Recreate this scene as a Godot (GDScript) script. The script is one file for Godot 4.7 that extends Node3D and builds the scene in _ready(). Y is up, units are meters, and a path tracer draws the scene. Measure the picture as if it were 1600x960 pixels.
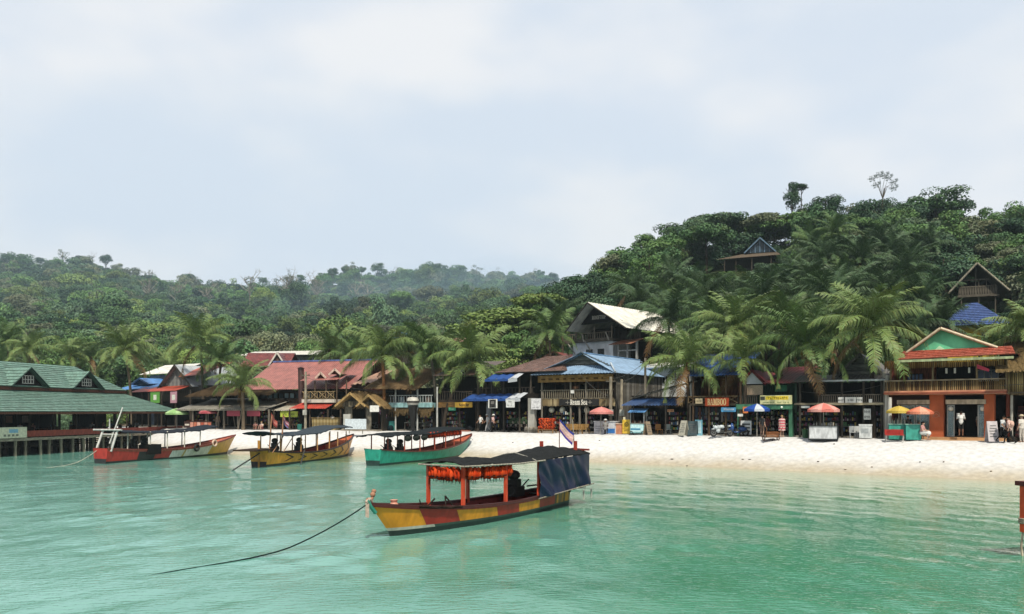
extends Node3D
# A turquoise bay with wooden tour boats, a white beach, a row of bars and shops, coconut palms and forested hills.
const F := 1256.0     # focal length, in photograph pixels
const HOR := 643.0    # row of the horizon in the photograph
const EYE := 4.0      # eye height above the water, in metres
var taken := {}
var rng := RandomNumberGenerator.new()
var mats := {}
var tex := {}

class Mb:
	var v := PackedVector3Array()
	var n := PackedVector3Array()
	var c := PackedColorArray()
	var uv := PackedVector2Array()
	var col := Color.WHITE
	var tinted := false
	func tri(p, q, r):   # counter-clockwise seen from outside
		var m: Vector3 = (q - p).cross(r - p).normalized()
		v.append(p); v.append(r); v.append(q)
		n.append(m); n.append(m); n.append(m)
		if tinted: c.append(col); c.append(col); c.append(col)
	func quad(p, q, r, s):
		tri(p, q, r); tri(p, r, s)
	func trin(p, q, r, a, b, d):
		v.append(p); v.append(r); v.append(q)
		n.append(a); n.append(d); n.append(b)
		if tinted: c.append(col); c.append(col); c.append(col)
	func box(ctr: Vector3, size: Vector3, b := Basis()):
		var x := b.x * size.x * 0.5
		var y := b.y * size.y * 0.5
		var z := b.z * size.z * 0.5
		var p := []
		for i in 8: p.append(ctr + (x if i & 1 else -x) + (y if i & 2 else -y) + (z if i & 4 else -z))
		quad(p[4], p[5], p[7], p[6]); quad(p[1], p[0], p[2], p[3])
		quad(p[5], p[1], p[3], p[7]); quad(p[0], p[4], p[6], p[2])
		quad(p[6], p[7], p[3], p[2]); quad(p[0], p[1], p[5], p[4])
	func span(a: Vector3, b: Vector3):   # box between two corners
		box((a + b) * 0.5, (b - a).abs())
	func tube(a: Vector3, b: Vector3, r0: float, r1: float, k := 6, cap := true):
		var d := (b - a).normalized()
		var x := d.cross(Vector3.UP if absf(d.y) < 0.9 else Vector3.RIGHT).normalized()
		var y := d.cross(x)
		for i in k:
			var t0 := TAU * i / k
			var t1 := TAU * (i + 1) / k
			var e0 := x * cos(t0) + y * sin(t0)
			var e1 := x * cos(t1) + y * sin(t1)
			trin(a + e0 * r0, a + e1 * r0, b + e1 * r1, e0, e1, e1)
			trin(a + e0 * r0, b + e1 * r1, b + e0 * r1, e0, e1, e0)
			if cap:
				tri(a, a + e1 * r0, a + e0 * r0)
				tri(b, b + e0 * r1, b + e1 * r1)
	func path(pts: Array, r: float, k := 5, r_end := -1.0):
		for i in pts.size() - 1:
			var f0 := float(i) / (pts.size() - 1)
			var f1 := float(i + 1) / (pts.size() - 1)
			var re := r if r_end < 0 else r_end
			tube(pts[i], pts[i + 1], lerpf(r, re, f0), lerpf(r, re, f1), k, i == 0 or i == pts.size() - 2)
	func ball(ctr: Vector3, r: Vector3, rings := 6, segs := 8, top := 1.0, bottom := -1.0):
		for i in rings:
			var a0 := lerpf(asin(bottom), asin(top), float(i) / rings)
			var a1 := lerpf(asin(bottom), asin(top), float(i + 1) / rings)
			for j in segs:
				var t0 := TAU * j / segs
				var t1 := TAU * (j + 1) / segs
				var e := [Vector3(cos(a0) * cos(t0), sin(a0), cos(a0) * sin(t0)), Vector3(cos(a0) * cos(t1), sin(a0), cos(a0) * sin(t1)), Vector3(cos(a1) * cos(t1), sin(a1), cos(a1) * sin(t1)), Vector3(cos(a1) * cos(t0), sin(a1), cos(a1) * sin(t0))]
				trin(ctr + e[1] * r, ctr + e[0] * r, ctr + e[3] * r, e[1], e[0], e[3])
				trin(ctr + e[1] * r, ctr + e[3] * r, ctr + e[2] * r, e[1], e[3], e[2])
	func ring(ctr: Vector3, axis: Vector3, big: float, small: float, k := 14, s := 6):
		var x := axis.cross(Vector3.UP if absf(axis.y) < 0.9 else Vector3.RIGHT).normalized()
		var y := axis.cross(x)
		for i in k:
			for j in s:
				var p := []
				var m := []
				for q in [[i, j], [i + 1, j], [i + 1, j + 1], [i, j + 1]]:
					var a: float = TAU * q[0] / k
					var b: float = TAU * q[1] / s
					var e: Vector3 = x * cos(a) + y * sin(a)
					var nn: Vector3 = e * cos(b) + axis * sin(b)
					p.append(ctr + e * big + nn * small); m.append(nn)
				trin(p[0], p[1], p[2], m[0], m[1], m[2]); trin(p[0], p[2], p[3], m[0], m[2], m[3])
	func lathe(prof: Array, k := 12, at := Vector3.ZERO):   # (radius, height) from the bottom up
		for i in prof.size() - 1:
			var p: Vector2 = prof[i]
			var q: Vector2 = prof[i + 1]
			var sl := Vector2(q.y - p.y, p.x - q.x).normalized()
			for j in k:
				var t0 := TAU * j / k
				var t1 := TAU * (j + 1) / k
				var e0 := Vector3(cos(t0), 0, sin(t0))
				var e1 := Vector3(cos(t1), 0, sin(t1))
				var n0 := e0 * sl.x + Vector3.UP * sl.y
				var n1 := e1 * sl.x + Vector3.UP * sl.y
				var a := at + e0 * p.x + Vector3.UP * p.y
				var b := at + e1 * p.x + Vector3.UP * p.y
				var cc := at + e1 * q.x + Vector3.UP * q.y
				var d := at + e0 * q.x + Vector3.UP * q.y
				trin(b, a, d, n1, n0, n0); trin(b, d, cc, n1, n0, n1)
	func corr(a: Vector3, b: Vector3, cc: Vector3, d: Vector3, pitch := 0.3, amp := 0.025):   # corrugated sheet, eave a-b, ridge d-cc
		var k := int(ceil(maxf((b - a).length(), (cc - d).length()) / pitch)) * 2
		var m := (b - a).cross(d - a).normalized() * amp
		for i in k:
			var f0 := float(i) / k
			var f1 := float(i + 1) / k
			var s0 := m * (1.0 if i % 2 else -1.0)
			quad(a.lerp(b, f0) + s0, a.lerp(b, f1) - s0, d.lerp(cc, f1) - s0, d.lerp(cc, f0) + s0)
	func tiles(a: Vector3, b: Vector3, cc: Vector3, d: Vector3, rows: int, cols: int, rg: RandomNumberGenerator, lift := 0.05):
		var m := (b - a).cross(d - a).normalized()
		tinted = true
		for i in rows:
			var row_tone := rg.randf_range(0.9, 1.04)
			var f0 := float(i) / rows
			var f1 := float(i + 1) / rows + 0.01
			for j in cols:
				var o := 0.5 / cols if i % 2 else 0.0
				var g0 := clampf(float(j) / cols + o, 0, 1)
				var g1 := clampf(float(j + 1) / cols + o - 0.06 / cols, 0, 1)
				var tone := row_tone * rg.randf_range(0.78, 1.1)
				col = Color(tone * rg.randf_range(0.94, 1.08), tone, tone)
				var li := m * (lift + rg.randf() * lift * 0.5)
				var p := a.lerp(d, f0).lerp(b.lerp(cc, f0), g0)
				var q := a.lerp(d, f0).lerp(b.lerp(cc, f0), g1)
				var r := a.lerp(d, f1).lerp(b.lerp(cc, f1), g1)
				var s := a.lerp(d, f1).lerp(b.lerp(cc, f1), g0)
				quad(p + li, q + li, r, s)
				quad(p - m * 0.02, q - m * 0.02, q + li, p + li)
		col = Color(0.6, 0.6, 0.6)
		quad(a - m * 0.03, b - m * 0.03, cc - m * 0.03, d - m * 0.03)
	func thatch(a: Vector3, b: Vector3, cc: Vector3, d: Vector3, count: int, rg: RandomNumberGenerator, ln := 0.9):
		var m := (b - a).cross(d - a).normalized()
		quad(a, b, cc, d)
		quad(d - m * 0.12, cc - m * 0.12, b - m * 0.12, a - m * 0.12)
		for i in count:
			var f := rg.randf() if i > count * 0.3 else 0.0
			var g := rg.randf()
			var p := a.lerp(d, f).lerp(b.lerp(cc, f), g)
			var dn := (a.lerp(b, g) - d.lerp(cc, g)).normalized()
			var sd := (b - a).normalized()
			var w := rg.randf_range(0.04, 0.1)
			var e := p + dn * ln * rg.randf_range(0.25, 0.6) + sd * rg.randf_range(-0.12, 0.12) + m * rg.randf_range(0.0, 0.09) - Vector3.UP * (0.12 if f == 0.0 else 0.0)
			var s := p - dn * ln * 0.4 + m * 0.03
			quad(s - sd * w, e - sd * w * 0.5, e + sd * w * 0.5, s + sd * w)
	func prism(pts: Array, z0: float, z1: float):   # outline in x, y, counter-clockwise from the front (+z)
		var k := pts.size()
		var idx := Geometry2D.triangulate_polygon(PackedVector2Array(pts))
		for i in range(0, idx.size(), 3):
			var t := [pts[idx[i]], pts[idx[i + 1]], pts[idx[i + 2]]]
			if (t[1] - t[0]).cross(t[2] - t[0]) < 0: t = [t[0], t[2], t[1]]
			tri(Vector3(t[0].x, t[0].y, z1), Vector3(t[1].x, t[1].y, z1), Vector3(t[2].x, t[2].y, z1))
			tri(Vector3(t[0].x, t[0].y, z0), Vector3(t[2].x, t[2].y, z0), Vector3(t[1].x, t[1].y, z0))
		for i in k:
			var p: Vector2 = pts[i]
			var q: Vector2 = pts[(i + 1) % k]
			quad(Vector3(p.x, p.y, z0), Vector3(q.x, q.y, z0), Vector3(q.x, q.y, z1), Vector3(p.x, p.y, z1))
	func mesh() -> ArrayMesh:
		var a := []
		a.resize(Mesh.ARRAY_MAX)
		a[Mesh.ARRAY_VERTEX] = v
		a[Mesh.ARRAY_NORMAL] = n
		if c.size() == v.size(): a[Mesh.ARRAY_COLOR] = c
		if uv.size() == v.size(): a[Mesh.ARRAY_TEX_UV] = uv
		var m := ArrayMesh.new()
		m.add_surface_from_arrays(Mesh.PRIMITIVE_TRIANGLES, a)
		return m

class Fr:   # a facade: its own axes, and the spot on one of its planes that the photograph shows at a pixel
	var o: Vector3
	var ux: Vector3
	var n: Vector3
	var w: float
	var yaw: float
	var node: Node3D
	func at(px: float, py: float, z := 0.0) -> Vector3:
		var k := (px - 800.0) / 1256.0
		var d := (z + o.x * n.x + o.z * n.z) / (k * n.x - n.z)
		var p := Vector3(k * d, 4.0 - (py - 643.0) * d / 1256.0, -d)
		return Vector3((p - o).dot(ux), p.y - o.y, z)
	func world(l: Vector3) -> Vector3:
		return o + ux * l.x + n * l.z + Vector3.UP * l.y

func tab(t: Array, x: float) -> float:
	if x <= t[0][0]: return t[0][1]
	for i in t.size() - 1:
		if x <= t[i + 1][0]: return lerpf(t[i][1], t[i + 1][1], (x - t[i][0]) / (t[i + 1][0] - t[i][0]))
	return t[-1][1]

func numbered(s: String) -> String:
	var k: int = taken.get(s, 0)
	taken[s] = k + 1
	return s if k == 0 else "%s_%03d" % [s, k]

func tag(o: Node3D, label: String, category := "", group := "", kind := ""):
	if label: o.set_meta("label", label)
	if category: o.set_meta("category", category)
	if group: o.set_meta("group", group)
	if kind: o.set_meta("kind", kind)
	return o

func put(called: String, mesh: Mesh, material: Material, parent: Node3D = self, at := Vector3.ZERO) -> MeshInstance3D:
	var o := MeshInstance3D.new()
	o.name = numbered(called) if parent == self else called
	o.mesh = mesh
	o.material_override = material
	o.position = at
	parent.add_child(o, true)
	return o

func obj(called: String, mb: Mb, material: Material, parent: Node3D = self, at := Vector3.ZERO) -> MeshInstance3D:
	return put(called, mb.mesh(), material, parent, at)

func thing(called: String, label: String, category: String, at := Vector3.ZERO, yaw := 0.0, group := "") -> Node3D:
	var o := Node3D.new()
	o.name = numbered(called)
	add_child(o)
	o.position = at
	o.rotation.y = yaw
	tag(o, label, category, group)
	return o

func single(called: String, label: String, category: String, mb: Mb, material: Material, at := Vector3.ZERO, yaw := 0.0, group := "") -> MeshInstance3D:
	var o := obj(called, mb, material, self, at)
	o.rotation.y = yaw
	tag(o, label, category, group)
	return o

func P(px: float, py: float, d: float) -> Vector3:
	return Vector3((px - 800.0) * d / F, EYE - (py - HOR) * d / F, -d)

# ---------------------------------------------------------------- materials
func noise_tex(key: String, freq: float, lo: float, hi: float, as_normal := false, bump := 4.0, size := 256, oct := 4, kind := FastNoiseLite.TYPE_SIMPLEX_SMOOTH):
	var t := NoiseTexture2D.new()
	t.width = size; t.height = size; t.seamless = true
	var fn := FastNoiseLite.new()
	fn.noise_type = kind
	fn.frequency = freq; fn.fractal_octaves = oct; fn.seed = key.hash() % 1000
	t.noise = fn
	if as_normal:
		t.as_normal_map = true; t.bump_strength = bump
	else:
		var g := Gradient.new()
		g.set_color(0, Color(lo, lo, lo)); g.set_color(1, Color(hi, hi, hi))
		t.color_ramp = g
	tex[key] = t

func make_textures():
	noise_tex("mottle", 0.012, 0.7, 1.0, false, 0, 256, 5)
	noise_tex("fine", 0.06, 0.72, 1.0, false, 0, 256, 4)
	noise_tex("stain", 0.02, 0.5, 1.0, false, 0, 256, 5)
	noise_tex("rust", 0.018, 0.62, 1.0, false, 0, 256, 5)
	noise_tex("bump", 0.04, 0, 1, true, 5.0)
	noise_tex("ripple", 0.016, 0, 1, true, 7.0, 512, 4)
	noise_tex("sand", 0.03, 0.82, 1.0, false, 0, 256, 5)

# look: paint, wood, plank, cloth, metal, plaster, straw, leaf, rough
func mat(hex: String, look := "paint", rough := -1.0) -> StandardMaterial3D:
	var key := hex + look + str(rough)
	if mats.has(key): return mats[key]
	var m := StandardMaterial3D.new()
	m.resource_name = look
	m.albedo_color = Color(hex)
	m.uv1_triplanar = true
	m.roughness = 0.75
	m.metallic_specular = 0.4
	m.albedo_texture = tex["mottle"]
	m.uv1_scale = Vector3(0.5, 0.5, 0.5)
	match look:
		"paint": m.roughness = 0.5; m.uv1_scale = Vector3(0.8, 0.35, 0.8)
		"wood": m.albedo_texture = tex["stain"]; m.uv1_scale = Vector3(2.5, 0.25, 2.5); m.roughness = 0.85; m.metallic_specular = 0.2
		"plank": m.albedo_texture = tex["stain"]; m.uv1_scale = Vector3(0.25, 2.5, 2.5); m.roughness = 0.85; m.metallic_specular = 0.2
		"straw": m.albedo_texture = tex["stain"]; m.uv1_scale = Vector3(1.5, 0.4, 1.5); m.roughness = 0.95; m.metallic_specular = 0.1
		"cloth": m.albedo_texture = tex["fine"]; m.uv1_scale = Vector3(0.7, 0.7, 0.7); m.roughness = 0.9; m.metallic_specular = 0.15
		"metal": m.albedo_texture = tex["rust"]; m.uv1_scale = Vector3(0.22, 0.16, 0.22); m.roughness = 0.45; m.metallic_specular = 0.5
		"plaster": m.albedo_texture = tex["mottle"]; m.uv1_scale = Vector3(0.2, 0.12, 0.2); m.roughness = 0.85
		"rough": m.albedo_texture = tex["stain"]; m.roughness = 0.95; m.metallic_specular = 0.1
		"rubber": m.roughness = 0.6; m.albedo_texture = tex["fine"]
		"flat": m.albedo_texture = tex["sand"]; m.roughness = 0.6
	if rough >= 0: m.roughness = rough
	mats[key] = m
	return m

func leaf_mat(key: String, c: Color, back: Color) -> StandardMaterial3D:
	if mats.has(key): return mats[key]
	var m := StandardMaterial3D.new()
	m.resource_name = key
	m.albedo_color = c.linear_to_srgb()
	m.vertex_color_use_as_albedo = true
	m.roughness = 0.55
	m.metallic_specular = 0.35
	m.backlight_enabled = true
	m.backlight = back
	m.cull_mode = BaseMaterial3D.CULL_DISABLED
	mats[key] = m
	return m

func clear_mat() -> StandardMaterial3D:
	if mats.has("glass"): return mats["glass"]
	var m := StandardMaterial3D.new()
	m.resource_name = "glass"
	m.transparency = BaseMaterial3D.TRANSPARENCY_ALPHA
	m.albedo_color = Color(0.55, 0.68, 0.7, 0.25)
	m.roughness = 0.05
	mats["glass"] = m
	return m

# ---------------------------------------------------------------- camera, sky, sun
func set_up():
	var cam := Camera3D.new()
	cam.name = "camera"
	cam.position = Vector3(0, EYE, 0)
	cam.near = 0.2; cam.far = 3000.0
	cam.projection = Camera3D.PROJECTION_FRUSTUM
	cam.size = 960.0 / F * cam.near
	cam.frustum_offset = Vector2(0, (HOR - 480.0) / F * cam.near)
	add_child(cam)
	cam.current = true
	var env := Environment.new()
	env.background_mode = Environment.BG_SKY
	env.sky = Sky.new()
	env.sky.sky_material = sky_material()
	env.background_energy_multiplier = 1.0
	env.tonemap_mode = Environment.TONE_MAPPER_LINEAR
	env.tonemap_exposure = 1.42
	env.sdfgi_enabled = true; env.ssao_enabled = true; env.ssil_enabled = true
	env.fog_enabled = true
	env.volumetric_fog_enabled = true; env.volumetric_fog_density = 0.0
	env.fog_density = 0.0002
	env.fog_light_color = Color(0.80, 0.89, 0.93)
	var we := WorldEnvironment.new()
	we.name = "world_environment"
	we.environment = env
	add_child(we)
	var sun := DirectionalLight3D.new()
	sun.name = "sun"
	sun.light_color = Color(1.0, 0.965, 0.90)
	sun.light_energy = 1.32
	sun.light_angular_distance = 2.0
	sun.shadow_enabled = true
	add_child(sun)
	sun.look_at_from_position(Vector3(8, 70, 48), Vector3.ZERO)

func sky_material() -> PanoramaSkyMaterial:
	var w := 1024
	var h := 512
	var im := Image.create(w, h, false, Image.FORMAT_RGBF)
	var a := FastNoiseLite.new()
	a.noise_type = FastNoiseLite.TYPE_SIMPLEX_SMOOTH
	a.frequency = 1.5; a.fractal_octaves = 5; a.seed = 11
	for y in h:
		var el := PI * (0.5 - (y + 0.5) / h)
		for x in w:
			var az := TAU * (x + 0.5) / w
			var d := Vector3(cos(el) * cos(az), maxf(sin(el), 0.0), cos(el) * sin(az))
			var q := Vector3(d.x, d.y * 2.6, d.z)
			var cl := smoothstep(-0.35, 0.5, a.get_noise_3dv(q * 1.3 + Vector3(3, 1, 7)) + 0.25 * a.get_noise_3dv(q * 3.5))
			cl *= smoothstep(0.0, 0.22, d.y) * 0.75 + 0.25
			var blue := Color(0.50, 0.56, 0.635).lerp(Color(0.485, 0.54, 0.615), smoothstep(0.1, 0.7, d.y))
			var c := blue.lerp(Color(0.615, 0.63, 0.65), cl)
			im.set_pixel(x, y, c)
	var m := PanoramaSkyMaterial.new()
	m.panorama = ImageTexture.create_from_image(im)
	return m

# ---------------------------------------------------------------- lie of the land (rows: column of the photograph -> metres from the eye, or row)
const SHORE := [[-900, 135.0], [0, 112.0], [150, 99.0], [221, 85.0], [300, 78.0], [400, 74.5], [560, 72.0], [740, 69.0], [950, 63.0], [1200, 55.2], [1400, 50.2], [1600, 46.0], [1900, 42.0], [2700, 34.0]]
const SHOPS := [[-900, 150.0], [0, 125.0], [150, 112.0], [221, 99.0], [300, 92.0], [450, 88.0], [600, 84.0], [760, 79.0], [900, 73.0], [1050, 68.5], [1200, 64.0], [1400, 59.0], [1560, 55.0], [1700, 52.0], [1900, 48.0], [2700, 39.0]]
const NEAR_RIDGE := [[560, 112, 640], [660, 112, 610], [740, 114, 545], [800, 120, 530], [850, 128, 500], [950, 140, 448], [1040, 150, 384], [1180, 152, 360], [1300, 152, 358], [1450, 152, 355], [1540, 150, 372], [1600, 148, 362], [1900, 140, 340], [2400, 120, 420], [2700, 120, 520]]
const FAR_RIDGE := [[-900, 410], [-300, 420], [0, 416], [130, 412], [200, 424], [260, 438], [350, 449], [450, 445], [550, 432], [640, 424], [760, 430], [850, 436], [1000, 450], [1300, 520], [2700, 560]]
var near_d := []
var near_y := []
var hill_noise: FastNoiseLite

func ground(x: float, z: float) -> float:
	var d := -z
	if d < 4.0: return -3.0
	var px := clampf(800.0 + F * x / d, -900, 2700)
	var sh := tab(SHORE, px)
	var st := tab(SHOPS, px)
	if d < sh: return maxf(-3.0, (d - sh) * 0.16)
	if d < st:
		var t := (d - sh) / (st - sh)
		return 2.0 * pow(minf(1.0, t / 0.68), 0.9)
	var h := 2.0
	var b := st + 13.0
	var rd := tab(near_d, px)
	var ry := EYE + (HOR - tab(near_y, px)) * rd / F - 4.0 - 2.0
	if px > 560:
		var t := (d - b) / maxf(rd - b, 5.0)
		if t > 0.0:
			var k := smoothstep(0.0, 1.0, minf(t, 1.0)) * 0.35 + minf(t, 1.0) * 0.65
			h = 2.0 + maxf(ry, 0.0) * (k if t < 1.0 else 1.0 - 0.35 * minf((t - 1.0) * 1.5, 1.0))
	var fy := EYE + (HOR - tab(FAR_RIDGE, px)) * 400.0 / F - 8.5 - 2.0
	var t2 := (d - 130.0) / 270.0
	if t2 > 0.0:
		var k2 := pow(minf(t2, 1.0), 1.1)
		var h2 := 2.0 + fy * (k2 if t2 < 1.0 else 1.0 - 0.4 * minf(t2 - 1.0, 1.0)) + hill_noise.get_noise_2d(x, z) * 6.0 * minf(t2 * 2.0, 1.0)
		h = maxf(h, h2)
	return h

func axis(parts: Array) -> PackedFloat32Array:   # [from, to, step] runs
	var a := PackedFloat32Array()
	for p in parts:
		var k := int(round((p[1] - p[0]) / p[2]))
		for i in k: a.append(p[0] + (p[1] - p[0]) * i / k)
	a.append(parts[-1][1])
	return a

func sheet(xs: PackedFloat32Array, zs: PackedFloat32Array, f: Callable, colf: Callable) -> ArrayMesh:
	var nx := xs.size()
	var nz := zs.size()
	var v := PackedVector3Array(); v.resize(nx * nz)
	var c := PackedColorArray(); c.resize(nx * nz)
	for j in nz:
		for i in nx:
			var y: float = f.call(xs[i], zs[j])
			v[j * nx + i] = Vector3(xs[i], y, zs[j])
			c[j * nx + i] = colf.call(xs[i], zs[j], y)
	var n := PackedVector3Array(); n.resize(nx * nz)
	for j in nz:
		for i in nx:
			var l := v[j * nx + maxi(i - 1, 0)]
			var r := v[j * nx + mini(i + 1, nx - 1)]
			var u := v[maxi(j - 1, 0) * nx + i]
			var w := v[mini(j + 1, nz - 1) * nx + i]
			n[j * nx + i] = (w - u).cross(r - l).normalized()
	var ix := PackedInt32Array(); ix.resize((nx - 1) * (nz - 1) * 6)
	var k := 0
	for j in nz - 1:
		for i in nx - 1:
			var q := j * nx + i
			ix[k] = q; ix[k + 1] = q + 1; ix[k + 2] = q + nx; ix[k + 3] = q + 1; ix[k + 4] = q + nx + 1; ix[k + 5] = q + nx
			k += 6
	var a := []; a.resize(Mesh.ARRAY_MAX)
	a[Mesh.ARRAY_VERTEX] = v; a[Mesh.ARRAY_NORMAL] = n; a[Mesh.ARRAY_COLOR] = c; a[Mesh.ARRAY_INDEX] = ix
	var m := ArrayMesh.new()
	m.add_surface_from_arrays(Mesh.PRIMITIVE_TRIANGLES, a)
	return m

func make_land():
	for r in NEAR_RIDGE:
		near_d.append([r[0], float(r[1])]); near_y.append([r[0], float(r[2])])
	hill_noise = FastNoiseLite.new()
	hill_noise.frequency = 0.02; hill_noise.seed = 5; hill_noise.fractal_octaves = 3
	var dn := FastNoiseLite.new()
	dn.frequency = 0.35; dn.seed = 9; dn.fractal_octaves = 3
	# beach and hills
	var xs := axis([[-900, -120, 30.0], [-120, 110, 1.3], [110, 900, 30.0]])
	var zs := axis([[-900, -420, 30.0], [-420, -170, 8.0], [-170, -100, 3.0], [-100, -44, 0.8], [-44, -10, 6.0], [-10, 40, 25.0]])
	var fy := func(x, z):
		var y := ground(x, z)
		if y > -0.5 and y < 2.2: y += dn.get_noise_2d(x, z) * 0.05 * clampf(y, 0.1, 1.0)
		return y
	var fc := func(x, z, y):
		var d: float = -z
		var px: float = clampf(800.0 + F * x / maxf(d, 4.0), -900, 2700)
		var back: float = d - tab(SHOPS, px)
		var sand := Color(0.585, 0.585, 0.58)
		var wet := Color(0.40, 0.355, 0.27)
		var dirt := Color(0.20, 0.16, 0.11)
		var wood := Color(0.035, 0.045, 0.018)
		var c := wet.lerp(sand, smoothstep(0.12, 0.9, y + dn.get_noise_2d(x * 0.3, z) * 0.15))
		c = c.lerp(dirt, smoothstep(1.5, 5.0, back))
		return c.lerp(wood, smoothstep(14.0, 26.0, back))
	var gm := StandardMaterial3D.new()
	gm.vertex_color_use_as_albedo = true
	gm.albedo_texture = tex["sand"]; gm.uv1_triplanar = true; gm.uv1_world_triplanar = true; gm.uv1_scale = Vector3(0.25, 0.25, 0.25)
	gm.normal_enabled = true; gm.normal_texture = tex["bump"]; gm.normal_scale = 0.5
	gm.roughness = 0.95; gm.metallic_specular = 0.15
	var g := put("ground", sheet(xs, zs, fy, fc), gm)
	tag(g, "white sand beach rising to the shops and running on into the wooded hills", "", "", "structure")
	# sea
	var waves := []
	rng.seed = 4
	for i in 22:
		var wl := 0.42 * pow(1.17, i)
		var dir := rng.randf_range(-0.75, 0.75) + PI * 0.5
		waves.append([cos(dir) * TAU / wl, sin(dir) * TAU / wl, rng.randf() * TAU, wl * 0.0058 * (1.0 if wl < 0.8 else 1.5 if wl < 1.7 else 0.14)])
	var wn := FastNoiseLite.new()
	wn.frequency = 0.06; wn.seed = 21; wn.fractal_octaves = 4
	var pn := FastNoiseLite.new()
	pn.frequency = 0.11; pn.seed = 33; pn.fractal_octaves = 3
	var wy := func(x, z):
		var d: float = -z
		if d < 8.0 or d > 130.0 or absf(x) > 95.0: return 0.0
		var gust: float = 0.75 + 0.5 * clampf(pn.get_noise_2d(x * 0.6, z) + 0.25, 0.0, 1.0)
		var y := 0.0
		for i in waves.size():
			if i < 5 and d > 40.0: continue
			var w: Array = waves[i]
			y += sin(w[0] * x + w[1] * z + w[2]) * w[3]
		var px: float = clampf(800.0 + F * x / maxf(d, 4.0), -900, 2700)
		return y * gust * clampf((tab(SHORE, px) - d) * 0.12, 0.12, 1.0)
	var wc := func(x, z, _y):
		var d: float = -z
		var px: float = clampf(800.0 + F * x / maxf(d, 4.0), -900, 2700)
		var off: float = tab(SHORE, px) - d   # metres out from the waterline
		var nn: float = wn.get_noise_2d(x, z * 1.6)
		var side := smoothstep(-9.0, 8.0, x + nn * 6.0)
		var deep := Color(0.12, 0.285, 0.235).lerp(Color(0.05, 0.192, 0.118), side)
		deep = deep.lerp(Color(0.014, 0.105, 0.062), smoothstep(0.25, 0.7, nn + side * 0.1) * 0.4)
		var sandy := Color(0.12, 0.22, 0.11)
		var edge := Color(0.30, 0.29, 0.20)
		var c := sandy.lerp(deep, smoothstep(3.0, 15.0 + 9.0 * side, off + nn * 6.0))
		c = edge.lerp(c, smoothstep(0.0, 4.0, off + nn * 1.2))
		return c
	var wx := axis([[-900, -95, 40.0], [-95, -34, 0.6], [-34, 34, 0.17], [34, 95, 0.6], [95, 900, 40.0]])
	var wz := axis([[-420, -130, 20.0], [-130, -62, 0.8], [-62, -36, 0.3], [-36, -13, 0.13], [-13, -6, 0.5], [-6, 600, 60.0]])
	var wm := StandardMaterial3D.new()
	wm.vertex_color_use_as_albedo = true
	wm.roughness = 0.03; wm.metallic_specular = 0.42
	wm.uv1_triplanar = true; wm.uv1_world_triplanar = true; wm.uv1_scale = Vector3(0.22, 0.4, 0.62)
	wm.normal_enabled = true; wm.normal_texture = tex["ripple"]; wm.normal_scale = 0.3
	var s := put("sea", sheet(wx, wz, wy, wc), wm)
	tag(s, "calm turquoise bay water with small ripples, paler at the left and sandy green inshore", "", "", "structure")

# ---------------------------------------------------------------- foliage
# One palm frond along +x, arching down under its own weight; length 1.
func frond_mesh(sd: int, up: float, droop: float, hang: float, dry := 0.0, pairs := 42) -> ArrayMesh:
	var r := RandomNumberGenerator.new(); r.seed = sd
	var mb := Mb.new(); mb.tinted = true
	var pts := []
	var p := Vector3.ZERO
	var tw := r.randf_range(-0.25, 0.25)
	for i in 13:
		pts.append(p)
		var s := i / 12.0
		var e := up - droop * pow(s, 1.25)
		p += Vector3(cos(e), sin(e), tw * s) / 12.0
	mb.col = Color(1.3, 1.2, 0.6)
	mb.path(pts, 0.011, 4, 0.003)
	for k in pairs:
		var s := lerpf(0.10, 0.995, float(k) / (pairs - 1))
		var fi := s * 12.0
		var i := mini(int(fi), 11)
		var q: Vector3 = pts[i].lerp(pts[i + 1], fi - i)
		var t: Vector3 = (pts[i + 1] - pts[i]).normalized()
		var side0 := t.cross(Vector3.UP).normalized()
		var ln := 0.29 * pow(sin(PI * (s * 0.80 + 0.14)), 0.7) * r.randf_range(0.65, 1.15)
		for sg in [-1.0, 1.0]:
			if r.randf() < 0.06: continue
			var fwd := 0.35 + 0.55 * s
			var d1: Vector3 = (side0 * sg + t * fwd + Vector3.UP * (0.28 - hang * 0.35 + r.randf_range(-0.12, 0.12))).normalized()
			var d2: Vector3 = (side0 * sg * (1.0 - hang * 0.6) + t * fwd - Vector3.UP * (hang * 1.25 + r.randf_range(0.0, 0.35))).normalized()
			var w := t * 0.0078
			var m: Vector3 = q + d1 * ln * 0.45
			var e: Vector3 = m + d2 * ln * 0.6
			var b := r.randf_range(0.5, 1.3)
			var yl := clampf(dry + r.randf_range(-0.15, 0.15) + 0.15 * s, 0.0, 1.0)
			mb.col = Color(b, b, b).lerp(Color(1.95 * b, 1.22 * b, 0.85 * b), yl)
			mb.quad(q - w, m - w * 1.1, m + w * 1.1, q + w)
			mb.tri(m - w * 1.1, e, m + w * 1.1)
	return mb.mesh()

var fronds := []
func make_fronds():
	# young, upright, level, drooping, hanging, dying
	var spec := [[1.45, 0.75, 0.25, 0.05], [1.25, 1.0, 0.45, 0.05], [1.05, 1.25, 0.8, 0.08], [0.8, 1.45, 0.95, 0.12], [0.5, 1.5, 1.0, 0.2], [0.15, 1.5, 0.95, 0.28], [-0.2, 1.35, 1.0, 0.4], [-0.6, 1.0, 1.0, 0.75]]
	for i in spec.size():
		var s: Array = spec[i]
		fronds.append([frond_mesh(100 + i, s[0], s[1], s[2], s[3]), frond_mesh(200 + i, s[0] - 0.12, s[1] + 0.1, s[2], s[3])])

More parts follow.
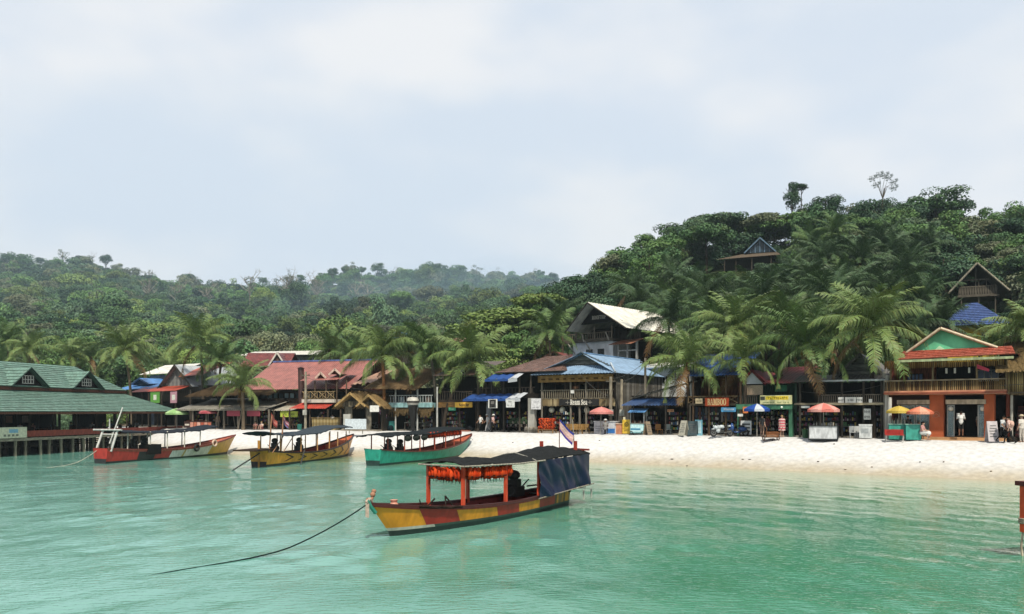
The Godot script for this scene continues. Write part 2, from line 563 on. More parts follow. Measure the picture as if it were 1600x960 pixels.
func palm_green(tone: int) -> StandardMaterial3D:
	var c := [Color(0.078, 0.136, 0.044), Color(0.122, 0.182, 0.060), Color(0.046, 0.088, 0.036)]
	return leaf_mat("palm_leaf_%d" % tone, c[tone], Color(0.22, 0.26, 0.06))

func trunk_mb(h: float, lean: Vector3, r0: float, r1: float) -> Mb:
	var mb := Mb.new()
	var pts := []
	for i in 11:
		var s := i / 10.0
		pts.append(Vector3(0, h * s, 0) + lean * (s * s))
	for i in 10:   # the ring scars of the fallen fronds
		for k in 3:
			var a: Vector3 = pts[i].lerp(pts[i + 1], k / 3.0)
			var b: Vector3 = pts[i].lerp(pts[i + 1], (k + 1) / 3.0)
			var ra := lerpf(r0, r1, (i + k / 3.0) / 10.0) * (1.25 if i == 0 and k == 0 else 1.0)
			mb.tube(a, b, ra * 1.06, ra * 0.96, 8, false)
	return mb

# A coconut palm: base at "at", crown centre at "top" (both in the world). Each frond is a part.
func palm(label: String, at: Vector3, top: Vector3, reach: float, count: int, tone: int, sd: int, group := "coconut palms along the beach front", single_crown := false, trunk_hex := "6b5d4b"):
	var o := thing("coconut_palm", label, "palm tree", at, 0.0, group)
	var h := top.y - at.y
	var lean := top - at - Vector3(0, h, 0)
	obj("trunk", trunk_mb(h, lean, 0.20, 0.13), mat(trunk_hex, "wood"), o)
	var r := RandomNumberGenerator.new(); r.seed = sd
	var c := top - at
	var knot := Mb.new()
	knot.ball(c - Vector3(0, 0.15, 0), Vector3(0.24, 0.45, 0.24), 5, 8)
	obj("crown_knot", knot, mat("4a3a24", "rough"), o)
	var nuts := Mb.new()
	for i in 7:
		var a := r.randf() * TAU
		nuts.ball(c + Vector3(cos(a) * 0.3, -0.35 - r.randf() * 0.25, sin(a) * 0.3), Vector3.ONE * 0.13, 5, 7)
	obj("coconuts", nuts, mat("7a6a2c", "paint"), o)
	var joined := Mb.new()
	count = int(count * 1.15)
	for i in count:
		var s := pow(float(i) / (count - 1), 1.15)
		var lv := clampi(int(s * 6.99 + r.randf_range(-0.6, 0.6)), 0, 6)
		if s > 0.93 and r.randf() < 0.6: lv = 7
		var az := i * 2.39996 + r.randf_range(-0.35, 0.35)
		var sc := reach * r.randf_range(0.85, 1.12) * (0.8 if lv == 0 else 1.0)
		var b := Basis(Vector3.UP, az) * Basis(Vector3.RIGHT, r.randf_range(-0.5, 0.5))
		b = b.scaled(Vector3.ONE * sc)
		var f := put("dry_frond" if lv == 7 else "frond", fronds[lv][i % 2], palm_green(tone), o, c)
		f.basis = b
		if lv == 7: f.material_override = leaf_mat("palm_dry", Color(0.13, 0.085, 0.04), Color(0.1, 0.07, 0.03))
	return o

# palm crowns that stand back: one crown mesh, shared
var far_palms := []
func make_far_palms():
	for k in 3:
		var r := RandomNumberGenerator.new(); r.seed = 900 + k
		var v := PackedVector3Array(); var n := PackedVector3Array(); var c := PackedColorArray()
		for i in 22:
			var s := i / 21.0
			var lv := clampi(int(s * 6.9 + r.randf_range(-0.6, 0.6)), 0, 6)
			var b := (Basis(Vector3.UP, i * 2.39996 + r.randf_range(-0.3, 0.3)) * Basis(Vector3.RIGHT, r.randf_range(-0.5, 0.5))).scaled(Vector3.ONE * r.randf_range(0.85, 1.1))
			var a: Array = fronds[lv][i % 2].surface_get_arrays(0)
			var t := Transform3D(b, Vector3.ZERO)
			v.append_array(t * (a[Mesh.ARRAY_VERTEX] as PackedVector3Array))
			n.append_array(Transform3D(b.orthonormalized(), Vector3.ZERO) * (a[Mesh.ARRAY_NORMAL] as PackedVector3Array))
			c.append_array(a[Mesh.ARRAY_COLOR])
		var mb := Mb.new(); mb.v = v; mb.n = n; mb.c = c
		far_palms.append(mb.mesh())

var far_trunk: ArrayMesh
func far_palm(label: String, group: String, at: Vector3, h: float, reach: float, tone: int, k: int):
	if far_trunk == null: far_trunk = trunk_mb(1.0, Vector3(0.05, 0, 0.03), 0.024, 0.015).mesh()
	var o := thing("hill_palm", label, "palm tree", at, k * 1.7, group)
	var t := put("trunk", far_trunk, mat("5a5046", "wood"), o)
	t.scale = Vector3(h, h, h) * Vector3(0.9, 1.0, 0.9)
	var c := put("crown", far_palms[k % 3], palm_green(tone), o, Vector3(0.045 * h, h, 0.027 * h))
	c.basis = Basis(Vector3.UP, k * 0.9).scaled(Vector3.ONE * reach)

# broadleaf crowns: many small leaf faces on clumps; radius about 1, centre at the origin
var crowns := []
func crown_mesh(sd: int, kind: int) -> ArrayMesh:
	var r := RandomNumberGenerator.new(); r.seed = sd
	var mb := Mb.new(); mb.tinted = true
	var clumps := []
	var count := [34, 30, 26, 12, 46][kind] as int
	for i in count:
		var p := Vector3(r.randfn(), r.randfn(), r.randfn()).normalized()
		var rad := pow(r.randf(), 0.35)
		match kind:
			0: p = p * rad * Vector3(0.78, 0.66, 0.78)                                  # round and dense
			1: p = Vector3(p.x * 0.95 * rad, (floorf(r.randf() * 3.0) - 1.0) * 0.34 + r.randf_range(-0.08, 0.08), p.z * 0.95 * rad) * Vector3(1, 1, 1)   # in layers
			2: p = p * rad * Vector3(0.5, 0.95, 0.5)                                    # tall
			3: p = p * (0.5 + 0.5 * rad) * Vector3(0.85, 0.7, 0.85)                     # thin and open
			4: p = Vector3(p.x * rad, absf(p.y) * 0.5 * rad, p.z * rad) * Vector3(1.0, 0.9, 1.0)   # a wide dome
		clumps.append([p, r.randf_range(0.2, 0.36) * (0.75 if kind == 3 else 1.0) * (0.85 if kind == 4 else 1.0)])
	for cl in clumps:
		var ct: Vector3 = cl[0]
		var cr: float = cl[1]
		var leaves := 130 if kind != 3 else 60
		var base := r.randf_range(0.7, 1.35)
		var warm := r.randf_range(-0.12, 0.2)
		for j in leaves:
			var d := Vector3(r.randfn(), r.randfn() * 0.8 + 0.35, r.randfn()).normalized()
			var q := ct + d * cr * Vector3(1.15, 0.72, 1.15) * r.randf_range(0.75, 1.12)
			var nn := (d + Vector3.UP * 0.55 + Vector3(r.randfn(), r.randfn(), r.randfn()) * 0.45).normalized()
			var t := nn.cross(Vector3(r.randfn(), r.randfn(), r.randfn())).normalized()
			var b := nn.cross(t)
			var sz := r.randf_range(0.026, 0.056)
			var br := base * r.randf_range(0.8, 1.2)
			mb.col = Color(br * (1.0 + warm), br, br * (1.0 - warm))
			var tip := q + t * sz * 1.5 - Vector3.UP * sz * 0.35
			mb.tri(q - t * sz, q - b * sz * 0.75 + nn * sz * 0.2, tip)
			mb.tri(q - t * sz, tip, q + b * sz * 0.75 + nn * sz * 0.2)
	return mb.mesh()

func limbs_mesh(sd: int, bare := false) -> ArrayMesh:   # trunk of height 1 with limbs reaching into a crown of radius about 0.45 at its top
	var r := RandomNumberGenerator.new(); r.seed = sd
	var mb := Mb.new()
	mb.path([Vector3(0, -0.12, 0), Vector3(0.01, 0.3, 0.01), Vector3(0.0, 0.62, -0.01), Vector3(0.02, 1.0, 0.0)], 0.035, 6, 0.014)
	for i in (12 if bare else 6):
		var a := i * 2.4 + r.randf()
		var y := r.randf_range(0.5, 0.85)
		var e := Vector3(cos(a) * 0.3, r.randf_range(0.12, 0.34), sin(a) * 0.3) * r.randf_range(0.7, 1.2)
		var m := Vector3(0, y, 0) + e * 0.5 + Vector3(r.randfn(), r.randfn(), r.randfn()) * 0.02
		mb.path([Vector3(0, y, 0), m, Vector3(0, y, 0) + e], 0.013, 4, 0.004)
		if bare:
			for k in 4:
				var s := m + (e * 0.5) * r.randf()
				mb.path([s, s + Vector3(r.randfn() * 0.08, r.randf_range(0.03, 0.13), r.randfn() * 0.08)], 0.005, 3, 0.002)
	return mb.mesh()

var limbs := []
func make_crowns():
	for k in 10: crowns.append(crown_mesh(300 + k, [0, 1, 0, 2, 4, 0, 1, 4, 3, 3][k]))
	for k in 4: limbs.append(limbs_mesh(40 + k, k == 3))

const GREENS := [[0.054, 0.116, 0.040], [0.082, 0.160, 0.044], [0.029, 0.070, 0.032], [0.125, 0.185, 0.046], [0.072, 0.128, 0.066], [0.110, 0.130, 0.070]]
func tree_green(tone: int) -> StandardMaterial3D:
	var g: Array = GREENS[tone % 6]
	return leaf_mat("tree_leaf_%d" % (tone % 6), Color(g[0], g[1], g[2]), Color(0.16, 0.22, 0.05))

func tree(label: String, group: String, at: Vector3, h: float, cr: Vector3, kind: int, tone: int, k: int, called := "broadleaf_tree"):
	var o := thing(called, label, "tree", at, k * 1.37, group)
	var th := h - cr.y * 0.55
	var t := put("trunk", limbs[k % 3], mat("5b5044", "wood"), o)
	var tw := minf(th, cr.x * 2.4)
	t.scale = Vector3(tw, th, tw)
	var c := put("crown", crowns[kind], tree_green(tone), o, Vector3(0, h - cr.y, 0))
	c.basis = Basis(Vector3.UP, k * 0.7).scaled(cr)
	return o

func forest(called: String, label: String, list: Array):   # one mass of trees: [transform, kind, colour]
	var o := thing(called, label, "forest")
	tag(o, "", "", "", "stuff")
	for kind in crowns.size():
		var sel := list.filter(func(e): return e[1] == kind)
		if sel.is_empty(): continue
		var mm := MultiMesh.new()
		mm.transform_format = MultiMesh.TRANSFORM_3D
		mm.use_colors = true
		mm.mesh = crowns[kind]
		mm.instance_count = sel.size()
		for i in sel.size():
			mm.set_instance_transform(i, sel[i][0])
			mm.set_instance_color(i, sel[i][2])
		var mi := MultiMeshInstance3D.new()
		mi.name = "crowns"
		mi.multimesh = mm
		mi.material_override = leaf_mat("forest_leaf", Color(1, 1, 1), Color(0.06, 0.08, 0.02))
		tag(mi, "", "", "", "stuff")
		o.add_child(mi, true)
	return o

const OPEN_VIEWS := [[1118, 1222, 136.0, 408.0], [1488, 1568, 96.0, 476.0], [885, 1055, 84.0, 560.0], [1484, 1568, 78.0, 505.0]]   # columns, metres away and lowest row of what is seen between the trees
func hides(px: float, d: float, top_y: float, rad: float) -> bool:
	var m := rad * F / d
	for w in OPEN_VIEWS:
		if px > w[0] - m and px < w[1] + m and d < w[2] and HOR - (top_y - EYE) * F / d < w[3]: return true
	return false
const LANDMARKS := [[-80, "the pier roof's left end"], [40, "the pier's left dormer"], [132, "the pier's right dormer"], [190, "the blue shed roofs"], [270, "the grey gable house"], [320, "the low beach bar"], [380, "the low light palm"], [440, "the red house's small gable"], [490, "the stove pipe"], [535, "the red roof's right end"], [570, "the thatched huts"], [600, "the orange-trunk palm"], [650, "the pale blue balcony"], [715, "the yellow name board"], [760, "the black poster"], [800, "the blue awnings"], [850, "the stacked life jackets"], [905, "the blue roof's gable"], [960, "the white house's balcony"], [1010, "the food cart"], [1050, "the white roof's right tip"], [1085, "the palm with dead fronds"], [1125, "the orange name board"], [1180, "the blue and white umbrella"], [1222, "the yellow shop sign"], [1287, "the pale red umbrella"], [1345, "the white ice chest"], [1400, "the yellow umbrella"], [1440, "the orange-red umbrella"], [1473, "the green gable's peak"], [1530, "the blue tiled roof"], [1580, "the bamboo wall"], [1680, "the stairs at the right edge"]]
func landmark(px: float) -> String:
	var best: Array = LANDMARKS[0]
	for l in LANDMARKS:
		if absf(l[0] - px) < absf(best[0] - px): best = l
	return best[1]
func height_word(t: float) -> String:
	return ["at the foot of the slope", "low on the slope", "part way up", "midway up", "high up", "near the hilltop"][clampi(int(t * 6.0), 0, 5)]
var keep_clear := []   # x, z, radius
func is_clear(x: float, z: float, m := 0.0) -> bool:
	for k in keep_clear:
		if Vector2(x - k.x, z - k.z).length() < k.y + m: return false
	return true

func make_forests():
	rng.seed = 77
	# the far hill: a wood that reads as one mass
	var list := []
	var d := 128.0
	while d < 425.0:
		var step := 6.0 + (d - 128.0) * 0.008
		var x0 := (-420.0 - 800.0) * d / F
		var x1 := (1060.0 - 800.0) * d / F
		var x := x0
		while x < x1:
			var q := Vector3(x + rng.randf_range(-0.5, 0.5) * step, 0, -d + rng.randf_range(-0.5, 0.5) * step)
			x += step
			var px := 800.0 + F * q.x / -q.z
			if px > 700 and -q.z < 200: continue
			if not is_clear(q.x, q.z, 3.0): continue
			q.y = ground(q.x, q.z)
			var sc := rng.randf_range(3.3, 5.8) * (1.25 if rng.randf() < 0.12 else 1.0)
			var kind: int = [0, 1, 2, 3, 4, 5, 6, 7, 8, 0, 2][rng.randi() % 11]
			var g: Array = GREENS[[0, 1, 2, 4, 5, 0, 1, 3][rng.randi() % 8]]
			var b := Basis(Vector3.UP, rng.randf() * TAU).scaled(Vector3(sc, sc * rng.randf_range(0.8, 1.25), sc))
			list.append([Transform3D(b, q + Vector3(0, rng.randf_range(2.6, 8.5), 0)), kind, Color(g[0], g[1], g[2]) * rng.randf_range(0.55, 1.45)])
		d += step * 0.86
	forest("hillside_forest", "dense green forest covering the long hazy hill behind the village at the left", list)
	print("far trees ", list.size())
	# trees that stand out along the far ridge and on its slope
	var out_px := [10, 62, 98, 120, 140, 165, 232, 292, 306, 345, 378, 392, 410, 432, 456, 470, 505, 520, 548, 565, 590, 612, 640, 668, 690, 705, 745, 770, 790, 812, 828, 842]
	for i in out_px.size():
		var px: float = out_px[i]
		var dd := rng.randf_range(388, 402)
		var x := (px - 800) * dd / F
		var pos := Vector3(x, ground(x, -dd), -dd)
		var h := rng.randf_range(9, 13)
		var bare := i in [4, 8, 11, 13, 21, 27, 30]
		var o := thing("ridge_tree", ("bare pale tree on the far ridge line above " if bare else "pale-trunked tree on the far ridge line above ") + landmark(px), "tree", pos, i * 2.1, "tall trees along the far ridge")
		var t := put("trunk", limbs[3 if bare else i % 3], mat("a39a8c", "wood"), o)
		t.scale = Vector3(h * 0.8, h, h * 0.8)
		var c := put("crown", crowns[9 if bare else [1, 0, 8, 6][i % 4]], tree_green([4, 2, 5, 0][i % 4]), o, Vector3(0, h * 0.92, 0))
		c.scale = Vector3.ONE * (1.8 if bare else rng.randf_range(2.2, 3.6))
	for s in [[322, 480], [278, 490], [448, 475], [452, 480], [495, 470], [575, 445], [555, 455], [493, 455], [232, 500], [390, 450]]:
		var dd := 300.0
		var x: float = (s[0] - 800.0) * dd / F
		var pos := Vector3(x, ground(x, -dd) + 1.0, -dd)
		var o := thing("slope_tree", "slender bare-trunked tree rising from the far slope above %s" % landmark(s[0]), "tree", pos, s[0], "pale trunks on the far slope")
		var h := 15.0
		var t := put("trunk", limbs[3], mat("b5aea0", "wood"), o)
		t.scale = Vector3(h * 0.75, h, h * 0.75)
		var c := put("crown", crowns[9], tree_green(5), o, Vector3(0, h * 0.95, 0))
		c.scale = Vector3.ONE * 2.0
	# the near hill: each tree by itself
	var cand := []
	d = 72.0
	while d < 168.0:
		var step := 4.6 + (d - 72.0) * 0.012
		var x := (690.0 - 800.0) * d / F
		while x < (1900.0 - 800.0) * d / F:
			var q := Vector3(x + rng.randf_range(-0.45, 0.45) * step, 0, -d + rng.randf_range(-0.45, 0.45) * step)
			x += step
			var px := 800.0 + F * q.x / -q.z
			if px < 700: continue
			var back := -q.z - tab(SHOPS, px)
			if back < 15.0 or -q.z > tab(near_d, px) + 9.0: continue
			if not is_clear(q.x, q.z, 2.0): continue
			q.y = ground(q.x, q.z)
			cand.append([q, px])
		d += step * 0.87
	print("near trees ", cand.size())
	var extra := []
	var tones := ["deep green", "mid green", "dark green", "yellow green", "dull green", "brownish green"]
	var kinds := {0: "round-crowned", 1: "layered", 2: "dense", 3: "narrow upright", 4: "spreading", 5: "bushy", 6: "tiered", 7: "wide domed"}
	var n_ind := 0
	for i in cand.size():
		var q: Vector3 = cand[i][0]
		var px: float = cand[i][1]
		var dd := -q.z
		var tone: int = [0, 1, 2, 1, 4, 0, 2, 5][rng.randi() % 8]
		if px < 880 and dd < 130: tone = [3, 3, 1][rng.randi() % 3]
		var kind := rng.randi() % 8
		if px < 860: kind = [4, 7, 1][rng.randi() % 3]
		var in_palms := px > 1000 and px < 1460 and dd < 118 and rng.randf() < 0.72 or px < 1010 and px > 850 and dd < 105 and rng.randf() < 0.5 or px >= 1460 and dd < 90 and rng.randf() < 0.6
		var place := "%s above %s" % [height_word((dd - tab(SHOPS, px)) / maxf(tab(near_d, px) + 9.0 - tab(SHOPS, px), 1.0)), landmark(px)]
		if hides(px, dd, q.y + 13.0, 3.6):
			continue
		if in_palms and n_ind < 290:
			n_ind += 1
			far_palm("coconut palm %s" % place, "coconut palms on the near hillside", q, rng.randf_range(6.0, 9.5), rng.randf_range(3.4, 4.3), 2 if rng.randf() < 0.75 else 0, i)
			continue
		var sc := rng.randf_range(2.7, 4.3)
		var cr := Vector3(sc, sc * rng.randf_range(0.75, 1.1), sc)
		var h := cr.y * 2.0 + rng.randf_range(1.0, 3.6)
		if n_ind < 290:
			n_ind += 1
			tree("%s %s tree %s" % [tones[tone], kinds[kind], place], "trees on the near hillside", q, h, cr, kind, tone, i)
		else:
			var g: Array = GREENS[tone]
			extra.append([Transform3D(Basis(Vector3.UP, i).scaled(cr), q + Vector3(0, h - cr.y, 0)), kind, Color(g[0], g[1], g[2])])
	if extra: forest("ridge_forest", "dark green tree crowns packed along the top of the near hill", extra)
	# undergrowth
	var low := []
	for i in 1500:
		var px := rng.randf_range(640, 1900)
		var st := tab(SHOPS, px)
		var dd := rng.randf_range(st + 13, tab(near_d, px) + 6)
		var x := (px - 800) * dd / F
		if not is_clear(x, -dd, 0.5): continue
		var sc := rng.randf_range(1.0, 1.9)
		var g: Array = GREENS[[0, 1, 2, 4, 2][rng.randi() % 5]]
		low.append([Transform3D(Basis(Vector3.UP, rng.randf() * TAU).scaled(Vector3(sc, sc * 0.8, sc)), Vector3(x, ground(x, -dd) + 0.6 * sc, -dd)), rng.randi() % 3, Color(g[0], g[1], g[2])])
	for i in 500:
		var px := rng.randf_range(-300, 720)
		var dd := rng.randf_range(104, 150)
		var x := (px - 800) * dd / F
		if not is_clear(x, -dd, 1.5): continue
		var sc := rng.randf_range(1.0, 2.1)
		var g: Array = GREENS[[0, 1, 3, 4, 5][rng.randi() % 5]]
		low.append([Transform3D(Basis(Vector3.UP, rng.randf() * TAU).scaled(Vector3(sc, sc * 0.8, sc)), Vector3(x, ground(x, -dd) + 0.6 * sc, -dd)), rng.randi() % 3, Color(g[0], g[1], g[2]) * 1.2])
	forest("undergrowth", "low green bushes filling the ground between the trees behind the village", low)

func make_smoke():   # thin wood smoke drifting in front of the far hill
	for s in [[430, 520, 320, Vector3(560, 170, 300), 0.0005], [690, 470, 300, Vector3(110, 26, 60), 0.0030], [600, 490, 270, Vector3(80, 22, 50), 0.0018], [800, 450, 330, Vector3(70, 26, 60), 0.0022]]:
		var fv := FogVolume.new()
		fv.name = "smoke"
		fv.shape = RenderingServer.FOG_VOLUME_SHAPE_ELLIPSOID
		fv.size = s[3]
		fv.position = P(s[0], s[1], s[2])
		var fm := FogMaterial.new()
		fm.density = s[4]
		fm.albedo = Color(0.74, 0.87, 0.96)
		fv.material = fm
		add_child(fv, true)
		tag(fv, "thin bluish smoke drifting in front of the far hill", "smoke", "drifts of smoke", "stuff")

func make_feature_trees():
	# trees that break the skyline of the near hill, and the big bright crown at its left end: column, top row, metres away, crown radius, kind, tone
	var list := [
		[1238, 283, 150, Vector3(2.1, 3.0, 2.1), 3, 2, "narrow vine-hung tree leaning over the near hill's skyline"],
		[1252, 286, 150, Vector3(1.6, 0.8, 1.4), 0, 2, "small overhanging crown beside the vine-hung tree on the skyline"],
		[1290, 300, 149, Vector3(3.4, 2.8, 3.4), 0, 2, "low domed dark tree on the skyline right of the vine-hung tree"],
		[1385, 304, 150, Vector3(3.4, 3.4, 3.4), 0, 2, "dark round tree on the skyline under the thin tall tree"],
		[1345, 322, 150, Vector3(2.5, 2.4, 2.5), 2, 2, "small dark round tree left of the thin tall skyline tree"],
		[1462, 286, 148, Vector3(5.0, 3.6, 5.0), 1, 0, "broad layered dark tree, highest on the near hill's skyline"],
		[1495, 298, 147, Vector3(3.2, 4.2, 3.2), 5, 2, "dense tree at the right shoulder of the broad skyline tree"],
		[1480, 335, 140, Vector3(4.6, 4.2, 4.6), 0, 0, "large leafy tree below the broad skyline tree"],
		[1590, 328, 140, Vector3(5.4, 3.4, 5.4), 1, 1, "bright layered tree on the skyline at the right edge of the view"],
		[1120, 322, 150, Vector3(5.6, 3.6, 5.6), 4, 4, "grey-green spreading tree on the skyline above the hilltop house"],
		[1070, 338, 148, Vector3(4.4, 3.0, 4.4), 1, 4, "pale layered tree on the skyline left of the hilltop house"],
		[1260, 322, 146, Vector3(7.0, 3.8, 6.0), 7, 1, "wide bright green crown below the vine-hung skyline tree"],
		[1210, 332, 146, Vector3(5.0, 3.4, 5.0), 4, 1, "bright green spreading crown right above the hilltop house"],
		[800, 466, 112, Vector3(6.6, 3.4, 5.4), 7, 3, "broad yellow-green spreading tree at the left foot of the near hill"],
		[762, 482, 110, Vector3(5.0, 3.4, 4.6), 4, 3, "yellow-green dome-shaped tree in front of the far hill's smoke"],
		[842, 446, 120, Vector3(4.2, 2.8, 4.0), 4, 3, "bright green crown higher on the left end of the near hill"],
		[885, 430, 126, Vector3(4.6, 4.6, 4.6), 0, 2, "dark dense tree at the left end of the near hill's skyline"],
		[925, 412, 132, Vector3(5.0, 4.4, 5.0), 5, 2, "dark dense tree on the skyline above the white-roofed house"],
		[985, 378, 140, Vector3(4.6, 4.2, 4.6), 2, 0, "dark green tree climbing the near hill's left skyline"],
		[1030, 385, 132, Vector3(3.4, 2.8, 3.4), 1, 3, "light yellow-green crown standing among dark trees on the near hill"],
		[815, 505, 100, Vector3(2.6, 2.8, 2.6), 5, 1, "rounded olive tree behind the brown-roofed bar"],
		[1138, 352, 144, Vector3(4.2, 3.4, 4.2), 0, 2, "dark round tree behind the left end of the hilltop house"],
		[1178, 350, 146, Vector3(4.2, 3.2, 4.2), 5, 2, "dark tree right behind the hilltop house's glass gable"],
		[1110, 375, 140, Vector3(4.0, 3.4, 4.0), 2, 2, "dark tree left of the hilltop house"],
		[1440, 350, 128, Vector3(4.4, 3.8, 4.4), 1, 4, "pale layered tree on the slope above the palm grove"]]
	for i in list.size():
		var s: Array = list[i]
		var d: float = s[2]
		var x: float = (s[0] - 800.0) * d / F
		var g := ground(x, -d)
		var top: float = EYE + (HOR - s[1]) * d / F
		tree(s[6], "", Vector3(x, g, -d), maxf(top - g, s[3].y * 1.4), s[3], s[4], s[5], i + 3, "skyline_tree" if s[2] > 125 else "spreading_tree")
	# the thin tall tree with a few open clumps
	var dd := 149.0
	var x := (1378.0 - 800) * dd / F
	var g := ground(x, -dd)
	var o := thing("thin_skyline_tree", "tall thin tree with bare forked branches and small leaf tufts on the skyline", "tree", Vector3(x, g, -dd))
	var top := EYE + (HOR - 270) * dd / F - g
	var mb := Mb.new()
	var tuft := Mb.new()
	mb.path([Vector3.ZERO, Vector3(0.1, top * 0.6, 0), Vector3(0.5, top * 0.8, 0)], 0.16, 5, 0.08)
	var r := RandomNumberGenerator.new(); r.seed = 8
	for b in [[-1.6, -0.6], [-0.5, 0.0], [1.6, -0.3], [2.6, -1.1], [0.6, -0.1], [-1.2, -2.0], [2.0, -2.6]]:
		var e := Vector3(b[0], top + b[1] - 0.4, r.randf_range(-1, 1))
		mb.path([Vector3(0.2, top * 0.66, 0), Vector3(b[0] * 0.4, top * 0.82, 0), e], 0.06, 4, 0.02)
		var c := put("leaf_tuft", crowns[8], tree_green(2), o, e)
		c.scale = Vector3(1.15, 0.75, 1.15)
	obj("trunk", mb, mat("655c52", "wood"), o)

func make_palms():
	# column and row of the crown, column of the foot, metres away, frond length, fronds, tone, label
	var list := [
		[195, 548, 206, 101, 5.0, 24, 1, "coconut palm behind the green pier roof, over the grey gable house", "7d6f5c"],
		[312, 535, 318, 97, 4.9, 24, 1, "tall coconut palm left of the long red roof, second from the pier", "5d5145"],
		[345, 565, 340, 95, 4.2, 20, 0, "coconut palm in shade between the tall palm and the low palm", "5d5145"],
		[378, 604, 380, 86.5, 3.7, 20, 1, "low light-green palm standing on the sand before the long red roof", "8b7b66"],
		[597, 556, 601, 82.5, 5.0, 26, 1, "coconut palm with an orange-brown sunlit trunk beside the small thatched gables", "a5744a"],
		[672, 552, 683, 82.5, 4.7, 24, 0, "coconut palm with a straight grey trunk beside the pale blue balcony", "8d8577"],
		[737, 566, 693, 80, 5.0, 26, 1, "leaning coconut palm whose fronds hang over the yellow shop sign", "4c4238"],
		[1073, 570, 1077, 67.5, 4.6, 26, 1, "coconut palm with a skirt of dead fronds in front of the white wall", "4c4238"],
		[1163, 562, 1165, 64.5, 4.0, 18, 1, "coconut palm whose low fronds cover the orange sign", "4a4036"],
		[1148, 512, 1150, 70, 4.6, 22, 1, "tall coconut palm rising behind the orange sign", "4a4036"],
		[1259, 542, 1280, 63, 4.8, 26, 0, "coconut palm with brown-tipped hanging fronds above the white counter", "4a4036"],
		[1230, 505, 1232, 72, 4.4, 22, 0, "coconut palm behind the yellow and green shop sign", "4a4036"],
		[1357, 514, 1366, 59.5, 4.9, 28, 1, "large coconut palm left of the green gabled house", "3f372f"],
		[1612, 528, 1618, 56, 4.0, 24, 1, "coconut palm at the right edge, fronds over the bamboo wall", "4a4036"],
		[1474, 508, 1480, 76, 3.8, 20, 2, "dark coconut palm behind the green gable", "3f372f"],
		[1420, 520, 1424, 76, 4.2, 20, 2, "dark coconut palm left of the green gable, behind the large palm", "3f372f"],
		[12, 535, 14, 122, 4.8, 20, 0, "coconut palm behind the pier roof at the left edge", "6b5d4b"],
		[45, 548, 48, 118, 4.4, 20, 1, "yellowish coconut palm second from the left edge, behind the pier roof", "6b5d4b"],
		[110, 556, 112, 116, 4.0, 18, 1, "small yellowish palm above the pier roof ridge", "6b5d4b"],
		[142, 560, 142, 118, 4.2, 18, 0, "coconut palm left of the palm over the grey gable house", "6b5d4b"],
		[515, 548, 517, 100, 4.3, 20, 0, "dull coconut palm behind the right end of the long red roof", "6b5d4b"],
		[545, 560, 547, 97, 4.0, 18, 0, "short coconut palm between the red roof and the sunlit-trunk palm", "6b5d4b"],
		[640, 545, 642, 98, 4.4, 20, 0, "coconut palm behind the brown thatched roofs", "6b5d4b"],
		[858, 522, 862, 92, 4.2, 20, 0, "coconut palm left of the white-roofed house", "6b5d4b"],
		[878, 500, 880, 100, 4.2, 20, 2, "dark coconut palm above the left eave of the white-roofed house", "6b5d4b"],
		[1000, 478, 1000, 100, 4.2, 20, 2, "dark coconut palm behind the white roof's back corner", "6b5d4b"],
		[1105, 472, 1105, 92, 4.6, 20, 2, "dark coconut palm rising over the tall palm by the orange sign", "4a4036"],
		[1190, 470, 1190, 84, 4.6, 22, 2, "dark coconut palm high above the blue and white umbrella", "4a4036"],
		[1300, 470, 1302, 78, 4.6, 22, 2, "dark coconut palm high above the balcony house", "4a4036"],
		[1045, 500, 1046, 84, 4.6, 24, 2, "dark coconut palm right above the white roof's right tip", "4a4036"],
		[1122, 515, 1123, 78, 4.6, 24, 0, "coconut palm between the dead-frond palm and the tall sign palm", "4a4036"],
		[1205, 520, 1206, 76, 4.5, 24, 0, "coconut palm above the right half of the yellow shop sign", "4a4036"],
		[1225, 480, 1226, 100, 4.6, 24, 2, "dark coconut palm below the hilltop house's right end", "4a4036"],
		[1262, 480, 1263, 84, 4.6, 24, 2, "dark coconut palm straight above the brown-tipped palm", "4a4036"],
		[1330, 455, 1331, 90, 4.6, 24, 2, "dark coconut palm upslope of the large palm, left of it", "4a4036"],
		[1385, 460, 1386, 86, 4.6, 24, 2, "dark coconut palm upslope of the large palm, right of it", "4a4036"],
		[1415, 425, 1416, 100, 4.6, 24, 2, "dark coconut palm left of the stilt hut", "4a4036"],
		[1345, 412, 1346, 104, 4.6, 24, 2, "dark coconut palm high above the balcony house, middle of the grove", "4a4036"],
		[1290, 405, 1291, 106, 4.6, 24, 2, "dark coconut palm high in the grove, above the pale red umbrella", "4a4036"],
		[1266, 440, 1267, 100, 4.4, 24, 2, "dark coconut palm high in the grove, above the yellow shop sign", "4a4036"],
		[1380, 385, 1381, 114, 4.6, 24, 2, "topmost dark coconut palm of the grove, left of the stilt hut", "4a4036"],
		[1440, 470, 1441, 84, 4.4, 24, 2, "dark coconut palm above the left slope of the green gable", "4a4036"],
		[1310, 520, 1311, 74, 4.6, 24, 0, "coconut palm behind the slatted gable, left of the large palm", "4a4036"],
		[1085, 455, 1086, 100, 4.4, 24, 2, "dark coconut palm upslope between the white roof and the grove", "4a4036"],
		[985, 455, 986, 108, 4.4, 24, 2, "dark coconut palm above the ridge of the white roof", "4a4036"],
		[1150, 470, 1151, 100, 4.4, 24, 2, "dark coconut palm below the hilltop house's left end", "4a4036"],
		[1560, 545, 1564, 72, 3.4, 18, 0, "coconut palm behind the right slope of the green gable", "4a4036"]]
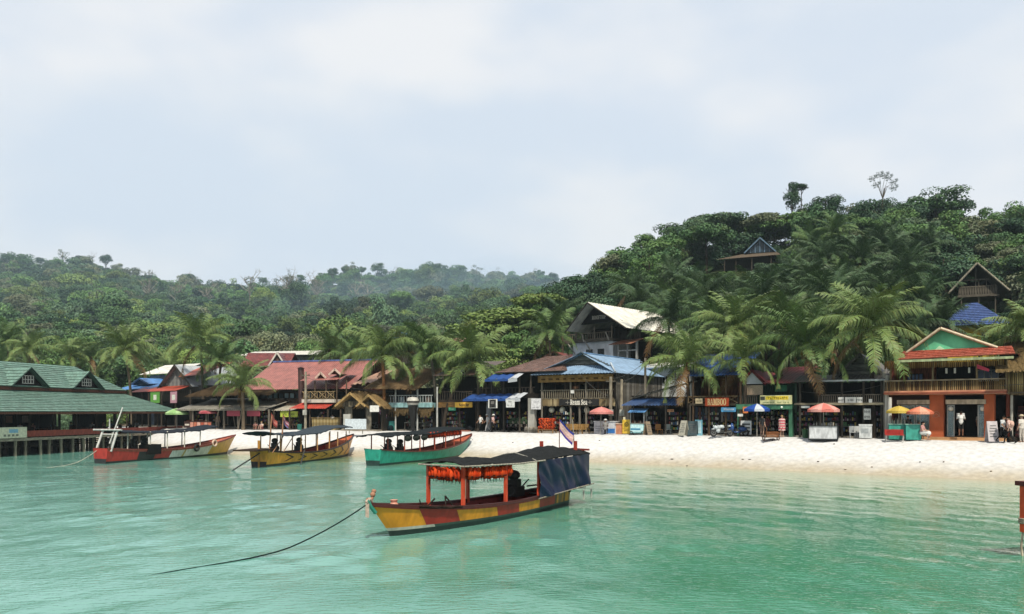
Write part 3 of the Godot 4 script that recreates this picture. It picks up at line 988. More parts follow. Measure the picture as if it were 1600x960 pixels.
	for i in list.size():
		var s: Array = list[i]
		var d: float = s[3]
		var x: float = (s[2] - 800.0) * d / F
		var base := Vector3(x, ground(x, -d) - 0.1, -d)
		palm(s[7], base, P(s[0], s[1], d), s[4], s[5], s[6], 50 + i, "coconut palms along the beach front", false, s[8])
	# trees and palms between the village and the far hill
	rng.seed = 31
	for i in 34:
		var px := rng.randf_range(-60, 730)
		var d := rng.randf_range(106, 150)
		var x := (px - 800) * d / F
		if not is_clear(x, -d, 3.0): continue
		var q := Vector3(x, ground(x, -d), -d)
		var place := "%sbehind %s" % ["" if d < 120 else "well " if d < 135 else "far ", landmark(px)]
		if i % 3 == 0:
			far_palm("coconut palm among trees %s" % place, "palms behind the village", q, rng.randf_range(7, 11), rng.randf_range(4.0, 4.8), i % 2, i)
		else:
			var sc := rng.randf_range(3.2, 5.0)
			var tone: int = [1, 3, 4, 5, 0][i % 5]
			tree("%s tree %s" % [["leafy green", "yellow-green", "grey-green", "olive", "dark green"][i % 5], place], "trees behind the village", q, sc * 1.6 + 3.0, Vector3(sc, sc * 0.9, sc), [0, 1, 4, 6, 5][i % 5], tone, i)

# ---------------------------------------------------------------- buildings: helpers
func fr(px_l: float, px_r: float, off := 0.0, off_r := -99.0) -> Fr:
	var f := Fr.new()
	var dl := tab(SHOPS, px_l) + off
	var dr := tab(SHOPS, px_r) + (off if off_r < -90 else off_r)
	f.o = Vector3((px_l - 800) * dl / F, 0, -dl)
	var e := Vector3((px_r - 800) * dr / F, 0, -dr)
	f.ux = (e - f.o).normalized()
	f.w = (e - f.o).length()
	f.n = Vector3(-f.ux.z, 0, f.ux.x)
	if f.n.z < 0: f.n = -f.n
	f.yaw = atan2(-f.ux.z, f.ux.x)
	f.o.y = ground(f.o.x + f.ux.x * f.w * 0.5, f.o.z + f.ux.z * f.w * 0.5)
	return f

func house(called: String, label: String, f: Fr, category := "building", group := "") -> Node3D:
	f.node = thing(called, label, category, f.o, f.yaw, group)
	var c := f.o + f.ux * f.w * 0.5 - f.n * 4.0
	keep_clear.append(Vector3(c.x, maxf(f.w * 0.6, 5.0), c.z))
	return f.node

func bxp(f: Fr, px0: float, py0: float, px1: float, py1: float, z: float, depth: float, called: String, m: Material, parent: Node3D = null) -> MeshInstance3D:
	var a := f.at(px0, py1, z)
	var b := f.at(px1, py0, z)
	var pm := (px0 + px1) * 0.5
	var y0 := f.at(pm, py1, z).y
	var y1 := f.at(pm, py0, z).y
	var mb := Mb.new()
	mb.span(Vector3(a.x, y0, z - depth), Vector3(b.x, y1, z))
	return obj(called, mb, m, f.node if parent == null else parent)

func bx(called: String, a: Vector3, b: Vector3, m: Material, parent: Node3D) -> MeshInstance3D:
	var mb := Mb.new()
	mb.span(a, b)
	return obj(called, mb, m, parent)

func corr_part(called: String, m: Material, parent: Node3D, q: Array, pitch := 0.3, amp := 0.025) -> MeshInstance3D:
	var mb := Mb.new()
	mb.corr(q[0], q[1], q[2], q[3], pitch, amp)
	return obj(called, mb, m, parent)

func tile_part(called: String, m: Material, parent: Node3D, q: Array, rows: int, cols: int) -> MeshInstance3D:
	var mb := Mb.new()
	mb.tiles(q[0], q[1], q[2], q[3], rows, cols, rng)
	var key := "tiled%d" % m.get_instance_id()
	if not mats.has(key):
		mats[key] = m.duplicate()
		mats[key].vertex_color_use_as_albedo = true
	var o := obj(called, mb, mats[key], parent)
	tag(o, "", "", "", "stuff")
	return o

func thatch_part(called: String, m: Material, parent: Node3D, q: Array, count: int) -> MeshInstance3D:
	var mb := Mb.new()
	mb.thatch(q[0], q[1], q[2], q[3], count, rng)
	return obj(called, mb, m, parent)

# ridge running front to back
func gable_front(n: Node3D, x0: float, x1: float, zf: float, zb: float, ye: float, yr: float, m: Material, style := "corr", board: Material = null):
	var xm := (x0 + x1) * 0.5
	var l := [Vector3(x0, ye, zb), Vector3(x0, ye, zf), Vector3(xm, yr, zf), Vector3(xm, yr, zb)]
	var r := [Vector3(x1, ye, zf), Vector3(x1, ye, zb), Vector3(xm, yr, zb), Vector3(xm, yr, zf)]
	roof_slopes(n, [l, r], m, style)
	if board:
		var mb := Mb.new()
		for s in [[x0, xm], [x1, xm]]:
			var a := Vector3(s[0], ye, zf + 0.04)
			var b := Vector3(s[1], yr, zf + 0.04)
			var d := (b - a)
			mb.box((a + b) * 0.5 - Vector3(0, 0.06, 0), Vector3(d.length() + 0.1, 0.2, 0.06), Basis(d.normalized(), Vector3(-d.y, d.x, 0).normalized() * signf(d.x), Vector3(0, 0, 1) ))
		obj("barge_board", mb, board, n)

# ridge running along the facade
func ridge_along(n: Node3D, x0: float, x1: float, zf: float, zb: float, ye: float, yr: float, m: Material, style := "corr", hip := 0.0, ye_back := -99.0):
	var zm := (zf + zb) * 0.5
	var yb := ye if ye_back < -90 else ye_back
	var a := [Vector3(x0, ye, zf), Vector3(x1, ye, zf), Vector3(x1 - hip, yr, zm), Vector3(x0 + hip, yr, zm)]
	var b := [Vector3(x1, yb, zb), Vector3(x0, yb, zb), Vector3(x0 + hip, yr, zm), Vector3(x1 - hip, yr, zm)]
	var all := [a, b]
	if hip > 0:
		all.append([Vector3(x1, ye, zf), Vector3(x1, yb, zb), Vector3(x1 - hip, yr, zm - 0.01), Vector3(x1 - hip, yr, zm + 0.01)])
		all.append([Vector3(x0, yb, zb), Vector3(x0, ye, zf), Vector3(x0 + hip, yr, zm + 0.01), Vector3(x0 + hip, yr, zm - 0.01)])
	roof_slopes(n, all, m, style)

func roof_slopes(n: Node3D, list: Array, m: Material, style: String):
	for q in list:
		if style == "corr": corr_part("roof_slope", m, n, q)
		elif style == "tile":
			var w: float = (q[1] - q[0]).length()
			var h: float = (q[3] - q[0]).length()
			tile_part("roof_slope", m, n, q, maxi(3, int(h / 0.4)), maxi(2, int(w / 0.35)))
		else:
			var w: float = (q[1] - q[0]).length()
			thatch_part("roof_slope", m, n, q, int(w * 55))

func gable_wall(n: Node3D, called: String, x0: float, x1: float, z: float, y0: float, y1: float, m: Material, th := 0.12):
	var mb := Mb.new()
	mb.prism([Vector2(x0, y0), Vector2(x1, y0), Vector2((x0 + x1) * 0.5, y1)], z - th, z)
	return obj(called, mb, m, n)

func balusters(n: Node3D, x0: float, x1: float, y0: float, y1: float, z: float, count: int, m: Material, r := 0.03, rail_hex := ""):
	var mb := Mb.new()
	mb.span(Vector3(x0, y1 - 0.08, z - 0.05), Vector3(x1, y1, z + 0.05))
	mb.span(Vector3(x0, y0, z - 0.04), Vector3(x1, y0 + 0.07, z + 0.04))
	obj("railing", mb, m if rail_hex == "" else mat(rail_hex, "wood"), n)
	var b := Mb.new()
	b.box(Vector3.ZERO, Vector3(r * 2, y1 - y0 - 0.15, r * 2))
	var ms := b.mesh()
	for i in count:
		var o := put("baluster", ms, m, n, Vector3(lerpf(x0, x1, (i + 0.5) / count), (y0 + y1) * 0.5 - 0.005, z))
		o.rotation.z = rng.randf_range(-0.05, 0.05)

func planks(n: Node3D, called: String, x0: float, x1: float, y0: float, y1: float, z: float, pw: float, hexes: Array, look := "wood", across_z := false, tilt := 0.01):
	# upright boards side by side, each a piece of its own
	var k := maxi(1, int(absf(x1 - x0) / pw))
	var b := Mb.new()
	b.box(Vector3.ZERO, Vector3(absf(x1 - x0) / k * 0.94, y1 - y0, 0.05))
	var ms := b.mesh()
	for i in k:
		var x := lerpf(x0, x1, (i + 0.5) / k)
		var at := Vector3(z, (y0 + y1) * 0.5, x) if across_z else Vector3(x, (y0 + y1) * 0.5, z)
		var o := put(called, ms, mat(hexes[rng.randi() % hexes.size()], look), n, at + Vector3(0, rng.randf_range(-0.04, 0.04), 0) + (Vector3(rng.randf_range(-0.02, 0.02), 0, 0) if across_z else Vector3(0, 0, rng.randf_range(-0.02, 0.02))))
		if across_z: o.rotation.y = PI / 2
		o.rotation.z = rng.randf_range(-tilt, tilt)

func posts(n: Node3D, f: Fr, cols: Array, y0: float, y1: float, z: float, r: float, m: Material, round_ := true):
	for px in cols:
		var p := f.at(px, HOR, z)
		var mb := Mb.new()
		if round_: mb.tube(Vector3(p.x, y0, z), Vector3(p.x + rng.randf_range(-0.03, 0.03), y1, z), r, r * 0.9, 8)
		else: mb.span(Vector3(p.x - r, y0, z - r), Vector3(p.x + r, y1, z + r))
		obj("post", mb, m, n)

func words(n: Node3D, s: String, at: Vector3, height: float, m: Material, font := "Droid Sans", width := -1.0, bold := true, called := "lettering") -> MeshInstance3D:
	var t := TextMesh.new()
	t.text = s
	var sf := SystemFont.new()
	sf.font_names = PackedStringArray([font])
	sf.font_weight = 700 if bold else 400
	t.font = sf
	t.font_size = 64
	t.pixel_size = height / 46.0
	t.depth = 0.02
	var o := put(called, t, m, n, at)
	if width > 0:
		var w := t.get_aabb().size.x
		if w > 0: o.scale.x = width / w
	return o

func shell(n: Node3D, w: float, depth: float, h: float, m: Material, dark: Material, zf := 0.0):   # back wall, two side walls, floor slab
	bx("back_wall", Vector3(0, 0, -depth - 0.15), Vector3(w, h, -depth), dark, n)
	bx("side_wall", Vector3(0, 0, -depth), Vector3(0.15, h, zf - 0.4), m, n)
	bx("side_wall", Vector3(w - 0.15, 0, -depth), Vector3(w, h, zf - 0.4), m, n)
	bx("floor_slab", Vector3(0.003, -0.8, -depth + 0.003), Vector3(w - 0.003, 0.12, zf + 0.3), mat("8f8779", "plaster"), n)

func window(n: Node3D, x0: float, x1: float, y0: float, y1: float, z: float, frame: Material, glass: Material, bars := 1):
	var mb := Mb.new()
	var t := 0.06
	mb.span(Vector3(x0 - t, y0 - t, z), Vector3(x1 + t, y0, z + 0.07)); mb.span(Vector3(x0 - t, y1, z), Vector3(x1 + t, y1 + t, z + 0.07))
	mb.span(Vector3(x0 - t, y0, z), Vector3(x0, y1, z + 0.07)); mb.span(Vector3(x1, y0, z), Vector3(x1 + t, y1, z + 0.07))
	for i in bars:
		var x := lerpf(x0, x1, (i + 1.0) / (bars + 1))
		mb.span(Vector3(x - 0.03, y0, z + 0.004), Vector3(x + 0.03, y1, z + 0.06))
	var o := obj("window", mb, frame, n)
	bx("pane", Vector3(x0, y0, z - 0.02), Vector3(x1, y1, z + 0.02), glass, o)

func make_pier_restaurant():
	# stands over the water on piles, its long side turned towards the beach; local x runs away from us along the front, z faces the beach
	var ux := Vector3(0.19, 0, -0.982).normalized()
	var yaw := atan2(-ux.z, ux.x)
	var o := Vector3(-44.5, 0, -69.8)
	var n := thing("pier_restaurant", "long open pier restaurant with tiered green tiled roof on piles", "restaurant", o, yaw)
	keep_clear.append(Vector3(o.x - 5, 14, o.z - 12))
	# in these axes +z points to the left of the way we look along the front, so the front plane's outer side is -z
	var s := -1.0 if Vector3(sin(yaw), 0, cos(yaw)).x < 0 else 1.0
	var x0 := -9.0
	var x1 := 24.0
	var deck := 1.62
	var wood := mat("3a322b", "wood")
	bx("deck", Vector3(x0, deck - 0.22, s * -14.0), Vector3(x1 + 2.5, deck, s * 0.3), mat("6d6252", "plank"), n)
	bx("deck_edge", Vector3(x0, deck - 0.26, s * 0.303), Vector3(x1 + 2.5, deck - 0.02, s * 0.36), mat("b4a996", "plank"), n)
	var pile := Mb.new()
	pile.tube(Vector3(0, -2.2, 0), Vector3(0, deck - 0.2, 0), 0.15, 0.13, 7)
	var pm := pile.mesh()
	for i in 25:
		for j in 4:
			var p := put("pile", pm, mat(["8e8473", "6f675a", "a79c88"][rng.randi() % 3], "wood"), n, Vector3(x0 + 0.6 + i * 1.42 + rng.randf_range(-0.25, 0.25), 0, s * (0.05 - j * 3.8)))
			p.rotation.z = rng.randf_range(-0.05, 0.05)
	var br := Mb.new()
	for j in 3: br.span(Vector3(x0, 0.75, s * (-0.3 - j * 3.8)), Vector3(x1 + 2, 0.9, s * (-0.42 - j * 3.8)))
	obj("cross_beams", br, wood, n)
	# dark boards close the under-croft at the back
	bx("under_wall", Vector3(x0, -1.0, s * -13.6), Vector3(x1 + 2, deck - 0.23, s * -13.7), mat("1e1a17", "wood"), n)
	# red board railing
	bx("red_rail_board", Vector3(x0 + 9.5, deck + 0.08, s * 0.16), Vector3(x1 + 2.4, deck + 0.62, s * 0.24), mat("8d3a2c", "paint"), n)
	bx("red_rail_board", Vector3(x0, deck + 0.08, s * 0.16), Vector3(x0 + 9.5, deck + 0.62, s * 0.24), mat("8d3a2c", "paint"), n)
	# roof posts
	for i in 12:
		for z in [-0.25, -7.0]:
			var mb := Mb.new()
			var x := x0 + 1.0 + i * 2.9
			mb.span(Vector3(x - 0.09, deck, s * z - 0.09), Vector3(x + 0.09, 4.35 if z > -1 else 6.0, s * z + 0.09))
			obj("roof_post", mb, wood, n)
	# two-tier roof: eave, break and ridge
	var green := mat("6f8f82", "paint", 0.6)
	var ye := 3.98
	var yb := 6.05
	var yr := 8.9
	var slope := func(called, p): 
		var q := [p[0], p[1], p[2], p[3]]
		if (q[1] - q[0]).cross(q[3] - q[0]).y < 0: q = [q[1], q[0], q[3], q[2]]
		var w: float = (q[1] - q[0]).length()
		tile_part(called, green, n, q, maxi(4, int((q[3] - q[0]).length() / 0.36)), maxi(6, int(w / 0.45)))
	slope.call("lower_roof_slope", [Vector3(x0 - 1, ye, s * 1.0), Vector3(x1 + 1, ye, s * 1.0), Vector3(x1 - 3.6, yb, s * -3.5), Vector3(x0 - 1, yb, s * -3.5)])
	slope.call("lower_roof_slope", [Vector3(x1 + 1, ye, s * 1.0), Vector3(x1 + 1, ye, s * -15.0), Vector3(x1 - 3.6, yb, s * -10.5), Vector3(x1 - 3.6, yb, s * -3.5)])
	slope.call("lower_roof_slope", [Vector3(x1 + 1, ye, s * -15.0), Vector3(x0 - 1, ye, s * -15.0), Vector3(x0 - 1, yb, s * -10.5), Vector3(x1 - 3.6, yb, s * -10.5)])
	var u0 := yb + 0.3
	slope.call("upper_roof_slope", [Vector3(x0 - 1, u0, s * -3.1), Vector3(x1 - 3.2, u0, s * -3.1), Vector3(x1 - 6.6, yr, s * -7.0), Vector3(x0 - 1, yr, s * -7.0)])
	slope.call("upper_roof_slope", [Vector3(x1 - 3.2, u0, s * -3.1), Vector3(x1 - 3.2, u0, s * -10.9), Vector3(x1 - 6.6, yr, s * -7.03), Vector3(x1 - 6.6, yr, s * -6.97)])
	slope.call("upper_roof_slope", [Vector3(x1 - 3.2, u0, s * -10.9), Vector3(x0 - 1, u0, s * -10.9), Vector3(x0 - 1, yr, s * -7.0), Vector3(x1 - 6.6, yr, s * -7.0)])
	var fas := mat("5a3f34", "wood")
	bx("eave_board", Vector3(x0 - 1, ye - 0.24, s * 0.98), Vector3(x1 + 1, ye - 0.05, s * 1.05), fas, n)
	bx("eave_board", Vector3(x1 + 1.0, ye - 0.24, s * 1.05), Vector3(x1 + 1.07, ye - 0.05, s * -15.0), fas, n)
	bx("roof_break_board", Vector3(x0 - 1, yb - 0.05, s * -3.15), Vector3(x1 - 3.3, u0 - 0.06, s * -3.08), fas, n)
	bx("roof_break_board", Vector3(x1 - 3.3, yb - 0.05, s * -3.08), Vector3(x1 - 3.23, u0 - 0.06, s * -10.9), fas, n)
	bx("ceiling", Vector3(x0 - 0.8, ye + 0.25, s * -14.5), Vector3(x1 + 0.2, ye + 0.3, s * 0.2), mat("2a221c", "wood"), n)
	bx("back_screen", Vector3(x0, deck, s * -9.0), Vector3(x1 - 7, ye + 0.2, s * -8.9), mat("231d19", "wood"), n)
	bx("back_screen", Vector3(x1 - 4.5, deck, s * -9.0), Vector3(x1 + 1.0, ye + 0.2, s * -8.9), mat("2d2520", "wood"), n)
	for i in 9: bx("wall_picture", Vector3(x0 + 2 + i * 2.4, deck + 1.2, s * -8.88), Vector3(x0 + 3.1 + i * 2.4, deck + 1.9, s * -8.84), mat(["b9b4a6", "8fb0a0", "c9c6b8", "b58f70"][i % 4], "flat"), n)
	# dormers
	for xd in [6.7, 14.6]:
		var zf: float = -3.3
		var w := 2.35
		var y0 := u0 + 0.1
		var y1 := u0 + 1.85
		var g := Mb.new()
		g.prism([Vector2(xd - w * 0.8, y0), Vector2(xd + w * 0.8, y0), Vector2(xd, y1 - 0.25)], s * zf - 0.05, s * zf + 0.05)
		var wall := obj("dormer", g, mat("241b1a", "wood"), n)
		var dz: float = (y1 - u0) / (yr - u0) * 3.9
		for sd in [-1.0, 1.0]:
			var q := [Vector3(xd + sd * w, y0 - 0.1, s * (zf + 0.45)), Vector3(xd + sd * w, y0 - 0.1, s * (zf - 0.3)), Vector3(xd, y1, s * (zf - dz - 0.2)), Vector3(xd, y1, s * (zf + 0.45))]
			if (q[1] - q[0]).cross(q[3] - q[0]).y < 0: q = [q[1], q[0], q[3], q[2]]
			tile_part("dormer_slope", green, wall, q, 6, 8)
			var bb := Mb.new()
			var e0 := Vector3(xd + sd * w, y0 - 0.12, s * (zf + 0.47))
			var e1 := Vector3(xd, y1 - 0.02, s * (zf + 0.47))
			bb.path([e0, e1], 0.07, 4)
			obj("dormer_barge_board", bb, mat("1f3a30", "paint"), wall)
		var wn := Mb.new()
		for i in 5: wn.span(Vector3(xd - 0.66 + i * 0.33 - 0.025, y0 + 0.22, s * (zf + 0.06)), Vector3(xd - 0.66 + i * 0.33 + 0.025, y0 + 0.95, s * (zf + 0.12)))
		for i in 3: wn.span(Vector3(xd - 0.7, y0 + 0.2 + i * 0.365, s * (zf + 0.063)), Vector3(xd + 0.7, y0 + 0.25 + i * 0.365, s * (zf + 0.117)))
		obj("window_frame", wn, mat("d9d8d0", "paint"), wall)
		bx("pane", Vector3(xd - 0.66, y0 + 0.22, s * (zf + 0.052)), Vector3(xd + 0.66, y0 + 0.95, s * (zf + 0.058)), mat("20262a", "paint", 0.1), wall)
	# boards hung on the railing
	var sg := single("pier_sign_board", "pale sign board with a small blue picture on the pier railing, left edge", "sign", box_mb(Vector3(4.6, 0.95, 0.08)), mat("d5d3b8", "flat"), n.transform * Vector3(0.2, deck + 0.5, s * 0.42), yaw + (PI if s < 0 else 0.0))
	bx("blue_picture", Vector3(0.3, -0.02, 0.045), Vector3(1.3, 0.3, 0.05), mat("7fb0c8", "flat"), sg)
	for i in 4: bx("letter_mark", Vector3(-0.3 + i * 0.45, -0.33, 0.045), Vector3(-0.02 + i * 0.45, -0.14, 0.05), mat("77786c", "flat"), sg)
	var b2 := single("menu_banner", "long banner of reddish food pictures at the beach end of the pier", "banner", box_mb(Vector3(4.4, 0.72, 0.06)), mat("3b2621", "flat"), P(309, 664, 88), -0.5)
	for i in 6: bx("food_picture", Vector3(-1.2 + i * 0.56, -0.26, 0.035), Vector3(-0.72 + i * 0.56, 0.26, 0.042), mat(["c98f7d", "b5684f", "d8a99a", "a8523c"][i % 4], "flat"), b2)
	bx("caption_strip", Vector3(-2.05, -0.1, 0.035), Vector3(-1.35, 0.08, 0.042), mat("cfc6b8", "flat"), b2)
	# tables and goods inside, dim under the roof
	var tb := Mb.new()
	tb.span(Vector3(-0.6, 0.7, -0.4), Vector3(0.6, 0.75, 0.4))
	for sx in [-0.5, 0.5]:
		for sz in [-0.32, 0.32]: tb.span(Vector3(sx - 0.03, 0, sz - 0.03), Vector3(sx + 0.03, 0.7, sz + 0.03))
	var tm := tb.mesh()
	var chm := chair_mesh()
	for i in 9:
		var t := put("restaurant_table", tm, mat("5c4433", "wood"), self, n.transform * Vector3(x0 + 3 + i * 3.1, deck, s * -1.6))
		t.rotation.y = yaw
		tag(t, "dark wooden table under the pier restaurant roof behind the red rail", "table", "tables in the pier restaurant")
		for k in 2:
			var c := put("restaurant_chair", chm, mat("3d2f26", "wood"), self, n.transform * Vector3(x0 + 3 + i * 3.1 + (k * 2 - 1) * 0.85, deck, s * -1.6))
			c.rotation.y = yaw + (PI / 2 if k == 0 else -PI / 2)
			tag(c, "dark wooden chair at a table in the pier restaurant", "chair", "chairs in the pier restaurant")

func box_mb(size: Vector3, at := Vector3.ZERO) -> Mb:
	var mb := Mb.new()
	mb.box(at, size)
	return mb

func chair_mesh() -> ArrayMesh:
	var c := Mb.new()
	c.span(Vector3(-0.22, 0.42, -0.22), Vector3(0.22, 0.47, 0.22))
	c.span(Vector3(-0.22, 0.47, -0.24), Vector3(0.22, 0.92, -0.20))
	for sx in [-0.19, 0.19]:
		for sz in [-0.19, 0.19]: c.tube(Vector3(sx, 0, sz), Vector3(sx, 0.43, sz), 0.025, 0.025, 5)
	return c.mesh()

func blind_sign(f: Fr, called: String, label: String, px0: float, py0: float, px1: float, py1: float, z: float, m: Material, category := "sign") -> Node3D:   # a board on a facade; its children sit in the board's own axes
	var a := f.at(px0, py1, z)
	var b := f.at(px1, py0, z)
	var y0 := f.at((px0 + px1) * 0.5, py1, z).y
	var y1 := f.at((px0 + px1) * 0.5, py0, z).y
	var o := thing(called, label, category, f.world(Vector3((a.x + b.x) * 0.5, (y0 + y1) * 0.5, z)), f.yaw)
	o.set_meta("w", b.x - a.x); o.set_meta("h", y1 - y0)
	obj("board", box_mb(Vector3(b.x - a.x, y1 - y0, 0.06)), m, o)
	return o

func scribble(o: Node3D, x0: float, x1: float, y: float, h: float, m: Material, count: int, sd: int):   # far-off letters, too small to read: a row of short marks
	var r := RandomNumberGenerator.new(); r.seed = sd
	var mb := Mb.new()
	var x := x0
	var w := (x1 - x0) / count
	for i in count:
		if r.randf() < 0.85:
			mb.span(Vector3(x + w * 0.1, y - h * 0.5, 0.035), Vector3(x + w * 0.32, y + h * 0.5 * r.randf_range(0.6, 1), 0.045))
			var yy := y + h * r.randf_range(-0.4, 0.4)
			mb.span(Vector3(x + w * 0.34, yy - h * 0.12, 0.035), Vector3(x + w * 0.8, yy + h * 0.12, 0.045))
			if r.randf() < 0.5: mb.span(Vector3(x + w * 0.62, y - h * 0.5, 0.036), Vector3(x + w * 0.8, y + h * 0.4, 0.044))
		x += w
	obj("lettering", mb, m, o)

# ---------------------------------------------------------------- the row of shops and bars, left to right
func make_place():
	make_pier_restaurant()
	make_left_village()
	make_middle_row()
	make_sea_bar()
	make_white_house()
	make_right_row()
	make_gabled_house()
	make_hill_houses()

func Y(f: Fr, py: float, z := 0.0, px := -1.0) -> float:
	return f.at(px if px > 0 else 800 + F * (f.o.x + f.ux.x * f.w * 0.5) / -(f.o.z + f.ux.z * f.w * 0.5), py, z).y

func X(f: Fr, px: float, z := 0.0) -> float:
	return f.at(px, HOR, z).x

func make_left_village():
	# grey gable house with white and red roofs, behind the end of the pier
	var f := fr(236, 312, 8)
	var n := house("grey_gable_house", "grey boarded gable house with red and white tin roofs behind the pier", f, "house")
	var w := f.w
	var dark := mat("241f1b", "wood")
	var ye := Y(f, 603)
	var yr := Y(f, 572)
	shell(n, w, 7, ye, mat("4a443d", "wood"), dark)
	bx("upper_front", Vector3(0.2, ye * 0.62, -0.6), Vector3(w - 0.2, ye, -0.5), mat("5d5750", "wood"), n)
	var gx0 := X(f, 255)
	var gx1 := X(f, 302)
	var k := int((gx1 - gx0) / 0.28)
	for i in k:
		var x := gx0 + (i + 0.5) * (gx1 - gx0) / k
		var t := 1.0 - absf(x - (gx0 + gx1) * 0.5) / ((gx1 - gx0) * 0.5)
		var mb := Mb.new()
		mb.span(Vector3(x - 0.125, ye - 0.1, -0.05), Vector3(x + 0.125, ye + (yr - ye) * t, rng.randf_range(-0.01, 0.01)))
		obj("gable_board", mb, mat(["9a9c9a", "868886", "a8a9a4"][i % 3], "wood"), n)
	gable_front(n, gx0 - 0.4, gx1 + 0.4, 0.5, -8, ye - 0.2, yr + 0.1, mat("a8aeb2", "metal"), "corr", mat("575450", "wood"))
	corr_part("front_awning", mat("a8452f", "metal"), n, [Vector3(X(f, 228), Y(f, 613), 2.4), Vector3(X(f, 300), Y(f, 612), 2.4), Vector3(X(f, 300), ye, 0.02), Vector3(X(f, 228), ye - 0.1, 0.02)])
	corr_part("side_roof", mat("b05a45", "metal"), n, [Vector3(X(f, 284), Y(f, 590), 0.6), Vector3(X(f, 322), Y(f, 588), 0.6), Vector3(X(f, 322), Y(f, 566), -4), Vector3(X(f, 284), Y(f, 566), -4)])
	posts(n, f, [232, 252, 274, 297], 0, Y(f, 612), 2.2, 0.1, mat("50483f", "wood"))
	# the blue and white roofs to its left
	var f2 := fr(196, 250, 9)
	var n2 := house("blue_roofed_shed", "low shed with blue tin roofs and a blue gable, left of the grey gable house", f2, "shed")
	shell(n2, f2.w, 7, Y(f2, 606), mat("3d3833", "wood"), dark)
	corr_part("roof_slope", mat("4d83c0", "metal"), n2, [Vector3(-0.5, Y(f2, 609), 1.5), Vector3(f2.w + 0.3, Y(f2, 609), 1.5), Vector3(f2.w + 0.3, Y(f2, 594), -3), Vector3(-0.5, Y(f2, 594), -3)])
	gable_front(n2, X(f2, 206), X(f2, 236), 0.3, -4, Y(f2, 601), Y(f2, 591), mat("4d83c0", "metal"), "corr", mat("2c4a6e", "paint"))
	gable_wall(n2, "gable_wall", X(f2, 208), X(f2, 234), 0.1, Y(f2, 602), Y(f2, 592), mat("2e4152", "wood"))
	posts(n2, f2, [198, 222, 246], 0, Y(f2, 608), 1.2, 0.1, mat("50483f", "wood"))
	var f3 := fr(232, 280, 16)
	var n3 := house("white_roofed_house", "house with a pale white tin roof behind the blue shed roofs", f3, "house")
	shell(n3, f3.w, 6, Y(f3, 586), mat("777b80", "plaster"), dark)
	ridge_along(n3, -0.8, f3.w + 0.5, 1.0, -7, Y(f3, 585), Y(f3, 568), mat("dcd9d0", "metal"))
	for px in [243, 262]: window(n3, X(f3, px), X(f3, px + 9), Y(f3, 605), Y(f3, 592), 0.0, mat("cfd2d2", "paint"), mat("20282c", "paint", 0.1))
	bx("front_wall", Vector3(0.155, 0, -0.2), Vector3(f3.w - 0.155, Y(f3, 586) - 0.02, -0.02), mat("6d7886", "plaster"), n3)
	# green posters
	for i in 2:
		var p := blind_sign(f, "green_poster", ["bright green and white poster hung under the red awning", "pink poster hung right of the green poster under the red awning"][i], [235, 266][i], 612, [249, 276][i], 630, 2.3, mat(["5e9a3f", "b98b98"][i], "flat"), "poster")
		bx("white_field", Vector3(-0.3, -0.35, 0.035), Vector3(0.35, 0.3, 0.045), mat("d9ddd0", "flat"), p)
	# long low beach bar under a tin awning, shaded by the palms
	var g := fr(296, 428, 0)
	var m := house("low_beach_bar", "long low beach bar under a grey tin awning shaded by palms", g, "bar")
	var ga := Y(g, 640)
	shell(m, g.w, 7, ga + 1.2, mat("3b352f", "wood"), mat("2e2823", "wood"))
	corr_part("awning", mat("8b877c", "metal"), m, [Vector3(-0.3, ga, 2.0), Vector3(g.w + 0.3, ga, 2.0), Vector3(g.w + 0.3, ga + 1.3, -4), Vector3(-0.3, ga + 1.3, -4)])
	bx("awning_edge", Vector3(-0.3, ga - 0.14, 2.0), Vector3(g.w + 0.3, ga - 0.03, 2.07), mat("a39d8e", "plank"), m)
	thatch_part("thatch_roof", mat("5d4c38", "straw"), m, [Vector3(0, Y(g, 618), 0.5), Vector3(g.w, Y(g, 616), 0.5), Vector3(g.w, Y(g, 596), -5), Vector3(0, Y(g, 598), -5)], 500)
	bx("upper_wall", Vector3(0.2, ga + 1.3, -3.6), Vector3(g.w - 0.2, Y(g, 606), -3.5), mat("2b2520", "wood"), m)
	posts(m, g, [301, 322, 350, 372, 398, 420], 0, ga, 1.8, 0.12, mat("7b7367", "wood"))
	bx("counter", Vector3(X(g, 300), 0.1, 0.3), Vector3(X(g, 330), 1.0, 0.9), mat("6d3b2c", "wood"), m)
	for px in [372, 403]: bx("hanging_cloth", Vector3(X(g, px), ga - 0.75, 1.9), Vector3(X(g, px + 20), ga - 0.1, 1.94), mat("a5505c", "cloth"), m)
	# red-roofed two-storey restaurant
	var r := fr(398, 548, 3)
	var q := house("red_roofed_restaurant", "long two-storey restaurant under a big red tin roof with a blue ridge", r, "restaurant")
	ye = Y(r, 609)
	yr = Y(r, 571)
	shell(q, r.w, 11, ye, mat("4b3c33", "wood"), mat("2e2823", "wood"))
	bx("upper_floor", Vector3(0.16, Y(r, 634), -10.8), Vector3(r.w - 0.16, Y(r, 631), 0.6), mat("5f5348", "plank"), q)
	ridge_along(q, -1.2, r.w + 0.6, 1.4, -12, ye, yr + 0.8, mat("a0655c", "metal"))
	bx("blue_ridge_cap", Vector3(-1.2, yr + 0.74, -5.5), Vector3(r.w + 0.6, yr + 0.92, -5.1), mat("5d6fa6", "metal"), q)
	gable_wall_side(q, r.w, 1.0, -11.6, ye, yr + 0.6, mat("5a2f28", "wood"))
	# its band of windows
	var wx0 := X(r, 409)
	var wx1 := X(r, 486)
	bx("window_lintel", Vector3(wx0, ye - 0.35, -0.1), Vector3(wx1, ye - 0.05, 0.1), mat("3a2d27", "wood"), q)
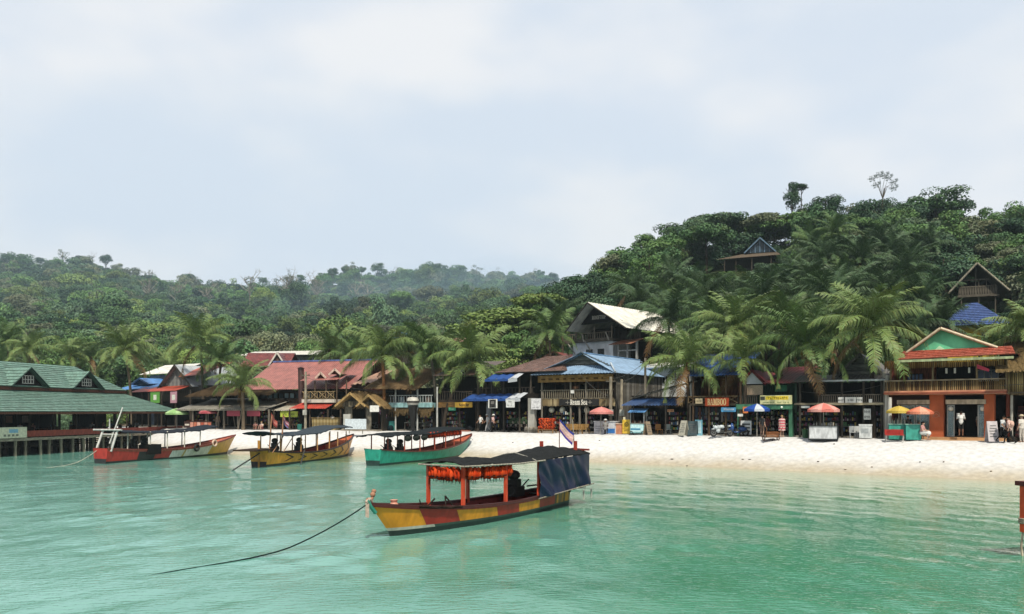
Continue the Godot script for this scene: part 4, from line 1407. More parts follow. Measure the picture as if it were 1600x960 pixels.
	for i in 9:
		var a := lerpf(wx0, wx1, i / 9.0)
		var b := lerpf(wx0, wx1, (i + 1) / 9.0)
		window(q, a + 0.1, b - 0.1, Y(r, 622), ye - 0.42, -0.1, mat("46362d", "wood"), mat("8fa3ad" if i % 3 else "39444a", "paint", 0.1), 0)
	planks(q, "railing_board", wx0, wx1, Y(r, 633), Y(r, 622) - 0.1, 0.05, 0.24, ["5d4535", "6d5240", "4e3a2d"])
	# right bay: small gables, balcony with crossed rails, red awning
	var bx0 := X(r, 491)
	var bx1 := X(r, 541)
	corr_part("bay_roof", mat("a0655c", "metal"), q, [Vector3(bx0 - 0.3, Y(r, 597), 2.6), Vector3(bx1 + 0.3, Y(r, 596), 2.6), Vector3(bx1 + 0.3, Y(r, 584), -0.3), Vector3(bx0 - 0.3, Y(r, 585), -0.3)])
	for s in [[497, 513, 584], [518, 536, 579]]:
		gable_front(q, X(r, s[0], 1.5), X(r, s[1], 1.5), 2.0, -1.5, Y(r, s[2] + 8), Y(r, s[2]), mat("a0655c", "metal"), "corr", mat("d0b5a5", "paint"))
		gable_wall(q, "gable_wall", X(r, s[0] + 2, 1.5), X(r, s[1] - 2, 1.5), 1.8, Y(r, s[2] + 8), Y(r, s[2] + 1), mat("6d3b31", "wood"), 0.08)
	bx("balcony_slab", Vector3(bx0, Y(r, 630), 0.61), Vector3(bx1, Y(r, 625), 2.5), mat("cdc6ba", "plaster"), q)
	balusters(q, bx0, bx1, Y(r, 624), Y(r, 613), 2.35, 12, mat("94805f", "wood"))
	var xs := Mb.new()
	for i in 4:
		var a := lerpf(bx0, bx1, i / 4.0)
		var b := lerpf(bx0, bx1, (i + 1) / 4.0)
		xs.path([Vector3(a, Y(r, 624), 2.42), Vector3(b, Y(r, 613), 2.42)], 0.035, 4)
		xs.path([Vector3(b, Y(r, 624), 2.42), Vector3(a, Y(r, 613), 2.42)], 0.035, 4)
	obj("crossed_rails", xs, mat("b09c78", "wood"), q)
	posts(q, r, [492, 509, 526, 541], Y(r, 638), Y(r, 596), 2.3, 0.08, mat("6a5a4a", "wood"))
	corr_part("red_awning", mat("b8402f", "metal"), q, [Vector3(X(r, 479), Y(r, 639), 3.6), Vector3(X(r, 535), Y(r, 639), 3.6), Vector3(X(r, 538), Y(r, 630), 1.8), Vector3(X(r, 486), Y(r, 630), 1.8)])
	corr_part("pale_awning", mat("b7b1a0", "metal"), q, [Vector3(X(r, 424), Y(r, 642), 3.2), Vector3(X(r, 480), Y(r, 642), 3.2), Vector3(X(r, 480), Y(r, 634), 0.5), Vector3(X(r, 424), Y(r, 634), 0.5)])
	posts(q, r, [428, 452, 484, 512, 532], 0, Y(r, 640), 3.1, 0.1, mat("5d5145", "wood"))
	var ch := Mb.new()
	ch.tube(Vector3(X(r, 471, 1.2), 2.8, 1.2), Vector3(X(r, 470, 1.2), Y(r, 576, 1.2), 1.2), 0.34, 0.34, 10)
	ch.tube(Vector3(X(r, 470, 1.2), Y(r, 576, 1.2), 1.2), Vector3(X(r, 470, 1.2), Y(r, 574, 1.2), 1.2), 0.48, 0.1, 10)
	obj("stove_pipe", ch, mat("4a2f2a", "metal"), q)
	# bamboo counter
	var bc := thing("bamboo_counter", "pale bamboo counter standing under the red awning", "counter", r.world(Vector3(X(r, 488, 4), 0, 4.0)), r.yaw)
	var bw := X(r, 532, 4) - X(r, 488, 4)
	var bt := Mb.new()
	bt.tube(Vector3.ZERO, Vector3(0, 1.25, 0), 0.06, 0.055, 6)
	var bmesh := bt.mesh()
	for i in int(bw / 0.13): put("bamboo_cane", bmesh, mat(["bca877", "a9925f", "cbb98a"][i % 3], "wood"), bc, Vector3(i * 0.13, rng.randf_range(-0.02, 0.02), 0))
	bx("counter_top", Vector3(-0.1, 1.27, -0.35), Vector3(bw, 1.33, 0.12), mat("9c8458", "plank"), bc)
	# green-yellow sign under the pale awning
	var sg := blind_sign(r, "green_yellow_sign", "yellow-green sign board under the pale awning of the red-roofed restaurant", 438, 643, 465, 652, 3.0, mat("a8b545", "flat"))
	scribble(sg, -0.8, 0.8, 0.0, 0.3, mat("55641f", "flat"), 9, 3)
	# houses behind
	var h := fr(386, 446, 22, 24)
	var hn := house("back_red_house", "red tiled house with a small gable standing behind the long red roof", h, "house")
	shell(hn, h.w, 8, Y(h, 574), mat("8a6a5a", "plaster"), mat("2a2420", "wood"))
	bx("front_wall", Vector3(0.155, 0, -0.3), Vector3(h.w - 0.155, Y(h, 574) - 0.02, -0.1), mat("7a6256", "plaster"), hn)
	ridge_along(hn, -0.8, h.w + 0.6, 1.2, -9, Y(h, 574), Y(h, 549), mat("8f4a44", "metal"), "tile")
	gable_front(hn, X(h, 424), X(h, 450), 1.8, -4, Y(h, 572), Y(h, 552), mat("8f4a44", "metal"), "tile", mat("d8cfc2", "paint"))
	gable_wall(hn, "gable_wall", X(h, 426), X(h, 448), 1.5, Y(h, 571), Y(h, 554), mat("7b5b52", "wood"))
	var h2 := fr(384, 500, 52, 52)
	var hn2 := house("long_white_roof_house", "long building with a low white roof at the foot of the far hill", h2, "building")
	h2.o.y += 1.0
	shell(hn2, h2.w, 9, Y(h2, 547), mat("b9b4a8", "plaster"), mat("77736a", "plaster"))
	bx("front_wall", Vector3(0.155, 0, -1.0), Vector3(h2.w - 0.155, Y(h2, 548), -0.9), mat("8a877d", "plaster"), hn2)
	ridge_along(hn2, -0.8, h2.w + 0.8, 1.5, -10, Y(h2, 547), Y(h2, 537), mat("d6d3c8", "metal"))
	for i in 5: window(hn2, h2.w * (0.1 + i * 0.18), h2.w * (0.2 + i * 0.18), Y(h2, 560), Y(h2, 551), -0.9, mat("c9c6bd", "paint"), mat("30383a", "paint", 0.1))

func gable_wall_side(n: Node3D, x: float, zf: float, zb: float, y0: float, y1: float, m: Material):
	var mb := Mb.new()
	var a := Vector3(x, y0, zf)
	var b := Vector3(x, y0, zb)
	var c := Vector3(x, y1, (zf + zb) * 0.5)
	var t := Vector3(-0.12, 0, 0)
	mb.tri(a, b, c); mb.tri(a + t, c + t, b + t)
	obj("gable_wall", mb, m, n)

func make_middle_row():
	# two little thatched gables
	for i in 2:
		var f := fr([534, 567][i], [570, 594][i], -3)
		var n := house("thatched_hut", ["larger thatched gable hut with a lattice front beside the orange-trunk palm", "smaller thatched gable hut right beside the larger one"][i], f, "hut", "thatched gable huts")
		var ye := Y(f, 634)
		var yr := Y(f, [614, 617][i])
		gable_front(n, -0.4, f.w + 0.4, 0.6, -5, ye, yr, mat("a98e62", "straw"), "thatch", mat("c9a871", "wood"))
		planks(n, "lattice_stave", 0.1, f.w - 0.1, ye - 0.1, ye + (yr - ye) * 0.35, 0.0, 0.3, ["7c725f", "968a72", "5f574a"])
		gable_wall(n, "gable_wall", 0.1, f.w - 0.1, -0.1, ye - 0.1, yr - 0.2, mat("4d463c", "wood"))
		shell(n, f.w, 5, ye, mat("4b443b", "wood"), mat("2e2823", "wood"))
		bx("front_panel", Vector3(0.155, 0.0, -0.5), Vector3(f.w * 0.35, ye - 0.1, -0.4), mat("8c8678", "wood"), n)
		if i == 0: bx("white_panel", Vector3(X(f, 537), 0.6, 0.0), Vector3(X(f, 548), 1.7, 0.1), mat("b9b9b2", "plaster"), n)
	var f := fr(536, 572, -7)
	var bd := blind_sign(f, "white_board", "large blank white board standing on the sand before the thatched huts", 539, 655, 572, 671, 0.0, mat("c9d4da", "flat"), "board")
	var lg := Mb.new()
	for s in [-1, 1]: lg.span(Vector3(s * 0.75 - 0.04, -0.95, -0.08), Vector3(s * 0.75 + 0.04, 0.5, -0.035))
	obj("leg", lg, mat("b9b5a8", "wood"), bd)
	var f5 := fr(575, 596, -4)
	blind_sign(f5, "small_white_sign", "small blank white sign on a pole above the parked bicycle", 578, 634, 592, 644, 0.0, mat("dcdcd6", "flat"))
	# brown striped roof bar with a pale blue balcony
	f = fr(598, 690, 0)
	var n := house("blue_balcony_bar", "two-storey bar with a pale blue balcony edge and striped brown thatch roof", f, "bar")
	var ye := Y(f, 606)
	shell(n, f.w, 8, ye, mat("3a342e", "wood"), mat("2e2823", "wood"))
	thatch_part("roof_slope", mat("8a7355", "straw"), n, [Vector3(X(f, 586), Y(f, 604), 1.6), Vector3(f.w * 0.75, Y(f, 607), 1.6), Vector3(f.w * 0.75, Y(f, 574), -4), Vector3(X(f, 586), Y(f, 572), -4)], 520)
	corr_part("striped_tin_roof", mat("a07c66", "metal"), n, [Vector3(X(f, 560, -3), Y(f, 599), -1.4), Vector3(X(f, 632, -3), Y(f, 592), -1.4), Vector3(X(f, 625, -3), Y(f, 574), -6), Vector3(X(f, 575, -3), Y(f, 572), -6)], 0.7, 0.08)
	bx("balcony_slab", Vector3(X(f, 617), Y(f, 637), -7.9), Vector3(X(f, 684), Y(f, 630), 1.2), mat("8fb6b8", "paint"), n)
	balusters(n, X(f, 617), X(f, 684), Y(f, 630), Y(f, 618), 1.05, 16, mat("b9c0be", "wood"), 0.025)
	posts(n, f, [618, 652, 683], 0, ye, 1.05, 0.09, mat("b7b9b4", "paint"))
	for i in 6: bx("drying_cloth", Vector3(X(f, 622 + i * 10), Y(f, 629), 0.9), Vector3(X(f, 629 + i * 10), Y(f, 621), 0.96), mat(["3c3f46", "7a8790", "54343a", "8d8f90", "2f3b3a", "6b5b52"][i], "cloth"), n)
	bx("upper_wall", Vector3(0.2, Y(f, 630), -2.1), Vector3(f.w - 0.2, ye, -2.0), mat("2a2521", "wood"), n)
	thatch_part("straw_valance", mat("6b5a3f", "straw"), n, [Vector3(X(f, 617), Y(f, 643), 1.1), Vector3(X(f, 684), Y(f, 643), 1.1), Vector3(X(f, 684), Y(f, 637), 1.0), Vector3(X(f, 617), Y(f, 637), 1.0)], 160)
	# round sign on a dark tapering stand
	var st := thing("round_sign", "round pale sign on a dark tapered stand before the pale blue balcony", "sign", f.world(Vector3(X(f, 645, 2), 0, 2.0)), f.yaw)
	var mb := Mb.new()
	mb.lathe([Vector2(0.12, 0.0), Vector2(0.2, 0.6), Vector2(0.42, 2.2), Vector2(0.5, 2.6), Vector2(0.0, 2.62)], 10)
	obj("stand", mb, mat("191817", "paint"), st)
	mb = Mb.new()
	mb.lathe([Vector2(0.5, 2.63), Vector2(0.62, 2.85), Vector2(0.6, 3.1), Vector2(0.52, 3.35), Vector2(0.0, 3.45)], 12)
	obj("round_head", mb, mat("c9c6bc", "paint"), st)
	mb = Mb.new()
	mb.lathe([Vector2(0.632, 2.84), Vector2(0.64, 2.93), Vector2(0.63, 3.02)], 12)
	obj("dark_band", mb, mat("2a2522", "paint"), st)
	# small bar with a yellow sign
	f = fr(690, 745, 0)
	n = house("yellow_sign_bar", "narrow dark wooden bar under the palms with a yellow name board", f, "bar")
	ye = Y(f, 588)
	shell(n, f.w, 8, ye, mat("3a322b", "wood"), mat("2e2823", "wood"))
	bx("upper_floor", Vector3(0.16, Y(f, 630), -7.9), Vector3(f.w - 0.16, Y(f, 626), 0.8), mat("4a3f35", "plank"), n)
	balusters(n, 0.1, f.w - 0.1, Y(f, 626), Y(f, 612), 0.7, 14, mat("5b5147", "wood"))
	corr_part("roof_slope", mat("5b4a40", "metal"), n, [Vector3(-0.3, ye, 1.5), Vector3(f.w + 0.3, ye, 1.5), Vector3(f.w + 0.3, ye + 1.8, -6), Vector3(-0.3, ye + 1.8, -6)])
	bx("wood_band", Vector3(0.1, Y(f, 637), 0.803), Vector3(f.w - 0.1, Y(f, 629), 0.9), mat("8a6a40", "plank"), n)
	bx("upper_wall", Vector3(0.2, Y(f, 626), -1.6), Vector3(f.w - 0.2, ye, -1.5), mat("241f1b", "wood"), n)
	posts(n, f, [691, 718, 744], 0, Y(f, 628), 0.6, 0.1, mat("463c33", "wood"))
	bx("step", Vector3(0.3, -0.1, 0.3), Vector3(f.w - 0.3, 0.14, 1.2), mat("9a5f4c", "plaster"), n)
	var sg := blind_sign(f, "yellow_name_board", "yellow board with dark handwritten lettering over the narrow dark bar", 711, 629, 738, 637, 1.0, mat("d3a63c", "flat"))
	words(sg, "Nalea Bar", Vector3(0.05, -0.01, 0.04), 0.30, mat("3a2a18", "flat"), "Droid Serif", 1.1)
	sg = blind_sign(f, "small_green_sign", "small green sign left of and below the yellow board", 701, 637, 712, 642, 0.95, mat("2f8a68", "flat"))
	scribble(sg, -0.25, 0.25, 0, 0.1, mat("c9d8cf", "flat"), 6, 5)
	# dark two-storey bar with blue awnings and a brown hipped roof
	f = fr(745, 843, 0)
	n = house("blue_awning_bar", "dark two-storey bar with two blue cloth awnings under a brown hipped roof", f, "bar")
	ye = Y(f, 583)
	shell(n, f.w, 9, ye, mat("3a332d", "wood"), mat("2e2823", "wood"))
	bx("upper_floor", Vector3(0.16, Y(f, 622), -8.9), Vector3(f.w - 0.16, Y(f, 616), 0.7), mat("2f2a26", "plank"), n)
	bx("upper_wall", Vector3(0.2, Y(f, 616), -1.6), Vector3(f.w - 0.2, ye, -1.5), mat("1e1b19", "wood"), n)
	balusters(n, 0.2, f.w - 0.2, Y(f, 616), Y(f, 606), 0.6, 18, mat("3d3833", "wood"))
	posts(n, f, [747, 768, 787, 812, 829], 0, ye, 0.6, 0.09, mat("5a5249", "wood"))
	var blue := mat("31508c", "cloth")
	for s in [[776, 826, 594, 585, 812], [742, 831, 624, 616, 808]]:
		var mbm := Mb.new()
		var a := Vector3(X(f, s[0]), Y(f, s[2]), 2.0)
		var b := Vector3(X(f, s[4]), Y(f, s[2]), 2.0)
		var c := Vector3(X(f, s[4]), Y(f, s[3]), 0.7)
		var d := Vector3(X(f, s[0]), Y(f, s[3]), 0.7)
		mbm.corr(a, b, c, d, 1.2, 0.05)
		mbm.quad(a - Vector3(0, 0.2, 0), b - Vector3(0, 0.2, 0), b, a)
		obj("blue_awning", mbm, blue, n)
		mbm = Mb.new()
		var e := Vector3(X(f, s[1]), Y(f, s[2]) + 0.1, 2.0)
		mbm.corr(b + Vector3(0.01, 0, 0), e, Vector3(e.x, c.y + 0.1, 0.7), c + Vector3(0.01, 0, 0), 1.2, 0.05)
		mbm.quad(b - Vector3(-0.01, 0.35, 0), e - Vector3(0, 0.35, 0), e, b + Vector3(0.01, 0, 0))
		obj("white_awning_end", mbm, mat("b9bec4", "cloth"), n)
	var brown := mat("96776b", "metal")
	ridge_along(n, X(f, 782), f.w + 3.0, 1.0, -10, ye, Y(f, 560, -4.5), brown, "tile", 2.6)
	# signs on its front
	sg = blind_sign(f, "black_poster", "black poster in a pale frame left under the lower blue awning", 763, 624, 777, 638, 2.1, mat("d8d8d2", "flat"), "poster")
	bx("black_field", Vector3(-0.37, -0.38, 0.032), Vector3(0.37, 0.38, 0.045), mat("1b1a19", "flat"), sg)
	bx("grey_mark", Vector3(-0.2, -0.05, 0.046), Vector3(0.2, 0.22, 0.052), mat("6d6a66", "flat"), sg)
	scribble(sg, -0.25, 0.25, -0.22, 0.08, mat("b0aca4", "flat"), 6, 8)
	sg = blind_sign(f, "white_poster", "white poster with grey print hung right of the black poster", 791, 625, 804, 637, 2.1, mat("cfd1cf", "flat"), "poster")
	scribble(sg, -0.3, 0.3, 0.18, 0.16, mat("4a4a48", "flat"), 5, 9)
	scribble(sg, -0.3, 0.3, -0.15, 0.1, mat("5a5a58", "flat"), 7, 10)
	sg = blind_sign(f, "white_sign_panel", "large white sign panel on the pillar between the dark bar and the seafront bar", 830, 623, 845, 640, 1.0, mat("d4d4d6", "flat"))
	scribble(sg, -0.35, 0.35, 0.2, 0.12, mat("9a9aa0", "flat"), 6, 12)
	scribble(sg, -0.35, 0.35, -0.32, 0.14, mat("8a8a90", "flat"), 5, 13)
	bx("pillar", Vector3(X(f, 832), 0, 0.4), Vector3(X(f, 842), Y(f, 623), 0.8), mat("a3a199", "plaster"), n)
	bx("white_door_leaf", Vector3(X(f, 757), 0.1, -0.4), Vector3(X(f, 765), Y(f, 628), -0.3), mat("8f9498", "paint"), n)
	# little roofs behind
	for s in [[848, 888, 24, 562, 550, "7a3f38", "small red roofed house peeping over the brown roof"], [858, 902, 16, 569, 560, "6d8fc0", "small house with a light blue roof behind the blue-roofed bar"], [606, 642, 44, 530, 517, "3f7fc8", "bright blue roof among palms behind the thatched roofs"], [690, 718, 40, 540, 526, "8a5a48", "small brown roof showing between two palms in the middle"]]:
		var hf := fr(s[0], s[1], s[2])
		var hn := house("small_back_house", s[6], hf, "house")
		var y0 := Y(hf, s[3])
		shell(hn, hf.w, 5, y0, mat("6a625a", "wood"), mat("35302b", "wood"))
		bx("front_wall", Vector3(0.155, 0, -0.6), Vector3(hf.w - 0.155, y0 - 0.05, -0.5), mat("57504a", "wood"), hn)
		window(hn, hf.w * 0.35, hf.w * 0.6, y0 - 1.6, y0 - 0.5, -0.5, mat("8a847a", "paint"), mat("20262a", "paint", 0.1))
		if s[2] < 30: gable_front(hn, -0.4, hf.w + 0.4, 0.5, -6, y0, Y(hf, s[4]), mat(s[5], "metal"), "corr", mat("5a4038", "wood"))
		else: ridge_along(hn, -0.4, hf.w + 0.4, 0.8, -6, y0, Y(hf, s[4]), mat(s[5], "metal"))
		gable_wall(hn, "gable_wall", 0.1, hf.w - 0.1, 0.2, y0, Y(hf, s[4]) - 0.15, mat("5f4a42", "wood"))

func make_sea_bar():
	var f := fr(845, 962, 0)
	var n := house("blue_roofed_bar", "weathered two-storey wooden bar with a light blue tin roof and hanging globes", f, "bar")
	var w := f.w
	var ye := Y(f, 585)
	var y1 := Y(f, 624)    # underside of the floor band's rail
	var y2 := Y(f, 634)
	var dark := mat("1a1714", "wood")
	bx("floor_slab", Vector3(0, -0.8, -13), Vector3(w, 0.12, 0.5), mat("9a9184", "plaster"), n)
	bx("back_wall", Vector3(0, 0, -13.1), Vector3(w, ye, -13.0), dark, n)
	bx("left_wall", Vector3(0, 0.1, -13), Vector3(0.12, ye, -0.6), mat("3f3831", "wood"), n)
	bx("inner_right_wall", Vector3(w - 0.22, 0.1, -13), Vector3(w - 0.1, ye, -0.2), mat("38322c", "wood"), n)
	planks(n, "side_board", -13.0, -0.1, -0.2, ye, w, 0.24, ["85827b", "6e6b65", "9a9790", "5b5751", "78736a"], "wood", true, 0.008)
	bx("balcony_floor", Vector3(0.13, y2, -12.9), Vector3(w - 0.23, y1, 0.0), mat("5d5346", "plank"), n)
	# bamboo band either side of the name board
	planks(n, "band_slat", 0.0, w, y2 - 0.05, y1 + 0.02, 0.1, 0.16, ["9c8a68", "8a7858", "b0a07c", "77684c"])
	balusters(n, 0.0, w - 0.2, y1 + 0.05, Y(f, 609), 0.05, 34, mat("8f8674", "wood"), 0.03)
	posts(n, f, [847, 892, 916, 954], 0.0, ye, 0.05, 0.1, mat("8f887b", "wood"))
	posts(n, f, [906], 0.0, y2, 0.02, 0.12, mat("7e776b", "wood"))
	planks(n, "room_board", 0.2, w - 0.3, y1, ye, -2.2, 0.26, ["5a4334", "6d5140", "4b382c", "7a5c47"])
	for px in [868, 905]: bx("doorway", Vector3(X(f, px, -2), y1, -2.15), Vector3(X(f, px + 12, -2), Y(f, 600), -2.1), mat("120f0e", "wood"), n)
	# rolled bamboo blind under the eave
	var blind := Mb.new()
	for i in 5: blind.tube(Vector3(-0.1, ye - 0.12 - i * 0.13, 0.32), Vector3(w - 0.1, ye - 0.12 - i * 0.13, 0.32), 0.07, 0.07, 6)
	obj("bamboo_blind", blind, mat("b08d55", "plank"), n)
	var bl2 := Mb.new()
	for i in 9: bl2.span(Vector3(0.3 + i * 0.78, ye - 0.5, 0.39), Vector3(0.45 + i * 0.78 + rng.randf() * 0.3, ye - 0.36, 0.41))
	obj("blind_binding", bl2, mat("5c4526", "rough"), n)
	# roof: long slopes either side of a ridge running back, a gable set behind a front skirt
	var blue := mat("83a0bd", "metal", 0.6)
	var yr := Y(f, 553, -1.5)
	var yg := Y(f, 571, -0.6)
	var xm := w * 0.5
	var gz := -1.3
	var gx0 := xm - 2.75
	var gx1 := xm + 2.75
	corr_part("front_skirt_roof", blue, n, [Vector3(-0.7, ye, 0.9), Vector3(w + 0.4, ye, 0.9), Vector3(gx1 + 0.3, yg, gz + 0.2), Vector3(gx0 - 0.3, yg, gz + 0.2)], 0.32, 0.03)
	corr_part("right_roof_slope", blue, n, [Vector3(w + 0.4, ye, 0.9), Vector3(w + 0.4, ye, -13.6), Vector3(xm, yr, -13.6), Vector3(xm, yr, gz + 0.5)], 0.32, 0.03)
	corr_part("left_roof_slope", blue, n, [Vector3(-0.7, ye, -13.6), Vector3(-0.7, ye, 0.9), Vector3(xm, yr, gz + 0.5), Vector3(xm, yr, -13.6)], 0.32, 0.03)
	var k := 9
	for i in k:   # grey boards of the gable
		var t0 := float(i) / k
		var t1 := float(i + 1) / k - 0.02
		var hw0 := (gx1 - gx0) * 0.5 * (1 - t0)
		var mb := Mb.new()
		var yb := yg - 0.1 + (yr - yg) * t0
		mb.box(Vector3(xm, yb + (yr - yg) / k * 0.5, gz + rng.randf_range(-0.02, 0.02)), Vector3(hw0 * 2, (yr - yg) / k * 0.92, 0.06))
		obj("gable_board", mb, mat(["7d7c76", "6b6a64", "908e86"][i % 3], "plank"), n)
	var bb := Mb.new()
	for s in [-1.0, 1.0]: bb.path([Vector3(xm + s * 3.2, yg - 0.3, gz + 0.55), Vector3(xm, yr + 0.05, gz + 0.55)], 0.08, 4)
	obj("barge_board", bb, mat("5d6a72", "wood"), n)
	bx("ridge_cap", Vector3(xm - 0.16, yr - 0.02, -13.6), Vector3(xm + 0.16, yr + 0.08, gz + 0.5), mat("7fa8d2", "metal"), n)
	var hb := Mb.new()
	hb.path([Vector3(w + 0.4, ye + 0.06, 0.9), Vector3(gx1 + 0.1, yg + 0.12, gz + 0.2)], 0.09, 5)
	obj("hip_cap", hb, mat("b9c3c9", "metal"), n)
	# name board
	var sg := blind_sign(f, "name_board", "long black board with white script lettering under the balcony", 874, 624, 936, 634, 0.22, mat("1d1b1a", "flat"))
	words(sg, "Ream Sea", Vector3(0.0, 0.0, 0.04), 0.48, mat("e8e3d6", "flat"), "Droid Serif", 1.75)
	for s in [-1.15, 1.15]:
		var mb := Mb.new()
		mb.span(Vector3(s - 0.22, -0.02, 0.032), Vector3(s + 0.22, 0.02, 0.045)); mb.span(Vector3(s - 0.02, -0.17, 0.033), Vector3(s + 0.02, 0.17, 0.046))
		obj("cross_mark", mb, mat("9a958a", "flat"), sg)
	# globes
	for i in 3:
		var px: float = [862, 879, 917][i]
		var p := f.at(px, 641, -0.5)
		var o := thing("globe_lantern", ["round white globe lantern hanging nearest the bar's left post", "egg-shaped cream globe lantern, second from the bar's left post", "white oval globe lantern beside the red umbrella"][i], "lantern", f.world(p), 0, "hanging globe lanterns")
		var mb := Mb.new()
		mb.ball(Vector3.ZERO, Vector3(0.27, 0.27 if i == 0 else 0.33, 0.27), 8, 12)
		obj("globe", mb, mat("e6e2cf", "flat"), o)
		mb = Mb.new()
		mb.tube(Vector3(0, 0.25, 0), Vector3(0, y2 - p.y, 0), 0.012, 0.012, 4)
		obj("cord", mb, mat("2a2724", "rubber"), o)
	# white notice on the railing and a pale shelf
	blind_sign(f, "railing_notice", "small blank white notice hung on the upstairs railing", 892, 610, 897, 615, 0.15, mat("d2d2cd", "flat"))
	# utility poles beside it
	pole("utility pole at the bar's right front corner, thick and pale", 954, 589, 676, -1.0, 0.17, "a39a88")
	pole("utility pole with a grey meter box, right of the blue-roofed bar", 971, 593, 677, -0.8, 0.15, "b0a591")
	pole("tall pole with a rusty top rising through the dark blue awning", 1008, 560, 672, 1.0, 0.13, "a09687")
	pole("pale utility pole beside the stove pipe before the red-roofed restaurant", 477, 581, 671, -2.0, 0.15, "b1a894")

func pole(label: String, px: float, py0: float, py1: float, off: float, r: float, hex: String):
	var d := tab(SHOPS, px) + off
	var x := (px - 800) * d / F
	var y := ground(x, -d)
	var top := EYE + (HOR - py0) * d / F
	var o := thing("utility_pole", label, "pole", Vector3(x, y, -d), 0, "utility poles along the shop fronts")
	var mb := Mb.new()
	mb.tube(Vector3(0, -0.3, 0), Vector3(0.03, top - y, 0), r, r * 0.75, 9)
	obj("shaft", mb, mat(hex, "wood"), o)
	mb = Mb.new()
	mb.span(Vector3(-0.45, top - y - 0.45, -0.06), Vector3(0.45, top - y - 0.35, 0.06))
	for i in 3: mb.tube(Vector3(-0.38 + i * 0.38, top - y - 0.35, 0), Vector3(-0.38 + i * 0.38, top - y - 0.2, 0), 0.04, 0.03, 6)
	obj("crossarm", mb, mat("6d665b", "wood"), o)
	mb = Mb.new()
	mb.span(Vector3(-0.2, 1.6, r), Vector3(0.2, 2.15, r + 0.2))
	obj("meter_box", mb, mat("a5a59d", "paint"), o)

